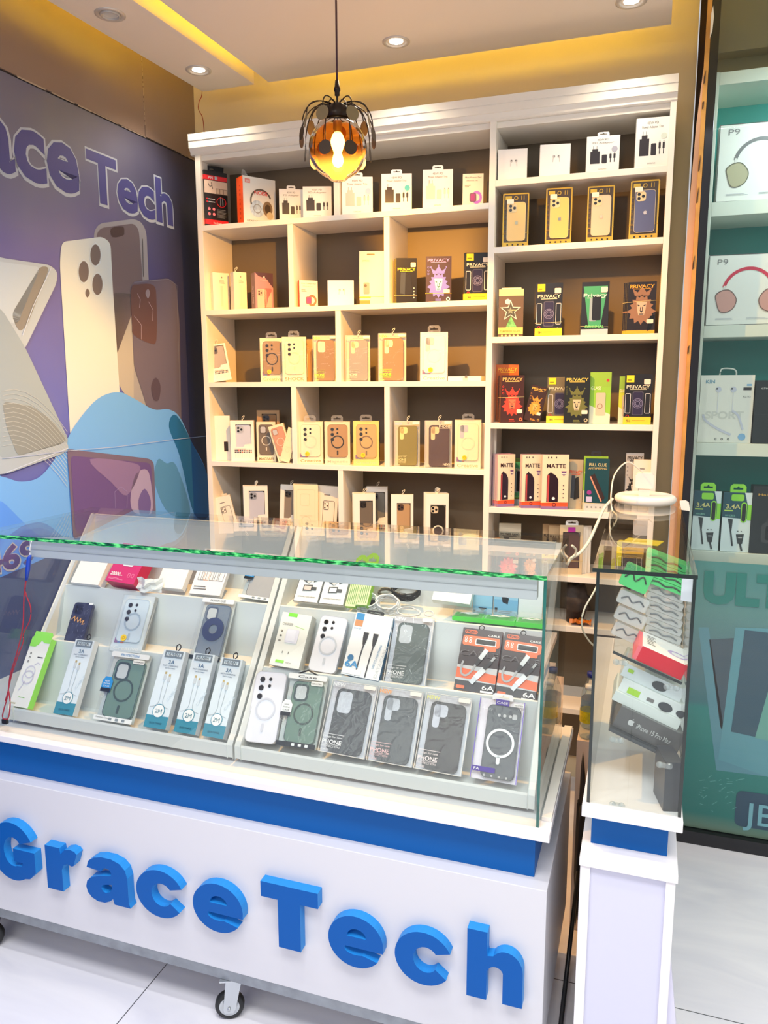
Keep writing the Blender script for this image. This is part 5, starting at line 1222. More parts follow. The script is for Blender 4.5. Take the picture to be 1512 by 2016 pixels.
b.add(pts, [(i*5+j, (i+1)*5+j, (i+1)*5+j+1, i*5+j+1) for i in range(7) for j in range(4)], M((176, 96, 20), 0.4)); o = b.build('crumpled_bag', matrix=Matrix.Translation((solveX(1121, 2.82, RTZ[6]), 2.81, RTZ[6]))); tag(o, 'crumpled orange bag on the low shelf seen between the two glass cases', 'bag')

# second left shelf
z = LT[1]
put(k_plain, 'cable_pack', 'pale narrow box at the left end below the black and red box', 'accessory box', 421, 438, 536, z, 2.825, 52, 0.045, buds=False, m=M((238, 228, 206), 0.5), w=0.070)
t = put(k_plain, 'cable_pack', 'pale narrow box second from the left panel', 'accessory box', 462, 487, 535, z, 2.825, 50, 0.040, buds=False, m=M((238, 226, 200), 0.5)); loop(t, t_info[t.name][0]*.3, t_info[t.name][1])
put(k_iphonebox, 'phone_box', 'purple brown phone box with pink phone pictured on front', 'phone box', 503.5, 538.7, 536, z, 2.812, 50, 0.042)
put(k_watch, 'power_pad_box', 'cream box with red side and red watch charger pictured', 'charger box', 590.3, 626, 551.5, z, 2.815, 40, 0.022, side=M((222, 60, 50), 0.4), pink=(226, 110, 80))
put(k_plain, EB, 'white earbuds box on the second shelf between red sided box and tall pack', 'earbuds box', 645.5, 696.7, 552, z, 2.815, 20, 0.045)
put(k_tallpale, 'charger_pack', 'tall pale yellow pack with hanging slot beside the divider', 'accessory box', 708, 757, 495, z, 2.82, 17, 0.016)
t = put(k_privacy, SP, 'front pack with yellow title and black phone beside the tall pale pack', 'screen protector', 780, 820.4, 508, z, 2.82, 22, 0.006, pic='slabs', txt=(246, 226, 40), bg=(34, 30, 24), side=(238, 222, 30), yel_top=False, sticker=True); band(t, *t_info[t.name][:3], 0.03, 0.03)
stack(t, 4, 'the yellow sided bundle on the second shelf', dx=-0.0018, gap=0.0008)
t = put(k_privacy, SP, 'shimmering purple and blue lion pack on the second shelf', 'screen protector', 838, 888, 505, z, 2.82, 16, 0.010, c1=(120, 120, 216), c2=(150, 226, 236), txt=(190, 150, 220), bg=(70, 54, 60), side=(226, 206, 140)); band(t, *t_info[t.name][:3], 0.032, 0.032, YEL)
t = put(k_privacy, SP, 'black pack with yellow base at the right end of the second shelf', 'screen protector', 914.4, 962, 498, z, 2.82, 14, 0.006, pic='phone', strip=(246, 216, 30), yel_top=True, side=(226, 206, 30), w=0.092)
stack(t, 3, 'the black and yellow bundle at the middle panel', dx=-0.002, gap=0.0008)
# third left shelf
z = LT[2]
put(k_window, PC, 'window pack with silver camera case leaning at the left panel of the third shelf', 'phone case', 421, 452, 668, z, 2.84, 26, 0.02, lean=4, roll=-9, w=0.075, h=0.152, c=(176, 160, 140), dark=(90, 80, 76), wx=(.12, .90), wz=(.36, .96))
put(k_creative, PC, 'case pack with black magnet ring on grey brown case', 'phone case', 513.7, 560, 666, z, 2.835, 16, 0.018, c=(160, 130, 90), ring=(50, 40, 34), word='Creative', wc=(216, 190, 120), wcol=None)
put(k_creative, PC, 'pale case pack with the word SHOCK printed below', 'phone case', 557, 604, 663.5, z, 2.82, 16, 0.018, c=(236, 228, 190), ring=(226, 216, 176), word='SHOCK', wc=(150, 140, 90), deco_sq=False, yel=False)
put(k_plain, PC, 'pale box with brown side half hidden behind the SHOCK pack', 'phone case', 590, 618, 668, z, 2.90, 12, 0.02, buds=False, m=M((190, 150, 100), 0.5))
NP = dict(new=(130, 236, 60))
put(k_newphone, PC, 'clear case pack with lime print just left of the divider on the third shelf', 'phone case', 617, 664, 660.5, z, 2.825, 15, 0.018, c=(150, 120, 84), cam='cutout', txt=(190, 240, 80), **NP); 
t = put(k_newphone, PC, 'clear case pack holding a grey case just right of the divider', 'phone case', 681, 729, 660.5, z, 2.82, 15, 0.02, c=(150, 146, 140), hole=(236, 222, 170), txt=(236, 226, 200), new=(226, 216, 190))
t2 = put(k_newphone, PC, 'clear case pack with lime print in the middle of the right bay', 'phone case', 745, 799.4, 656.5, z, 2.82, 15, 0.02, c=(166, 124, 80), hole=(250, 232, 180), txt=(150, 240, 60), new=(150, 236, 70))
for t in (t, t2): loop(t, t_info[t.name][0], t_info[t.name][1])
put(k_creative, PC, 'bright white case pack with small grey camera window on the third shelf', 'phone case', 827, 881, 654.5, z, 2.82, 12, 0.02, c=(246, 246, 236), ring=(244, 244, 232), cam='note', card=(246, 244, 230), wc=(186, 186, 160))
put(k_plain, 'flat_box', 'flat white box lying at the right end of the third shelf', 'accessory box', 882, 947, 743, z, 2.82, 4, 0.10, buds=False, h=0.018, m=M((246, 242, 230), 0.5))
# fourth left shelf
z = LT[3]
put(k_window, PC, 'pale pack with orange and black labels at the left panel of the fourth shelf', 'phone case', 421, 455, 819, z, 2.83, 28, 0.03, c=(60, 50, 46), icons=False, cam='none', wx=(.62, .86), wz=(.20, .42), tabs=False, note=False, lp=False)
t = bpy.data.objects['window_box.001'] if 'window_box.001' in bpy.data.objects else None
put(k_window, PC, 'window pack with shiny silver case second on the fourth shelf', 'phone case', 455.5, 501.7, 828, z, 2.82, 20, 0.022, c=(206, 210, 224), dark=(170, 176, 190))
put(k_window, PC, 'brown edged pack standing up behind the glitter case pack', 'phone case', 508, 552, 808, z, 2.92, 14, 0.02, c=(150, 110, 70), card=(176, 140, 96), icons=False, wz=(.2, .93), lp=False, note=False, tabs=False)
put(k_creative, PC, 'glitter case pack with white magnet ring on the fourth shelf', 'phone case', 507, 544, 830.5, z, 2.845, 14, 0.014, c=(112, 98, 80), ring=(226, 216, 196), cam='ringcam', word='MAGSAFE', wc=(150, 120, 60), yel=False, deco_sq=False, tab=False)
put(k_creative, PC, 'pink glitter case pack leaning left against the glitter pack', 'phone case', 549, 575, 833, z, 2.828, 12, 0.012, roll=-16, w=0.066, h=0.150, c=(206, 150, 120), ring=(236, 206, 180), cam='ringcam', word='MAGSAFE', wc=(206, 160, 120), yel=False, deco_sq=False, tab=False)
put(k_pale, PC, 'pale clear pack leaning right against the divider on the fourth shelf', 'phone case', 551, 572, 836, z, 2.816, 12, 0.006, roll=16, w=0.040, h=0.140)
put(k_creative, PC, 'first creative pack with pale case right of the divider', 'phone case', 587, 637, 830, z, 2.82, 14, 0.02, c=(236, 232, 200), word='Creative', wc=(190, 150, 90))
put(k_creative, PC, 'pack with bold black magnet ring on the fourth shelf', 'phone case', 640, 690, 830, z, 2.82, 14, 0.02, c=(176, 140, 96), ring=(30, 24, 22), word='Magnetic', wc=(206, 196, 170), card=(240, 226, 190), yel=False, deco_sq=False)
put(k_creative, PC, 'yellowish creative pack with grey magnet ring on the fourth shelf', 'phone case', 696, 746.5, 829, z, 2.815, 14, 0.03, c=(206, 170, 110), ring=(130, 106, 76), word='Creative', card=(240, 214, 120), wc=(236, 220, 160))
t = put(k_newphone, PC, 'clear pack holding an olive case on the fourth shelf', 'phone case', 776, 826, 829, z, 2.82, 14, 0.02, c=(136, 124, 50), hole=(240, 220, 140), txt=(226, 216, 150), new=(200, 190, 226))
t2 = put(k_newphone, PC, 'clear pack holding a dark case with reversed print on the fourth shelf', 'phone case', 836, 889, 828, z, 2.815, 13, 0.02, c=(84, 60, 56), hole=(236, 206, 150), txt=(236, 220, 190), rev=True)
for t in (t, t2): loop(t, t_info[t.name][0], t_info[t.name][1])
put(k_creative, PC, 'creative pack with three round lenses at the middle panel', 'phone case', 894.5, 946, 827, z, 2.815, 12, 0.03, c=(240, 236, 190), ring=(238, 232, 186), cam='note', wc=(196, 186, 130))
put(k_line, PC, 'sliver of a pack between the last creative pack and the middle panel', 'phone case', 945, 958, 833, z, 2.87, 10, 0.02, w=0.06)
# fifth left shelf
z = LT[4]
put(k_line, PC, 'white box with drawn phone outline leaning at the left panel', 'phone case', 437, 470, 962, z, 2.83, 24, 0.02, roll=-13, w=0.075, h=0.155)
put(k_line, PC, 'rear white box leaning behind the drawn phone box', 'phone case', 431, 464, 962, z, 2.862, 24, 0.014, roll=-13, w=0.075, h=0.155, card=(226, 214, 192))
t = put(k_window, PC, 'front window pack with silver case and loop on the fifth shelf', 'phone case', 482, 529, 957, z, 2.82, 20, 0.012, c=(206, 210, 226), dark=(150, 156, 170)); stack(t, 3, 'the silver window pack on the fifth shelf', dx=-0.003, gap=0.002)
put(k_window, PC, 'window pack with grey case leaning behind the pale cream packs', 'phone case', 549.6, 588, 956, z, 2.86, 18, 0.018, roll=3, c=(150, 140, 130))
t = put(k_pale, PC, 'front pale cream pack with embossed outline on the fifth shelf', 'phone case', 579, 626, 955, z, 2.815, 16, 0.012, roll=1); stack(t, 3, 'the pale cream packs', dx=-0.004, gap=0.002)
put(k_line, PC, 'white pack with black camera drawing left of the divider on the fifth shelf', 'phone case', 620, 661, 958, z, 2.86, 14, 0.016, roll=4)
put(k_plain, 'flat_box', 'small tan box lying behind the glass case edge near the divider', 'accessory box', 636, 664, 1012, z, 2.82, 6, 0.03, buds=False, h=0.02, m=M((226, 190, 130), 0.5)).location.z += 0.055
b = B(); b.box(0, 0.05, 0, 0.03, 0, 0.0545, M((210, 180, 140), 0.5)); o = b.build('small_carton', matrix=Matrix.Translation((solveX(638, 2.822, z), 2.822, z+0.0003))); tag(o, 'small tan carton under the flat tan box near the divider', 'carton')
t = put(k_window, PC, 'front window pack with dark ring holder case right of the divider', 'phone case', 697, 739.5, 972, z, 2.815, 18, 0.02, c=(120, 110, 100), dark=(40, 36, 36), icons=False, cam='iphone', wx=(.28, .88), wz=(.22, .86)); stack(t, 2, 'the ring holder window pack', dx=-0.006)
put(k_window, PC, 'grey window pack standing behind the ring holder pack', 'phone case', 722, 763, 958, z, 2.90, 14, 0.02, c=(130, 130, 126))
put(k_window, PC, 'window pack with two round lenses in the middle of the right bay', 'phone case', 770, 813.5, 974, z, 2.815, 16, 0.022, c=(196, 160, 120), dark=(80, 60, 50), icons=False, wx=(.26, .88), wz=(.26, .84))
t = put(k_window, PC, 'front pack with black case and white magnet ring on the fifth shelf', 'phone case', 838, 882.5, 972, z, 2.815, 14, 0.012, c=(50, 46, 44), dark=(206, 190, 160), icons=False, wx=(.20, .88), wz=(.02, .80), tabs=False, note=False, lp=True)
w_, h_ = t_info[t.name][:2]; b = B(); b.T = Matrix.Translation((0, 0.0035, 0)); b.ring(w_*.54, h_*.32, w_*.19, w_*.25, M((236, 226, 200), 0.4), 2); b.build('magnet_ring', t)
stack(t, 4, 'the magnet ring pack on the fifth shelf', dx=-0.0032, gap=0.001)
o = put(k_plain, 'flat_box', 'flat pale pack with round cable lying at the far right of the fifth shelf', 'accessory box', 905, 946, 1040, z, 2.84, 6, 0.05, buds=False, h=0.045, m=M((226, 210, 160), 0.5))
b = B(); b.tube([(0.04+0.03*math.cos(a*2*PI/24), 0.025+0.018*math.sin(a*2*PI/24), 0.048) for a in range(24)], 0.003, CREAMC, 6, closed=True); b.build('coiled_cable', o)

# ================================================================== STEPPED TRAYS AND STOCK INSIDE THE GLASS CASE
traym = M((212, 216, 216), 0.35)
YT0, ZT0 = 1.56, 0.727          # front lip
PROF = [(1.556, 0.691), (1.556, 0.722), (1.559, 0.727), (1.563, 0.724), (1.566, 0.706), (1.640, 0.718), (1.684, 0.884), (1.688, 0.886), (1.692, 0.872), (1.752, 0.882), (1.788, 1.018), (1.792, 1.020), (1.797, 1.006), (1.895, 1.022), (1.937, 1.200), (1.942, 1.206)]
RIM = [(1.555, 0.691), (1.555, 0.724), (1.562, 0.735), (1.574, 0.745), (1.938, 1.207), (1.948, 1.207), (1.948, 0.694)]
def tray(x0, x1, label):
    t = thing('display_tray', label, 'display tray', Matrix.Identity(4), 'stepped trays in the glass case')
    b = B(); n = len(PROF); xa, xb = x0+0.0155, x1-0.0155; v = [(x, p[0], p[1]) for x in (xa, xb) for p in PROF]+[(x, p[0]+0.004, p[1]-0.006) for x in (xa, xb) for p in PROF]
    b.add(v, [(i, n+i, n+i+1, i+1) for i in range(n-1)]+[(2*n+i+1, 3*n+i+1, 3*n+i, 2*n+i) for i in range(1, n-1)], traym)
    b.build('stepped_panel', t)
    for a, c in ((x0, x0+0.016), (x1-0.016, x1)):
        b = B(); k = len(RIM); b.add([(x, p[0], p[1]) for x in (a, c) for p in RIM], [(i, k+i, k+(i+1) % k, (i+1) % k) for i in range(k)]+[tuple(reversed(range(k))), tuple(range(k, 2*k))], traym); b.build('side_wall', t, bevel=0.002)
    b = B(); b.box(x0, x1, 1.938, 1.948, 1.185, 1.207, traym); b.build('back_rail', t, bevel=0.001)
    for x in (x0+0.05, x1-0.05):
        for y in (1.61, 1.92):
            b = B(); b.box(x-0.008, x+0.008, y-0.008, y+0.008, lz1, 0.6925, BLACK); b.build('rubber_foot', t)
TLX0, TLX1, TRX0, TRX1 = -1.630, -0.929, -0.923, -0.190
tray(TLX0, TLX1, 'left white stepped display tray in the glass case'); tray(TRX0, TRX1, 'right white stepped display tray in the glass case')
# leaning planes of the three tiers: point on the plane and its up-slope direction
TIERS = {3: (Vector((0, 1.574, 0.710)), Vector((0, 0.110, 0.176))), 2: (Vector((0, 1.699, 0.876)), Vector((0, 0.090, 0.143))), 1: (Vector((0, 1.803, 1.011)), Vector((0, 0.130, 0.150)))}
def lay(kind, name, label, cat, tier, BL, BR, TL, d=0.012, h=None, w=None, off=0.002, group=None, slope=None, **o):
    """lay a flat pack on a tier: its front face corners are given in the photograph"""
    p, s = TIERS[tier]; s = (slope or s).normalized(); n = Vector((1, 0, 0)).cross(s)            # points towards the viewer/up
    if n.y > 0: n = -n
    p = p+n*(d+off)
    bl = onP(*BL, p, n); br = onP(*BR, p, n); tl = onP(*TL, p, n)
    u = (br-bl); w = w or u.length; u.normalize()
    v = n.cross(u); v = v if v.z > 0 else -v
    h = h or abs((tl-bl).dot(v))
    y = v.cross(u)*1.0
    y = -n
    m = Matrix(((u.x, y.x, v.x, bl.x), (u.y, y.y, v.y, bl.y), (u.z, y.z, v.z, bl.z), (0, 0, 0, 1)))
    # keep the lower edge above the tier's floor
    t = thing(name, label, cat, m, group); kind(t, w, h, d, **o); t_info[t.name] = (w, h, d, m); return t
def k_greencable(root, w, h, d):
    g = M((150, 232, 90), 0.4)
    def deco(b):
        b.poly([(w*.0, h), (w, h), (w, h*.93), (w*.72, h*.93), (w*.55, h*.96), (w*.45, h*.90), (w*.30, h*.86), (0, h*.86)], g, 2)
        c = M((206, 204, 222), 0.4); b.ring(w*.48, h*.42, w*.24, w*.30, c, 3, 28, sx=1.0); b.ring(w*.50, h*.50, w*.22, w*.27, c, 3, 28)
        b.line([(w*.40, h*.36), (w*.30, h*.26), (w*.22, h*.22)], w*.05, c, 3); b.line([(w*.6, h*.6), (w*.74, h*.64), (w*.9, h*.62)], w*.04, c, 3)
        for i in range(3): b.ring(w*.22, h*(.76-.06*i), w*.025, w*.045, INK, 3, 12)
        b.rect(w*.62, h*.71, w*.9, h*.725, INK, 3); bars(b, w*.36, w*.8, h*.13, h*.15, 1, M((120, 190, 90)), 3); b.rect(w*.04, h*.03, w*.32, h*.05, M((200, 196, 170)), 3)
    b = carton(w, h, d, M((240, 240, 236), 0.35), g, deco); b.build('carton', root)
    b = B(); b.prism([(w*.02, h), (w*.98, h), (w*1.0, h*1.06), (w*.92, h*1.09), (w*.04, h*1.09)], 0.002, 0.003, g); b.build('hanging_flap', root)
def k_fashion(root, w, h, d, c=(110, 140, 128), ring=(58, 80, 76), cam='ringcam', top='PROTECTION', topc=(70, 140, 200), bot='Fashion Case', tagc=(40, 140, 210), white=True, botdark=False, tagt=True, dark=(54, 74, 78), tphone=None, hangblack=False):
    phone_case(root, w*.16, h*.06, w*.94, h*.90, M(c, 0.25), y=0.002, cam=cam, camm=M(dark, 0.3), ringm=M(ring, 0.35) if ring else None, hole=M((196, 202, 204), 0.35), d=0.008)
    b = B(); b.box(0.001, w-0.001, d*.80, d*.86, 0.001, h-0.001, M((198, 206, 206), 0.5)); b.build('inner_card', root)
    b = B(); v = [(0, -0.0006, 0), (w, -0.0006, 0), (w, d, 0), (0, d, 0), (0, -0.0006, h), (w, -0.0006, h), (w, d, h), (0, d, h)]
    b.add(v, [(0, 1, 5, 4), (1, 2, 6, 5), (3, 0, 4, 7), (4, 5, 6, 7)], PVC)
    tm = M((238, 240, 240), 0.35)
    if top: b.rrect(0, h*.925, w, h, w*.03, tm, 3); b.text(top, w*.5, h*.945, h*.035, M(topc, 0.4), w=w*.48, L=5, bold=0.02)
    b.rect(0, 0, w, h*.065, M((38, 46, 54), 0.3) if botdark else tm, 3)
    if bot: b.text(bot, w*.06, h*.03, h*.022, M((90, 96, 100)), w=w*.34, anchor='l', L=5)
    for i in range(3): b.rrect(w*(.40+.17*i), h*.015, w*(.48+.17*i), h*.05, w*.01, M((225, 230, 232) if botdark else (140, 150, 156), 0.4), 5)
    b.build('clear_box', root)
    if tagt:
        b = B(); x, z = -w*.02, h*.40
        b.prism([(x, z), (x+w*.26, z), (x+w*.27, z+h*.16), (x+w*.20, z+h*.22), (x+w*.06, z+h*.22), (x, z+h*.16)], -0.003, -0.0022, M((238, 240, 240), 0.4) if botdark else M(tagc, 0.4))
        for i, tt in enumerate(('NEW', 'PHONE', 'CASE')): b.text(tt, x+w*.13, z+h*(.145-.037*i), h*.022, M((70, 74, 80)) if botdark else WHITE, w=w*(.12 if i == 0 else .17), L=0, y=-0.0034)
        b.rect(x, z, x+w*.26, z+h*.055, M((30, 36, 44), 0.3), 10); b.build('swing_tag', root)
        b = B(); b.tube([(x+w*.1, -0.002, z), (x+w*.04, -0.004, z-h*.05), (x+w*.14, -0.004, z-h*.09), (x+w*.13, -0.003, z-h*.03)], 0.0006, M((220, 224, 226), 0.3), 4); b.build('tag_string', root)
    if hangblack: b = B(); b.tube([(w*.22, .002, h), (w*.48, .002, h*1.06), (w*.74, .002, h)], 0.0022, BLACK, 5); b.build('hanger', root)
    if tphone: b = B(); b.rrect(w*.62, h*.85, w*.92, h*.91, w*.02, M((236, 236, 232), 0.4), 6); b.text(tphone, w*.77, h*.868, h*.02, INK, w=w*.24, L=8); b.build('price_label', root)
def k_barecase(root, w, h, d, c=(236, 236, 242), ring=(206, 208, 218), cam='dots', art=False, lensc=None):
    phone_case(root, 0, 0, w, h, M(c, 0.2, noise=0.3 if art else 0, nscale=40), y=0, cam=cam, camm=M([max(0, v-30) for v in c], 0.3), ringm=M(ring, 0.35) if ring else None, d=d)
    if art:
        b = B(); random.seed(2)
        for i in range(26):
            a, z_ = random.uniform(.1, .9), random.uniform(.1, .9); b.line([(w*a, h*z_), (w*(a+random.uniform(-.12, .12)), h*(z_+random.uniform(-.05, .08)))], w*.008, M((140, 146, 170), 0.3), 5)
        q = [(.1, .60), (.24, .68), (.28, .56), (.40, .66), (.46, .54), (.58, .64), (.60, .54), (.78, .60), (.70, .50), (.84, .52)]
        b.line([(w*u, h*z_) for u, z_ in q], w*.035, M((240, 180, 110), 0.3), 6); b.build('printed_artwork', root)
        b = B(); b.rrect(w*.80, h*.955, w*1.02, h*1.0, w*.03, M((236, 238, 240), 0.4), 7); b.build('price_label', root)
def k_charger(root, w, h, d):
    def deco(b):
        b.rect(w*.22, h*.93, w*.52, h, M((130, 222, 70), 0.4), 2); b.text('CHARGER', w*.10, h*.76, h*.05, MINK, w=w*.36, anchor='l', L=3); b.line([(w*.5, h*.77), (w*.86, h*.73)], w*.012, M((160, 220, 110)), 3)
        b.rrect(w*.30, h*.44, w*.72, h*.70, w*.05, M((226, 226, 238), 0.3), 3); b.rrect(w*.33, h*.47, w*.62, h*.69, w*.04, M((236, 236, 246), 0.3), 4)
        for i in range(3): b.frame(w*.10, h*(.63-.09*i), w*.17, h*(.66-.09*i), w*.02, w*.015, INK, 3)
        for u in (.32, .52): b.rect(w*u, h*.24, w*(u+.02), h*.28, MINK, 3)
        b.rect(w*.18, h*.06, w*.46, h*.11, M((150, 224, 80), 0.4), 3); b.text('TECH', w*.60, h*.065, h*.028, MINK, w=w*.18, L=3)
    carton(w, h, d, M((234, 234, 226), 0.4), M((206, 204, 196), 0.45), deco).build('carton', root)
def k_6a(root, w, h, d):
    def deco(b):
        b.rect(w*.03, h*.88, w*.24, h*.985, M((50, 140, 200), 0.4), 2); b.rect(w*.03, h*.775, w*.24, h*.875, M((206, 140, 90), 0.4), 2); b.text('SN-67', w*.14, h*.725, h*.025, M((80, 150, 200)), w=w*.2)
        for u, z_, k in ((.40, .70, -1), (.66, .70, 1)):
            b.poly([(w*(u-.06), h*(z_-.10)), (w*(u+.06), h*(z_-.10)), (w*(u+.07), h*z_), (w*(u-.07), h*z_)], M((34, 32, 40), 0.3), 3); b.poly([(w*(u-.03), h*(z_-.2)), (w*(u+.03), h*(z_-.2)), (w*(u+.06), h*(z_-.1)), (w*(u-.06), h*(z_-.1))], M((34, 32, 40), 0.3), 3)
            b.line([(w*u, h*(z_-.2)), (w*(u-.02), h*.30), (w*(u-.03), h*.01)], w*.035, M((54, 52, 58), 0.4), 2)
        b.text('6A', w*.22, h*.13, h*.10, M((50, 140, 200), 0.4), w=w*.36, bold=0.05, L=6); b.rect(w*.02, h*.02, w*.50, h*.10, M((238, 240, 242)), 5)
        b.text('USB TO LIGHTNING', w*.80, h*.16, h*.035, M((60, 140, 190)), w=h*.38, rot=R(82), anchor='l', L=4); b.text('DATACABLE', w*.93, h*.03, h*.055, M((196, 204, 210)), w=h*.52, rot=R(82), anchor='l', L=4)
        b.disc(w*.15, h*.27, w*.08, M((40, 110, 160), 0.3), 4)
    carton(w, h, d, M((236, 236, 236), 0.3), M((30, 120, 170), 0.35), deco).build('carton', root)
    hang_tab(root, w, h, m=BLACK, tw=w*.46, th=h*.06)
def k_aplus(root, w, h, d):
    og = M((240, 112, 66), 0.35); dk = M((66, 54, 58), 0.3); gr = M((176, 180, 186), 0.3)
    def deco(b):
        b.rect(0, 0, w, h*.24, M((58, 56, 62), 0.3), 1); b.rect(0, h*.16, w, h*.40, M((206, 208, 212), 0.35), 2); b.poly([(0, h*.20), (w, h*.17), (w, h*.30), (0, h*.36)], og, 3)
        b.polyh(b.rr(w*.04, h*.72, w*.97, h*.88, w*.05), [b.rr(w*.38, h*.755, w*.86, h*.835, w*.03)], og, 3); b.rrect(w*.38, h*.755, w*.86, h*.835, w*.03, M((26, 26, 30), 0.2), 3); b.frame(w*.36, h*.745, w*.88, h*.845, w*.03, w*.02, WHITE, 4)
        b.rrect(w*.60, h*.66, w*.90, h*.74, w*.04, og, 4); b.text('A-PLUS', w*.22, h*.925, h*.03, og, w=w*.26, bold=0.02); b.frame(w*.06, h*.91, w*.38, h*.97, w*.05, w*.02, og, 3)
        for i in range(2):
            for j in range(2): b.ring(w*(.12+.11*i), h*(.785+.045*j), w*.02, w*.035, WHITE, 4, 10)
        b.text('CABLE', w*.5, h*.555, h*.085, M((150, 150, 156), 0.3), w=w*.94, bold=0.02, L=6); b.text('CABLE', w*.5, h*.555, h*.08, dk, w=w*.92, bold=-0.005, L=8)
        b.text('CABLE', w*.80, h*.90, h*.03, WHITE, w=w*.28, bold=0.02)
        q = [(.14, .46), (.10, .36), (.14, .26), (.26, .24), (.38, .32), (.46, .44)]; b.line([(p.x*w, p.y*h) for p in spline([(*p, 0) for p in q], 4)], w*.05, gr, 9)
        b.line([(w*.46, h*.42), (w*.56, h*.54)], w*.09, M((54, 54, 60)), 10); b.line([(w*.54, h*.52), (w*.68, h*.68)], w*.11, M((206, 210, 214), 0.25, 0.3), 11)
        b.line([(w*.84, h*.50), (w*.66, h*.36)], w*.08, M((54, 54, 60)), 10); b.line([(w*.90, h*.58), (w*.80, h*.48)], w*.06, gr, 9); b.line([(w*.68, h*.37), (w*.50, h*.22)], w*.14, M((206, 210, 214), 0.25, 0.3), 11); b.line([(w*.50, h*.22), (w*.40, h*.13)], w*.12, M((180, 184, 190), 0.25, 0.5), 12)
        b.text('6A', w*.84, h*.055, h*.075, WHITE, w=w*.30, bold=0.02, L=8); b.rect(w*.66, h*.01, w*.97, h*.04, WHITE, 5); b.rrect(w*.05, h*.03, w*.26, h*.08, w*.02, og, 5)
    carton(w, h, d, dk, M((130, 40, 44), 0.4), deco).build('carton', root)
    b = B(); b.tube([tuple(Vector((w*.46, 0.001, h+0.004))+Vector((0.006*math.cos(a), 0, 0.006*math.sin(a)))) for a in [2*PI*i/14 for i in range(14)]], 0.0012, BLACK, 5, closed=True); b.build('hanging_loop', root)
def k_note8(root, w, h, d):
    k = M((226, 222, 236), 0.3); b = B(); b.box(0.0008, w-0.0008, d*.8, d*.9, 0, h, k); b.build('inner_card', root)
    phone_case(root, w*.20, h*.03, w*.93, h*.93, M((62, 68, 78), 0.3), y=0.002, cam='row', camm=M((50, 54, 62)), d=0.008)
    b = B(); v = [(0, -0.0006, 0), (w, -0.0006, 0), (w, d, 0), (0, d, 0), (0, -0.0006, h), (w, -0.0006, h), (w, d, h), (0, d, h)]
    b.add(v, [(0, 1, 5, 4), (1, 2, 6, 5), (3, 0, 4, 7), (4, 5, 6, 7)], PVC)
    b.ring(w*.56, h*.46, w*.255, w*.31, M((224, 232, 238), 0.35), 4, 36); b.rrect(w*.515, h*.20, w*.595, h*.30, w*.035, M((224, 232, 238), 0.35), 4)
    b.rect(w*.02, h*.09, w*.52, h*.15, PUR, 6); b.text('FA', w*.12, h*.102, h*.034, WHITE, w=w*.12, L=8)
    b.rect(w*.36, h*.925, w*.66, h*1.0, PUR, 6); b.text('CASE', w*.51, h*.945, h*.028, WHITE, w=w*.24, L=8); b.rect(w*.76, h*.93, w*.98, h*.97, WHITE, 6); b.text('NOTE8', w*.87, h*.938, h*.02, INK, w=w*.18, L=8)
    for i in range(4): b.ring(w*(.30+.16*i), h*.055, w*.012, w*.02, WHITE, 6, 10)
    for x in (0, w-0.0016): b.rect(x, 0, x+0.0016, h, M((110, 80, 200), 0.3), 5)
    b.build('clear_box', root); hang_tab(root, w, h, m=M((226, 226, 232), 0.35), tw=w*.46, th=h*.075)
def k_box(root, w, h, d, m=None, **o): carton(w, h, d, m or WHITE, m or WHITE).build('carton', root)
def k_magenta(root, w, h, d):
    mg = M((206, 50, 112), 0.4)
    def deco(b):
        b.rrect(w*.36, h*.42, w*.72, h*1.0, w*.05, M((226, 226, 236), 0.4), 2); b.text('20000', w*.08, h*.16, h*.09, WHITE, w=w*.34, anchor='l', bold=0.03, L=3)
        b.text('mAh', w*.43, h*.16, h*.03, WHITE, w=w*.07, anchor='l', L=3)
        for i in range(2): b.frame(w*(.68+.13*i), h*.15, w*(.77+.13*i), h*.25, w*.02, w*.012, M((236, 150, 190)), 3)
        bars(b, w*.08, w*.6, h*.06, h*.11, 2, M((236, 150, 190)), 3)
    carton(w, h, d, mg, M((196, 26, 66), 0.4), deco).build('carton', root)
def k_rowphones(root, w, h, d):
    def deco(b):
        cols = ((36, 36, 40), (46, 46, 50), (226, 150, 90), (206, 206, 210), (60, 60, 66), (36, 36, 40), (210, 212, 216), (60, 60, 66))
        for i, c_ in enumerate(cols):
            x = w*(.12+.095*i); b.frame(x, h*.30, x+w*.16, h*.78, w*.02, w*.010, M(c_, 0.4), 2+(i % 3)); b.frame(x+w*.01, h*.66, x+w*.085, h*.76, w*.02, w*.014, M(c_, 0.4), 5)
        bars(b, w*.08, w*.5, h*.10, h*.2, 2, MINK, 2); b.text('Military Protection', w*.45, h*.84, h*.04, MINK, w=w*.5, L=2); b.rect(w*.08, h*.93, w*.2, h*.97, INK, 2)
    carton(w, h, d, M((232, 234, 238), 0.35), M((214, 218, 224), 0.4), deco).build('carton', root)
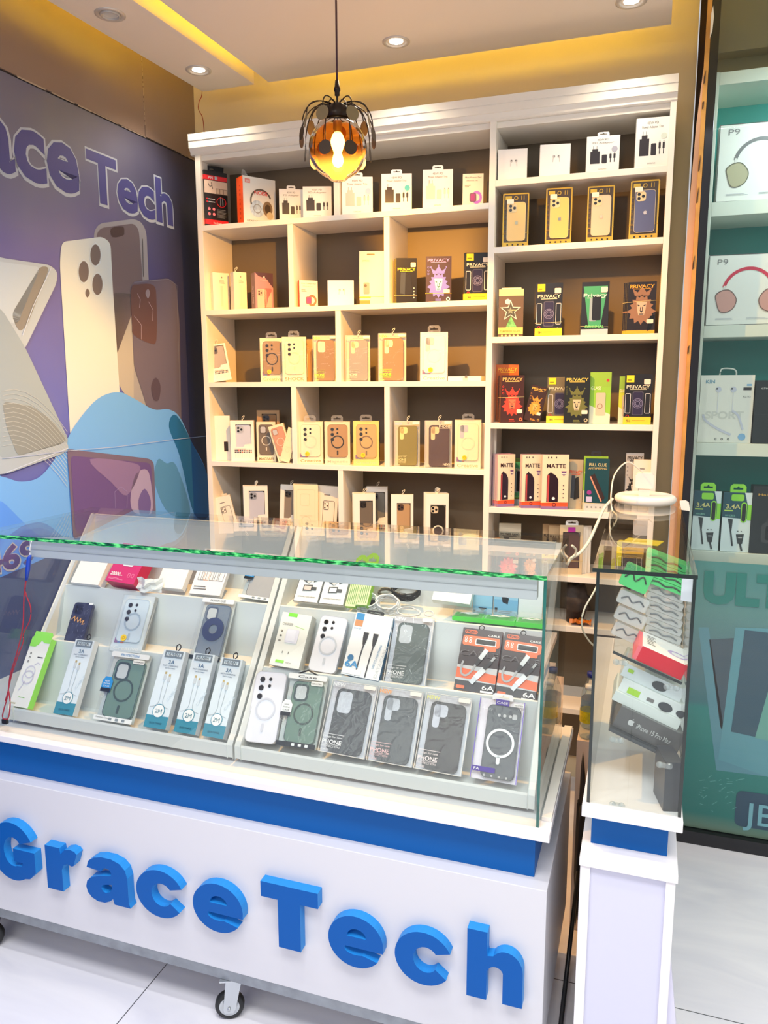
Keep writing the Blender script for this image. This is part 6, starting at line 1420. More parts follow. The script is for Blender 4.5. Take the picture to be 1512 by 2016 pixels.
def k_otg(root, w, h, d, c=(214, 196, 190)):
    def deco(b):
        b.frame(0, 0, w, h, 0.002, 0.0012, INK, 2); ik = M((60, 62, 66), 0.3)
        b.poly([(w*.20, h*.62), (w*.42, h*.55), (w*.62, h*.98), (w*.30, h*.98)], ik, 3); b.poly([(w*.34, h*.60), (w*.44, h*.54), (w*.80, h*.88), (w*.66, h*.92)], M((190, 194, 198), 0.3), 4); b.poly([(w*.62, h*.60), (w*.86, h*.68), (w*.86, h*.78), (w*.60, h*.72)], ik, 4)
        b.polyh([(w*.26, h*.32), (w*.62, h*.34), (w*.62, h*.52), (w*.26, h*.50)], [], ik, 3); b.rect(w*.30, h*.36, w*.58, h*.48, M(c, 0.3), 4); b.rrect(w*.60, h*.36, w*.80, h*.46, w*.02, ik, 3); b.text('ULTRA-FAST FLASH MEMORY', w*.5, h*.14, h*.035, INK, w=w*.72, L=3)
    carton(w, h, d, M((226, 232, 234), 0.35), M((206, 210, 212), 0.4), deco).build('carton', root)
CBX = 'cable_box'
lay(k_greencable, CBX, 'green and white cable box with open green flap at the left of the bottom tier', 'cable box', 3, (17, 1388), (54, 1395), (85, 1256), d=0.022)
CG = 'pale blue two metre cable boxes'
for (a, c_, e_, lb) in (((104.8, 1404), (143, 1409.5), (168.7, 1260), 'pale blue 2M cable box between the green box and the green case pack'), ((282, 1430), (325.5, 1437), (339, 1280), 'pale blue 2M cable box right of the green case pack, first of three together'),
    ((341.4, 1440), (384, 1447), (396.4, 1286.5), 'pale blue 2M cable box, middle of three together'), ((397, 1448), (439, 1455.5), (453.5, 1296), 'pale blue 2M cable box, last of three at the tray wall')):
    lay(k_cable, CBX, lb, 'cable box', 3, a, c_, e_, d=0.020, group=CG)
lay(k_fashion, PC, 'green case in clear pack with blue swing tag on the left tray', 'phone case', 3, (183, 1415), (258, 1427), (235, 1283), d=0.014, tphone='13PRO', tagt=True)
t = lay(k_barecase, 'phone_case', 'white phone case with pale magnet ring at the left of the right tray', 'phone case', 3, (480, 1459), (541.4, 1466), (504.3, 1320.3), d=0.010, c=(232, 232, 242), ring=(208, 210, 222))
lay(k_fashion, PC, 'green case in crinkled clear pack with white and black swing tag', 'phone case', 3, (542, 1466), (619.4, 1477), (579.7, 1325), d=0.014, botdark=True, top='Case', topc=(80, 84, 88), bot=None, tphone='S20 ULTRA', hangblack=True)
NG = dict(cardc=(204, 208, 220), c=(66, 72, 80), hole=(196, 202, 214), txt=(236, 238, 240), new=(236, 238, 242))
lay(k_newphone, PC, 'clear pack with dark case and square cutout, first on the bottom tier', 'phone case', 3, (625.5, 1478), (716, 1495), (665, 1339), d=0.014, cam='cutout', **NG)
lay(k_newphone, PC, 'clear pack with dark case and orange torn sticker at its top', 'phone case', 3, (720.7, 1496), (810, 1511.7), (750.5, 1351), d=0.014, cam='note', cardc=(204, 208, 220), c=(74, 80, 86), hole=(190, 196, 208), txt=(240, 200, 200), new=(246, 160, 60))
lay(k_newphone, PC, 'clear pack with black case, bright reflections and yellow word NEW', 'phone case', 3, (814, 1512), (907, 1529.6), (845.7, 1363), d=0.014, cam='note', cardc=(204, 208, 220), c=(54, 52, 56), hole=(196, 200, 214), txt=(240, 226, 226), new=(226, 226, 110))
lay(k_note8, PC, 'purple edged pack with dark case, white ring and word CASE on its tab', 'phone case', 3, (925, 1529.6), (1016, 1545.5), (941, 1371), d=0.014)
lay(k_barecase, 'phone_case', 'dark blue phone case with orange scribble on the left tray', 'phone case', 2, (123, 1271), (160, 1274), (170.6, 1187), d=0.010, c=(64, 68, 92), ring=None, cam='iphone', art=True)
lay(k_creative, PC, 'light blue case in clear creative pack on the left tray', 'phone case', 2, (215.3, 1281), (277, 1287), (264, 1172), d=0.014, c=(206, 222, 234), ring=(166, 186, 206), card=(206, 216, 222), wc=(238, 240, 240), tab=False)
lay(k_fashion, PC, 'navy magnetic case in clear pack on the middle tier of the left tray', 'phone case', 2, (369, 1296), (432, 1304), (403.8, 1176), d=0.016, c=(124, 138, 154), ring=None, cam='ringcam', dark=(82, 96, 120), top='FASHION CASE', topc=(110, 116, 124), bot=None, tagt=False, botdark=True)
w_, h_, d_, m_ = t_info[[o for o in bpy.data.objects if o.get('label', '').startswith('navy magnetic')][0].name]
o = [o for o in bpy.data.objects if o.get('label', '').startswith('navy magnetic')][0]
b = B(); b.ring(w_*.55, h_*.50, w_*.13, w_*.33, M((62, 74, 110), 0.35), 2, 30); b.build('ring_holder', o)
lay(k_charger, 'charger_box', 'white charger box with green label at the left of the right tray', 'charger box', 2, (529.7, 1307.6), (588, 1318), (569, 1206), d=0.03)
lay(k_barecase, 'phone_case', 'white phone case with five grey lenses on the middle tier', 'phone case', 2, (605.5, 1318), (659, 1328), (631, 1209), d=0.010, c=(228, 228, 236), ring=(196, 200, 208))
lay(k_6a, CBX, 'white 6A cable box with blue side and black connectors pictured', 'cable box', 2, (671, 1326), (745, 1341), (702.7, 1204), d=0.018)
t = lay(k_newphone, PC, 'clear pack with green grey case on the middle tier above the others', 'phone case', 2, (754, 1342), (836, 1352), (789, 1211), d=0.014, cam='cutout', cardc=(204, 208, 220), c=(80, 94, 94), hole=(190, 198, 206), txt=(232, 234, 236), new=(236, 238, 242))
AG = 'orange and black 6A cable packs'
lay(k_aplus, CBX, 'left orange and black 6A cable pack on the right tray', 'cable box', 2, (892.8, 1356.7), (972, 1369), (915, 1235), d=0.010, group=AG)
lay(k_aplus, CBX, 'right orange and black 6A cable pack beside the glass edge', 'cable box', 2, (974, 1370), (1053, 1384), (993, 1244), d=0.010, group=AG)
# top tier
lay(k_box, 'plain_box', 'plain white box at the left end of the top tier', 'box', 1, (139, 1146), (193, 1152), (164.7, 1097.5), d=0.03, h=0.13, off=0.0)
lay(k_magenta, 'power_bank_box', 'magenta power bank box marked 20000 on the top tier', 'power bank box', 1, (207, 1142), (262, 1151), (227, 1103.5), d=0.045, h=0.125, off=0.0)
b = B(); random.seed(12); pts = []
for i in range(6):
    for j in range(5): pts.append((i*0.016+random.uniform(-.003, .003), random.uniform(-.008, .008)-0.012*math.sin(i*.7), j*0.010+random.uniform(-.002, .002)))
b.add(pts, [(i*5+j, (i+1)*5+j, (i+1)*5+j+1, i*5+j+1) for i in range(5) for j in range(4)], M((236, 236, 232), 0.5)); p = onY(272, 1158, 1.79)
tag(b.build('crumpled_paper', matrix=Matrix.Translation((p.x, 1.79, 1.022))), 'crumpled white paper beside the magenta box', 'paper')
lay(k_box, 'plain_box', 'plain white box right of the magenta power bank box', 'box', 1, (306.5, 1155), (358, 1160), (324.4, 1110.8), d=0.02, h=0.12, off=0.0)
lay(k_rowphones, PC, 'pale case pack with a row of small phones pictured', 'phone case', 1, (372, 1168), (432.4, 1173), (394, 1113), d=0.014, h=0.145, off=0.0)
lay(k_fashion, PC, 'grey patterned case in clear pack at the right end of the left tray', 'phone case', 1, (468.4, 1175), (536, 1185), (483, 1123.5), d=0.014, h=0.14, off=0.0, c=(176, 178, 182), ring=None, dark=(120, 122, 128), bot=None)
lay(k_otg, 'adapter_pack', 'white pack with pinkish adapter pictured, left of the pair', 'adapter pack', 1, (576.7, 1183), (625, 1188), (587.6, 1133.6), d=0.010, h=0.10, off=0.0)
lay(k_otg, 'adapter_pack', 'white pack with silver adapter pictured, right of the pair', 'adapter pack', 1, (627, 1188), (676, 1192.5), (637, 1139.5), d=0.010, h=0.10, off=0.0, c=(226, 228, 230))
gpk = M((150, 210, 50), 0.4)
def k_greenpk(root, w, h, d):
    def deco(b):
        for i in range(5): b.rect(w*(.12+.17*i), h*.06, w*(.17+.17*i), h*.94, M((80, 140, 50)), 2)
    carton(w, h, d, M((206, 226, 170), 0.4), gpk, deco).build('carton', root); hang_tab(root, w, h, m=gpk, tw=w*1.2, th=h*.34)
for i, (a, c_, e_) in enumerate((((679, 1193), (699, 1195), (690, 1140)), ((701, 1190), (722, 1192), (712, 1138)))):
    lay(k_greenpk, 'green_pack', ('left', 'right')[i]+' green striped pack with large green hanging tab near the back rail', 'accessory pack', 1, a, c_, e_, d=0.012+0.01*i, h=0.115, off=0.002)
# cable coils
def coil(label, px, py, Y, z, rx, ry, r, m, turns=4, seed=0, group=None):
    random.seed(seed); p = onY(px, py, Y); pts = []
    n = turns*18
    for i in range(n):
        a = 2*PI*i/18; k = 1+random.uniform(-.08, .08)+0.05*math.sin(a*.37)
        pts.append((rx*k*math.cos(a), ry*k*math.sin(a)*0.75, r+ (i/n)*turns*r*1.7+ry*k*math.sin(a)*0.2))
    q = [tuple(v) for v in spline(pts, 2)]
    b = B(); b.tube(q, r, m, 5); b.tube([(-rx*.25, -ry*.86, r*1.5), (-rx*.25, -ry*.86, r*turns*2.0), (rx*.25, -ry*.86, r*turns*2.0), (rx*.25, -ry*.86, r*1.5)], r*.5, m, 4)
    o = b.build('coiled_cable', matrix=Matrix.Translation((p.x, Y, z+0.012)) @ Matrix.Rotation(R(32), 4, 'X')); tag(o, label, 'cable', group); return o
wc_ = M((226, 228, 230), 0.4)
coil('white coiled cable at the left of the cable heap', 722, 1185, 1.835, 1.016, 0.034, 0.028, 0.0022, wc_, 6, 1)
coil('white coiled cable in the middle of the cable heap', 765, 1188, 1.835, 1.016, 0.030, 0.028, 0.0022, wc_, 6, 2)
coil('thin white coiled cable in front of the black one', 805, 1200, 1.815, 1.012, 0.030, 0.016, 0.0014, wc_, 3, 3)
coil('short white cable at the right end of the cable heap', 845, 1194, 1.82, 1.012, 0.012, 0.010, 0.0012, wc_, 2, 4)
coil('thick black coiled cable on the cable heap', 800, 1172, 1.885, 1.040, 0.036, 0.028, 0.0022, M((24, 24, 26), 0.45), 7, 5)
coil('speckled braided cable behind the white coils', 762, 1170, 1.885, 1.036, 0.022, 0.014, 0.0022, M((110, 102, 84), 0.5, noise=0.7, nscale=200), 3, 6)
b = B(); b.lathe([(0.0001, 0.014), (0.009, 0.013), (0.011, 0.009), (0.011, 0.0), (0.0001, 0.0)], BLACK, 18); p = onY(735, 1168, 1.88); tag(b.build('black_adapter', matrix=Matrix.Translation((p.x, 1.87, 1.020))), 'small black round adapter behind the white coils', 'adapter')
lay(k_box, 'plain_box', 'long white box with green underside behind the clear green trays', 'box', 1, (850, 1180), (925, 1190), (855, 1140), d=0.02, h=0.085, off=0.012, m=M((220, 228, 224), 0.4))
bp = M((120, 176, 214), 0.4)
def k_blue(root, w, h, d, big=False):
    def deco(b):
        b.rect(0, h*.40, w, h, M((150, 196, 224), 0.4), 1); b.poly([(w*.28, h*.34), (w*.74, h*.34), (w*.56, h*.20), (w*.46, h*.20)] if not big else [(w*.30, h*.50), (w*.62, h*.44), (w*.58, h*.30), (w*.36, h*.34)], M((26, 34, 44), 0.3), 3)
        b.rect(w*.05, h*.10, w*.16, h*.20, INK, 3); bars(b, w*.22, w*.8, h*.08, h*.16, 2, M((50, 90, 120)), 3)
        if big: b.text('wireless', w*.76, h*.86, h*.03, WHITE, w=w*.34, L=4); b.rect(w*.56, h*.84, w*.96, h*.90, INK, 3)
    carton(w, h, d, bp, bp, deco).build('carton', root)
def solveXt(px, Y, z): return solveX(px, Y, z)
def flat(kind, name, label, cat, px0, px1, Y, z, h, d=0.02, yaw=0, lean=12, **o):
    X = solveX(px0, Y, z); w = solve_w(px1, (X, Y, z), R(yaw)); m = Matrix.Translation((X, Y, z)) @ Matrix.Rotation(R(yaw), 4, 'Z') @ Matrix.Rotation(-R(lean), 4, 'X')
    t = thing(name, label, cat, m); kind(t, w, h, d, **o); t_info[t.name] = (w, h, d, m); return t
flat(k_blue, 'adapter_pack', 'small blue pack with dark adapter pictured on the top tier', 'adapter pack', 930, 968, 1.845, 1.030, 0.050, 0.012)
flat(k_blue, 'adapter_pack', 'tall blue pack with dark cable adapter pictured on the top tier', 'adapter pack', 971, 1018, 1.842, 1.030, 0.105, 0.012, big=True)
flat(k_box, 'plain_box', 'white box at the right end of the top tier beside the glass edge', 'box', 1019, 1066, 1.845, 1.028, 0.11, 0.02, m=M((226, 230, 232), 0.35))
def clam(root, w, h, d, c=(90, 220, 80)):
    b = B(); g = M(c, 0.35); b.prism(b.rr(0, 0, w, h*.45, 0.003), 0, d, g); b.build('green_base', root)
    b = B(); b.prism(b.rr(0.001, h*.45, w-0.001, h, 0.004), 0.001, d-0.001, PVCH); b.build('clear_lid', root)
    b = B(); b.tube([(w*.2, d*.4, h*.6), (w*.5, d*.7, h*.62), (w*.8, d*.5, h*.6), (w*.5, d*.3, h*.64), (w*.25, d*.5, h*.62)], 0.0015, WHITE, 5); b.build('earphone_cable', root)
for i, (a, c_) in enumerate(((890, 951), (951, 1013), (1014, 1074))):
    flat(clam, 'clear_case', ('left', 'middle', 'right')[i]+' clear box with lime green base on the lip of the top tier', 'clear box', a, c_, 1.796, 1.0225, 0.026, 0.040, lean=0)
# lanyard hanging at the left outside the front glass
yl = GY0-0.006
P = lambda x, y: tuple(onY(x, y, yl))
t = thing('lanyard', 'red cord lanyard with blue end hanging down the front glass at the left', 'lanyard', Matrix.Identity(4))
b = B(); b.tube([tuple(v) for v in spline([P(62, 1065), P(59, 1080), P(59, 1095)], 4)], 0.0014, M((214, 216, 218), 0.4), 6); b.build('white_tip', t)
b = B(); b.tube([P(60, 1093), P(57, 1100), P(55, 1120), P(52, 1142)], [0.003, 0.0055, 0.006, 0.0035], M((16, 62, 170), 0.35), 10); b.build('blue_sleeve', t)
rc = M((150, 34, 54), 0.5)
b = B(); b.tube([tuple(v) for v in spline([P(51, 1140), P(47, 1180), P(46, 1220), P(42, 1250), P(32, 1290), P(20, 1330), P(15, 1370), P(8, 1395), P(5, 1413), P(16, 1414), P(20, 1385), P(17, 1360)], 5)], 0.0017, rc, 6)
b.tube([tuple(v) for v in spline([P(52, 1140), P(50, 1165), P(60, 1195), P(59, 1220), P(46, 1248), P(46, 1262), P(36, 1290), P(24, 1325), P(16, 1360), P(10, 1380)], 5)], 0.0015, rc, 6); b.build('red_cord', t)
b = B(); c0 = Vector(P(10, 1420)); b.box(c0.x-0.008, c0.x+0.008, c0.y-0.004, c0.y+0.004, c0.z-0.006, c0.z+0.006, BLACK); b.build('black_clip', t)

# ================================================================== CONTENTS OF THE TALL SHOWCASE
YSH = 1.60; SA = onY(1208, 1281, YSH); SB = onY(1345, 1344, YSH); SB = SA+(SB-SA)*((SX1-0.008-SA.x)/(SB.x-SA.x))
SWD = (SB-SA).length; stilt = math.atan2(SA.z-SB.z, SB.x-SA.x); syaw = 0.0
MS = Matrix.Translation(SA) @ Matrix.Rotation(stilt, 4, 'Y') @ Matrix.Translation((0, 0, -1.0))
def smat(x, y, z): return MS @ Matrix.Translation((x-(z-1.0)*math.tan(stilt), y, z))
t = thing('glass_shelf', 'small glass shelf tilting down to the right in the middle of the tall showcase', 'glass shelf', Matrix.Identity(4))
b = B(); w_ = SWD; v = [(0, 0, -0.006), (w_, 0, -0.006), (w_, 0.5, -0.006), (0, 0.5, -0.006), (0, 0, 0), (w_, 0, 0), (w_, 0.5, 0), (0, 0.5, 0)]
b.add(v, [(1, 2, 6, 5), (2, 3, 7, 6), (3, 0, 4, 7), (4, 5, 6, 7), (3, 2, 1, 0)], gside); b.add(v, [(0, 1, 5, 4)], gblack); b.build('shelf_pane', t, matrix=MS @ Matrix.Translation((0, 0, 1.0)))
def clip(label, x, y, z):
    b = B(); c = clear((0.9, 0.93, 0.93), 1.6, 0.18, 0.05, 'clip_plastic', 0.5)
    for s in (-1, 1): b.lathe([(0.0001, 0), (0.006, 0.001), (0.007, 0.004), (0.006, 0.007), (0.0001, 0.008)], c, 14, (s*0.009, 0, 0))
    b.box(-0.010, 0.010, -0.0045, 0.0045, 0.001, 0.007, c); o = b.build('glass_clip', matrix=Matrix.Translation((x, y, z)) @ Matrix.Rotation(syaw, 4, 'Z') @ Matrix.Rotation(PI/2, 4, 'X')); tag(o, label, 'glass clip', 'clear plastic corner clips')
for lb, (x_, y_), Y_ in (('clear plastic clip under the left end of the small glass shelf', (1222, 1303), 1.60), ('clear plastic clip under the right end of the small glass shelf', (1322, 1352), 1.59), ('clear plastic clip below the black phone box at the left', (1214, 1455), 1.60), ('clear plastic clip against the dark standing box', (1308, 1505), 1.53), ('clear plastic clip at the foot of the front glass', (1215, 1583), 1.525)):
    p = onY(x_, y_, Y_); clip(lb, p.x, p.y, p.z)
# green and clear blister packs in a leaning row on the shelf
gb = M((90, 205, 120), 0.35)
BLC = clear((0.97, 0.98, 0.98), 1.5, 0.42, 0.08, 'blister_plastic', 0.5)
def blister(root, w, h, d, c=None, ins=(60, 70, 64)):
    c = c or BLC
    b = B(); b.cbox(0, w, 0, d, 0, h, c, 0.003); b.build('shell', root)
    b = B(); b.tube([tuple(q) for q in spline([(w*.12, -0.001, h*.4), (w*.3, -0.001, h*.7), (w*.5, -0.001, h*.4), (w*.7, -0.001, h*.7), (w*.88, -0.001, h*.45)], 4)], 0.0016, M(ins, 0.4), 5); b.build('coiled_cable', root)
zz = 1.001
for i in range(8):
    t = thing('blister_pack', '%s clear blister pack counted from below in the stack on the small glass shelf' % ('lowest', 'second', 'third', 'fourth', 'fifth', 'sixth', 'seventh', 'eighth')[i], 'blister pack', smat(0.062, 0.104+0.001*i, zz) @ Matrix.Rotation(R(-2), 4, 'Y'), 'clear blister packs on the glass shelf'); blister(t, SWD-0.068, 0.0165, 0.05, ins=(120, 124, 128)); zz += 0.0172
for i in range(4):
    t = thing('blister_pack', '%s green framed blister pack counted from below on top of the clear ones' % ('lowest', 'second', 'third', 'fourth')[i], 'blister pack', smat(0.057, 0.104+0.002*i, zz) @ Matrix.Rotation(R(-2), 4, 'Y'), 'green framed blister packs'); blister(t, SWD-0.06, 0.015, 0.05, c=gb); zz += 0.0157
for i in range(3):
    t = thing('blister_pack', ('lower', 'middle', 'upper')[i]+' loose clear pack at the left of the stacked blister packs', 'blister pack', smat(-0.012+0.004*i, 0.10, 1.001+0.036*i) , None); blister(t, 0.066, 0.030, 0.02, ins=(100, 104, 110))
t = thing('blister_pack', 'separate green framed pack above the loose clear packs at the left', 'blister pack', smat(0.0, 0.10, 1.112)); blister(t, 0.06, 0.05, 0.02, c=gb)
# red and white box
rb = thing('red_box', 'white box with bright red front edge lying on the small glass shelf', 'box', smat(0.048, 0.004, 1.0008)); wr = SWD-0.052
b = carton(wr, 0.034, 0.10, M((214, 10, 40), 0.35), WHITE); b.text('Silicone', wr*.6, 0.0, 0.0001, WHITE); b.build('carton', rb)
b = B(); b.T = Matrix.Translation((0, 0, 0.0342)) @ Matrix.Rotation(-PI/2, 4, 'X'); bars(b, wr*.1, wr*.3, 0.03, 0.09, 6, MINK, 0); b.ring(wr*.8, 0.04, 0.010, 0.016, M((190, 170, 220), 0.3), 0, 20, sx=1.4); b.build('printed_lid', rb)
b = B(); b.box(-0.008, 0, 0.0, 0.10, 0, 0.032, M((240, 110, 120), 0.4)); b.build('pink_end', rb)
# boxes below the shelf, stacked from the phone box up
zz = onZ(0, 0, 1).z
def under(name, label, cat, x, y, z, w, h, d, front, top, deco=None, dtop=None, rz=0):
    t = thing(name, label, cat, smat(x, y, z) @ Matrix.Rotation(rz, 4, 'Z')); b = B()
    v = [(0, 0, 0), (w, 0, 0), (w, d, 0), (0, d, 0), (0, 0, h), (w, 0, h), (w, d, h), (0, d, h)]
    b.add(v, [(0, 1, 5, 4), (1, 2, 6, 5), (2, 3, 7, 6), (3, 0, 4, 7), (3, 2, 1, 0)], front); b.add(v, [(4, 5, 6, 7)], top)
    if deco: deco(b)
    b.build('carton', t)
    if dtop: b = B(); b.T = Matrix.Translation((0, 0, h)) @ Matrix.Rotation(-PI/2, 4, 'X'); dtop(b); b.build('printed_lid', t)
    return t
bk = M((92, 92, 92), 0.25); bk2 = M((118, 120, 120), 0.2)
zb = 1.0-(SA-onY(1202, 1432, YSH)).length*math.cos(stilt)
t = thing('glass_shelf', 'lower dark edged shelf carrying the black phone box', 'glass shelf', smat(0.0, 0.0, zb)); b = B(); b.box(-0.0, SWD-0.002, 0, 0.22, -0.008, -0.0005, M((60, 66, 70), 0.2)); b.build('shelf_pane', t)
def dlid(b):
    b.poly([(SWD*.44, 0.02), (SWD*.60, 0.01), (SWD*.62, 0.08), (SWD*.46, 0.09)], M((196, 200, 196), 0.3), 1); b.poly([(SWD*.60, 0.01), (SWD*.82, 0.02), (SWD*.80, 0.06)], M((160, 164, 160), 0.3), 2)
    for u in (.49, .54): b.disc(SWD*u, 0.025, 0.005, INK, 3, 12)
def dfr(b):
    w = SWD-0.016; apple(b, w*.24, 0.025, 0.013, M((200, 202, 202), 0.3), 2); b.text('iPhone 15 Pro Max', w*.34, 0.018, 0.012, M((200, 202, 202), 0.3), w=w*.56, anchor='l', L=2)
under('phone_box', 'black phone box with white lettering on its edge on the lower shelf', 'phone box', 0.004, 0.014, zb, SWD-0.008, 0.050, 0.09, bk, bk2, dfr, dlid)
wt = M((226, 232, 230), 0.35)
def gl(b): b.rect(0.018, 0.003, 0.044, 0.017, M((170, 216, 60), 0.35), 2); b.disc(0.10, 0.010, 0.010, M((60, 66, 70), 0.3), 2, 16, sx=1.5); b.disc(0.135, 0.010, 0.008, M((60, 66, 70), 0.3), 2, 16, sx=1.5); b.rect(0.06, 0.006, 0.075, 0.014, MINK, 2)
under('earphone_box', 'plain white box directly on the black phone box', 'earphone box', 0.0, 0.022, zb+0.0505, SWD-0.004, 0.022, 0.11, M((218, 226, 222), 0.4), wt)
under('earphone_box', 'white and green box with earphones pictured under the small glass shelf', 'earphone box', 0.012, 0.030, zb+0.073, SWD-0.014, 0.030, 0.11, wt, wt, gl)
under('earphone_box', 'upper white box with green mark touching the small glass shelf', 'earphone box', 0.016, 0.036, zb+0.1035, SWD-0.018, 0.030, 0.11, M((222, 230, 232), 0.4), wt, lambda b: (b.rect(0.010, 0.014, 0.022, 0.022, M((170, 216, 60)), 2), b.disc(0.08, 0.014, 0.010, M((60, 66, 70)), 2, 14, sx=1.6)))
# dark box standing at the right
q0 = onZ(1303, 1603, nz1+0.0005); q1_ = onZ(1333, 1610, nz1+0.0005)
hb = onY(1285, 1488, 1.56).z-nz1
b = B(); b.box(0, 0.034, 0, 0.075, 0, 0.105, M((58, 62, 68), 0.3)); o = b.build('dark_box', matrix=Matrix.Translation((q0.x+0.002, q0.y+0.012, nz1+0.0005)) @ Matrix.Rotation(R(14), 4, 'Z'), bevel=0.001); tag(o, 'dark grey box standing upright at the bottom right of the tall showcase', 'box')
# phone-cards at the back, white tag at top right
def card(label, px, py, Y, w, h, c, yaw, nm='accessory_card'):
    p = onY(px, py, Y); b = B(); b.box(0, w, 0, 0.004, 0, h, M(c, 0.4)); o = b.build(nm, matrix=Matrix.Translation(p) @ Matrix.Rotation(R(yaw), 4, 'Z')); tag(o, label, 'card'); return o
card('small white tag with brown mark at the upper right of the tall showcase', 1340, 1182, 1.55, 0.022, 0.05, (226, 228, 236), -20)
t = thing('accessory_box', 'yellow edged box near the top of the tall showcase', 'box', Matrix.Translation((-0.045, 1.95, 1.155)) @ Matrix.Rotation(R(-14), 4, 'Z')); b = B(); b.box(0, 0.085, 0, 0.06, 0, 0.06, M((80, 64, 44), 0.4)); b.box(-0.001, 0.086, -0.001, 0.061, 0.06, 0.062, YEL); b.box(-0.012, 0, -0.001, 0.02, 0, 0.062, YEL); b.build('carton', t)
b = B(); b.box(0, 0.03, 0, 0.02, 0, 1.149-1.0, clear((0.9, 0.92, 0.9), 1.4, 0.1)); tag(b.build('clear_case', matrix=Matrix.Translation((-0.02, 1.97, 1.0005))), 'upright clear box behind the stacked blister packs', 'clear box')

# charger pad, cube and cables on top of the tall showcase
pc_ = onZ(1263, 984, SZ1)
pad = thing('round_disc', 'round white padded disc lying at the back of the tall showcase top', 'disc', Matrix.Translation((0.004, 2.42, SZ1)))
wm = M((240, 228, 214), 0.4)
b = B(); pr_ = [(0.0001, 0.0), (0.070, 0.0)]+[(0.075+0.014*math.cos(a), 0.014+0.013*math.sin(a)) for a in [R(-80)+R(170)*i/10 for i in range(11)]]+[(0.060, 0.029), (0.056, 0.025), (0.0001, 0.025)]
b.lathe(pr_, wm, 48); b.build('padded_rim', pad)
cube = thing('charger_cube', 'white plug charger standing on the round disc', 'charger', Matrix.Translation((0.0, 2.40, SZ1+0.0255)))
b = B(); b.cbox(-0.026, 0.026, -0.014, 0.018, 0.022, 0.068, wm, 0.006); b.build('charger_body', cube, bevel=0.002)
b = B(); b.cbox(-0.016, 0.016, -0.010, 0.014, 0.0, 0.022, M((232, 222, 206), 0.35), 0.002); b.build('plug_adapter', cube)
cabm_ = M((236, 224, 200), 0.45)
def cab3(label, pts, r, m=cabm_):
    b = B(); b.tube([tuple(v) for v in spline(pts, 6)], r, m, 7); o = b.build('power_cable'); tag(o, label, 'cable'); return o
cab3('thin white cable looping from the charger over the showcase edge', [Vector((0.0, 2.40, SZ1+0.089)), Vector((-0.015, 2.39, SZ1+0.103)), onY(1235, 910, 2.36), onY(1210, 935, 2.32), onY(1203, 975, 2.28), onY(1205, 1003, 2.27), onY(1215, 1020, 2.20), onY(1196, 1060, 2.10), onY(1178, 1145, 1.95), onY(1150, 1200, 1.9), onY(1146, 1235, 1.9), onY(1160, 1262, 1.95), onY(1178, 1278, 2.0)], 0.0022)
cab3('thick cream cable running down between the two glass cases', [onY(1206, 982, 2.36), onY(1190, 1000, 2.3), onY(1176, 1030, 2.2), onY(1160, 1065, 2.1), onY(1142, 1088, 2.02), onY(1124, 1100, 1.99), onY(1116, 1112, 1.985)], 0.0042)
cab3('short cream cable bend at the back corner of the glass case', [onY(1122, 1100, 1.985), onY(1132, 1092, 1.99), onY(1134, 1082, 1.985), onY(1126, 1074, 1.965)], 0.0030)

# ================================================================== GAP BETWEEN THE TWO CASES
def bottle(label, x, y, z, cap, lab, s=1.0, tint=(0.85, 0.93, 0.95)):
    t = thing('water_bottle', label, 'bottle', Matrix.Translation((x, y, z)) @ Matrix.Scale(s, 4))
    b = B(); b.lathe([(0.0001, 0.0), (0.028, 0.0), (0.032, 0.006), (0.032, 0.05), (0.030, 0.055), (0.032, 0.06), (0.032, 0.12), (0.028, 0.145), (0.014, 0.175), (0.013, 0.19)], clear(tint, 1.4, 0.12, 0.03, 'bottle_plastic'), 24); b.build('bottle_body', t)
    b = B(); b.lathe([(0.0001, 0.208), (0.015, 0.207), (0.016, 0.190), (0.0001, 0.189)], M(cap, 0.4), 18); b.build('cap', t)
    b = B(); b.lathe([(0.0325, 0.065), (0.0325, 0.110)], M(lab, 0.4, noise=0.3, nscale=60), 24); b.build('paper_label', t)
b = B(); b.box(-0.146, -0.092, 2.12, 2.60, 0.0, 0.60, M((222, 202, 186), 0.5)); tag(b.build('storage_box'), 'pale storage box on the floor behind the gap between counter and pedestal', 'box')
bottle('water bottle with blue cap standing in the gap between the cases', -0.119, 2.22, 0.6004, (20, 40, 130), (60, 120, 170), 0.82)
bottle('clear bottle with yellow label beside the pedestal', -0.119, 2.15, 0.6004, (210, 214, 216), (210, 190, 20), 0.76)
def blob(name, label, cat, c, r, m, seed):
    random.seed(seed); bm = bmesh.new(); bmesh.ops.create_icosphere(bm, subdivisions=3, radius=1)
    for v in bm.verts:
        k = 1+0.22*math.sin(v.co.x*5+seed)*math.cos(v.co.y*6)+0.12*math.sin(v.co.z*11+seed)+random.uniform(-.04, .04); v.co *= k; v.co.x *= r[0]; v.co.y *= r[1]; v.co.z *= r[2]
    me = bpy.data.meshes.new(name); bm.to_mesh(me); bm.free(); me.materials.append(m)
    for p in me.polygons: p.use_smooth = True
    o = bpy.data.objects.new(name, me); COL.objects.link(o); o.location = c; return tag(o, label, cat)
blob('black_cloth', 'crumpled black cloth stuffed beside the counter end', 'cloth', (-0.122, 2.075, 0.30), (0.014, 0.024, 0.235), M((26, 22, 24), 0.7), 3)
blob('dark_bag', 'dark round bag on the low shelf behind the glass case corner', 'bag', (solveX(1128, 2.87, 0.80), 2.87, 0.797), (0.06, 0.05, 0.065), M((54, 44, 38), 0.7, noise=0.3, nscale=50), 5)
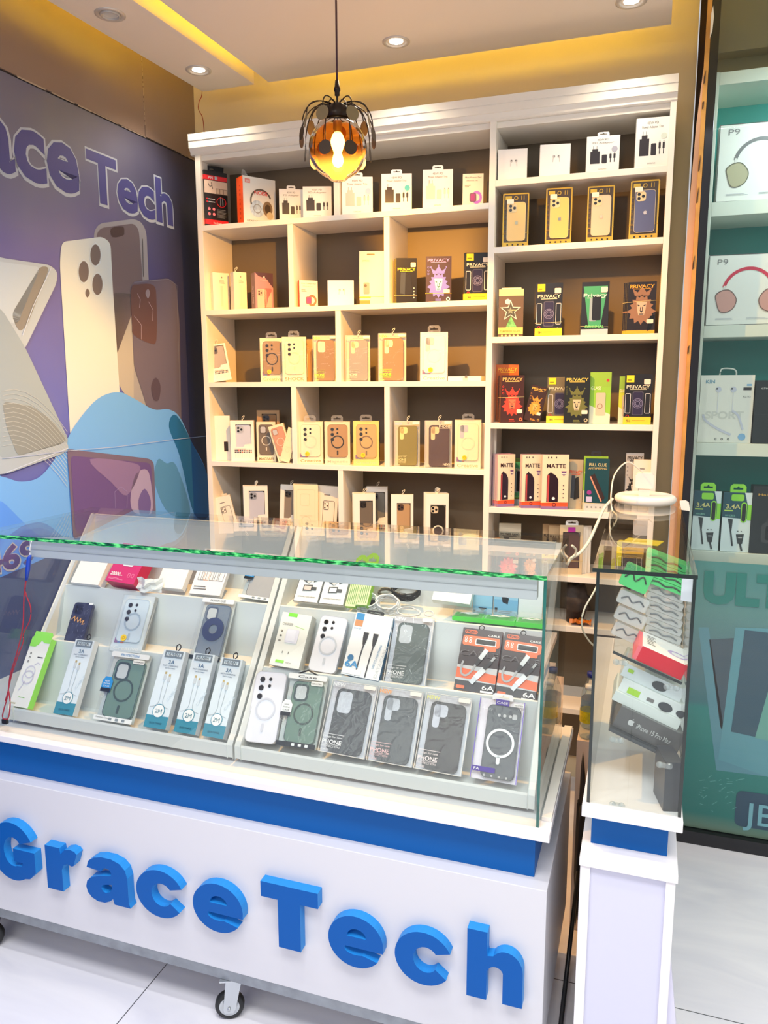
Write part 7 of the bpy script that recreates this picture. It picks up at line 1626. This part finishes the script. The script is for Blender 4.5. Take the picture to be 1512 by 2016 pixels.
# white price card at the timber strip
p = onY(1338, 984, 2.71); b = B(); b.prism([(p.x, p.z-0.03), (p.x+0.034, p.z-0.034), (p.x+0.028, p.z-0.004), (p.x+0.018, p.z+0.002), (p.x, p.z)], 2.692, 2.6935, M((236, 232, 224), 0.5)); tag(b.build('paper_card'), 'torn white paper card stuck on the black window frame', 'card')
b = B(); b.tube([(CX1+0.02, YC+0.22, 0.008), (CX1+0.028, YC+0.56, 0.24)], 0.006, BLACK, 8); tag(b.build('black_pole'), 'black pole lying slanted in the gap beside the counter', 'pole')

# ================================================================== STOCK IN THE NEIGHBOURING WINDOW
def k_p9(root, w, h, d, bc=(196, 40, 70), cup=(206, 156, 146)):
    def deco(b):
        b.text('P9', w*.17, h*.86, h*.08, M((120, 120, 120), 0.4), w=w*.13, L=2); b.frame(0, 0, w, h, 0.002, 0.002, M((60, 62, 64)), 2)
        b.ring(w*.50, h*.46, w*.285, w*.325, M(bc, 0.4), 3, 30, a0=R(14), a1=R(166))
        for s in (-1, 1):
            b.rect(w*.5+s*w*.29-w*.012, h*.44, w*.5+s*w*.29+w*.012, h*.56, M((216, 214, 210), 0.3), 4)
            q = [(-.13, .0), (-.15, .12), (-.06, .19), (.06, .19), (.16, .06), (.13, -.08), (.02, -.15), (-.08, -.13)]
            c = [(w*.5+s*w*.27-s*p[0]*w*.85, h*.32+p[1]*w*.85) for p in q]
            cc = [(p.x, p.y) for p in spline([(*p, 0) for p in c], 4, True)]; b.polyh(cc, [], M([v*.55 for v in cup], 0.3), 5)
            c2 = [(w*.5+s*w*.27-s*p[0]*w*.78, h*.32+p[1]*w*.78) for p in q]; cc = [(p.x, p.y) for p in spline([(*p, 0) for p in c2], 4, True)]; b.polyh(cc, [], M(cup, 0.25, 0.2), 6)
        bars(b, w*.12, w*.4, h*.08, h*.11, 2, LGREY, 3); bars(b, w*.5, w*.8, h*.08, h*.11, 2, LGREY, 3)
    carton(w, h, d, M((226, 226, 220), 0.35), M((210, 210, 204), 0.4), deco).build('carton', root)
def k_kin(root, w, h, d):
    def deco(b):
        b.text('KIN', w*.18, h*.88, h*.055, M((96, 150, 176), 0.4), w=w*.17, bold=0.03); b.text('KL-93', w*.87, h*.67, h*.025, MINK, w=w*.14); b.rect(w*.80, h*.78, w*.95, h*.82, INK, 2); b.rect(w*.86, h*.84, w*.95, h*.87, M((140, 180, 210)), 2)
        b.text('SPORT', w*.48, h*.36, h*.11, M((206, 206, 198), 0.4), w=w*.72, bold=0.04, L=2)
        g = M((200, 202, 216), 0.35)
        for u in (.34, .62): b.disc(w*u, h*.79, w*.055, g, 4, 16); b.disc(w*(u-.03), h*.80, w*.018, INK, 5, 10); b.line([(w*u, h*.77), (w*u, h*.45)], w*.012, M((214, 214, 222)), 3)
        b.line([(p.x*w, p.y*h) for p in spline([(.08, .42, 0), (.12, .34, 0), (.34, .22, 0), (.62, .12, 0)], 5)], w*.045, g, 5); b.line([(p.x*w, p.y*h) for p in spline([(.62, .48, 0), (.74, .40, 0), (.84, .20, 0)], 5)], w*.04, g, 5)
        b.disc(w*.83, h*.09, w*.07, M((130, 176, 214), 0.4), 4, 20)
        for u in (.34, .46, .58): b.ring(w*u, h*.055, w*.012, w*.022, INK, 3, 12)
    carton(w, h, d, M((230, 228, 218), 0.35), M((210, 208, 200), 0.4), deco).build('carton', root)
    b = B(); b.tube([tuple(v) for v in spline([(w*.36, d*.4, h), (w*.37, d*.4, h+0.014), (w*.42, d*.4, h+0.022), (w*.60, d*.4, h+0.020), (w*.66, d*.4, h+0.012), (w*.67, d*.4, h)], 4)], 0.0026, M((214, 218, 210), 0.5), 6); b.build('rope_handle', root)
def k_34a(root, w, h, d):
    gg = M((140, 214, 60), 0.35)
    def deco(b):
        b.poly([(0, h*.58), (w, h*.56), (w*.74, h), (0, h)], M((20, 74, 88), 0.35), 2); b.rrect(w*.28, h*.86, w*.72, h*.97, w*.06, gg, 4); b.text('3.4A', w*.36, h*.73, h*.075, M((216, 206, 130), 0.4), w=w*.50, bold=0.02, L=5); b.text('HV-CB32', w*.27, h*.60, h*.03, M((150, 214, 190)), w=w*.34, L=5); b.rect(w*.06, h*.685, w*.36, h*.705, M((190, 220, 90)), 4)
        b.rect(w*.86, h*.54, w*1.0, h*.80, gg, 4); b.polyh(b.rr(w*.64, h*.50, w*.84, h*.84, w*.09), [], gg, 5); b.rrect(w*.67, h*.52, w*.81, h*.82, w*.07, M((22, 30, 30), 0.2), 7)
        ik = M((44, 52, 56), 0.35)
        b.poly([(w*.20, h*.56), (w*.38, h*.55), (w*.36, h*.36), (w*.30, h*.36)], ik, 4); b.line([(w*.32, h*.37), (w*.42, h*.10)], w*.06, ik, 4); b.poly([(w*.52, h*.30), (w*.80, h*.31), (w*.76, h*.14), (w*.60, h*.14)], ik, 4); b.line([(w*.68, h*.15), (w*.76, h*.02)], w*.07, ik, 4); b.rect(w*.60, h*.24, w*.74, h*.255, LGREY, 5)
        for u in (.56, .68): b.rect(w*u, h*.345, w*(u+.04), h*.36, ik, 4)
    carton(w, h, d, M((214, 226, 228), 0.35), M((30, 60, 60), 0.35), deco).build('carton', root); hang_tab(root, w, h, m=gg, tw=w*.56, th=h*.14)
def k_dark(root, w, h, d, watch=False, title='HainoTeko', tc=(206, 160, 60)):
    def deco(b):
        b.text(title, w*.10, h*.86, h*.035, M(tc, 0.4), w=w*.6, anchor='l', L=2)
        if watch:
            b.rrect(w*.20, h*.16, w*.72, h*.46, w*.08, M((60, 62, 66), 0.25), 2); b.rrect(w*.28, h*.20, w*.64, h*.42, w*.05, M((16, 18, 20), 0.2), 3); b.poly([(w*.26, h*.46), (w*.68, h*.46), (w*.62, h*.58), (w*.34, h*.58)], M((44, 46, 50), 0.3), 2); b.line([(w*.36, h*.34), (w*.46, h*.28), (w*.56, h*.36)], w*.015, LGREY, 4)
        else: b.rect(0, h*.46, w, h*.465, M((60, 66, 70)), 2)
    carton(w, h, d, M((26, 34, 38), 0.3), M((18, 24, 28), 0.35), deco).build('carton', root)
def nb(kind, name, label, cat, xl, xr, yt, z, yaw=3, d=0.05, Y=2.785, group=None, **o): return put(kind, name, label, cat, xl, xr, yt, z, Y, yaw, d, group, **o)
nb(k_p9, 'headphone_box', 'white headphone box with grey headphones on the upper window shelf', 'headphone box', 1408, 1580, 247, zu1+0.0005, bc=(110, 110, 112), cup=(176, 170, 140))
nb(k_p9, 'headphone_box', 'white headphone box with red and pink headphones on the second window shelf', 'headphone box', 1388, 1550, 503, zu2+0.0005)
nb(k_kin, 'earphone_box', 'white neckband earphone box with rope handle on the third window shelf', 'earphone box', 1372.5, 1477, 739, zu3+0.0005)
nb(k_dark, 'earphone_box', 'dark box beside the white neckband earphone box', 'earphone box', 1480, 1590, 749, zu3+0.0005, title='chunky beats', tc=(206, 210, 210))
G34 = 'green cable packs in the window'
nb(k_34a, 'cable_pack', 'left green cable pack with hanging tab in the neighbouring window', 'cable pack', 1360, 1413, 966, zu4+0.0005, group=G34, d=0.03)
nb(k_34a, 'cable_pack', 'right green cable pack with hanging tab in the neighbouring window', 'cable pack', 1417, 1473, 969, zu4+0.0005, group=G34, d=0.03)
nb(k_dark, 'smartwatch_box', 'dark smartwatch box with gold title in the neighbouring window', 'smartwatch box', 1474, 1580, 957, zu4+0.0005, watch=True)
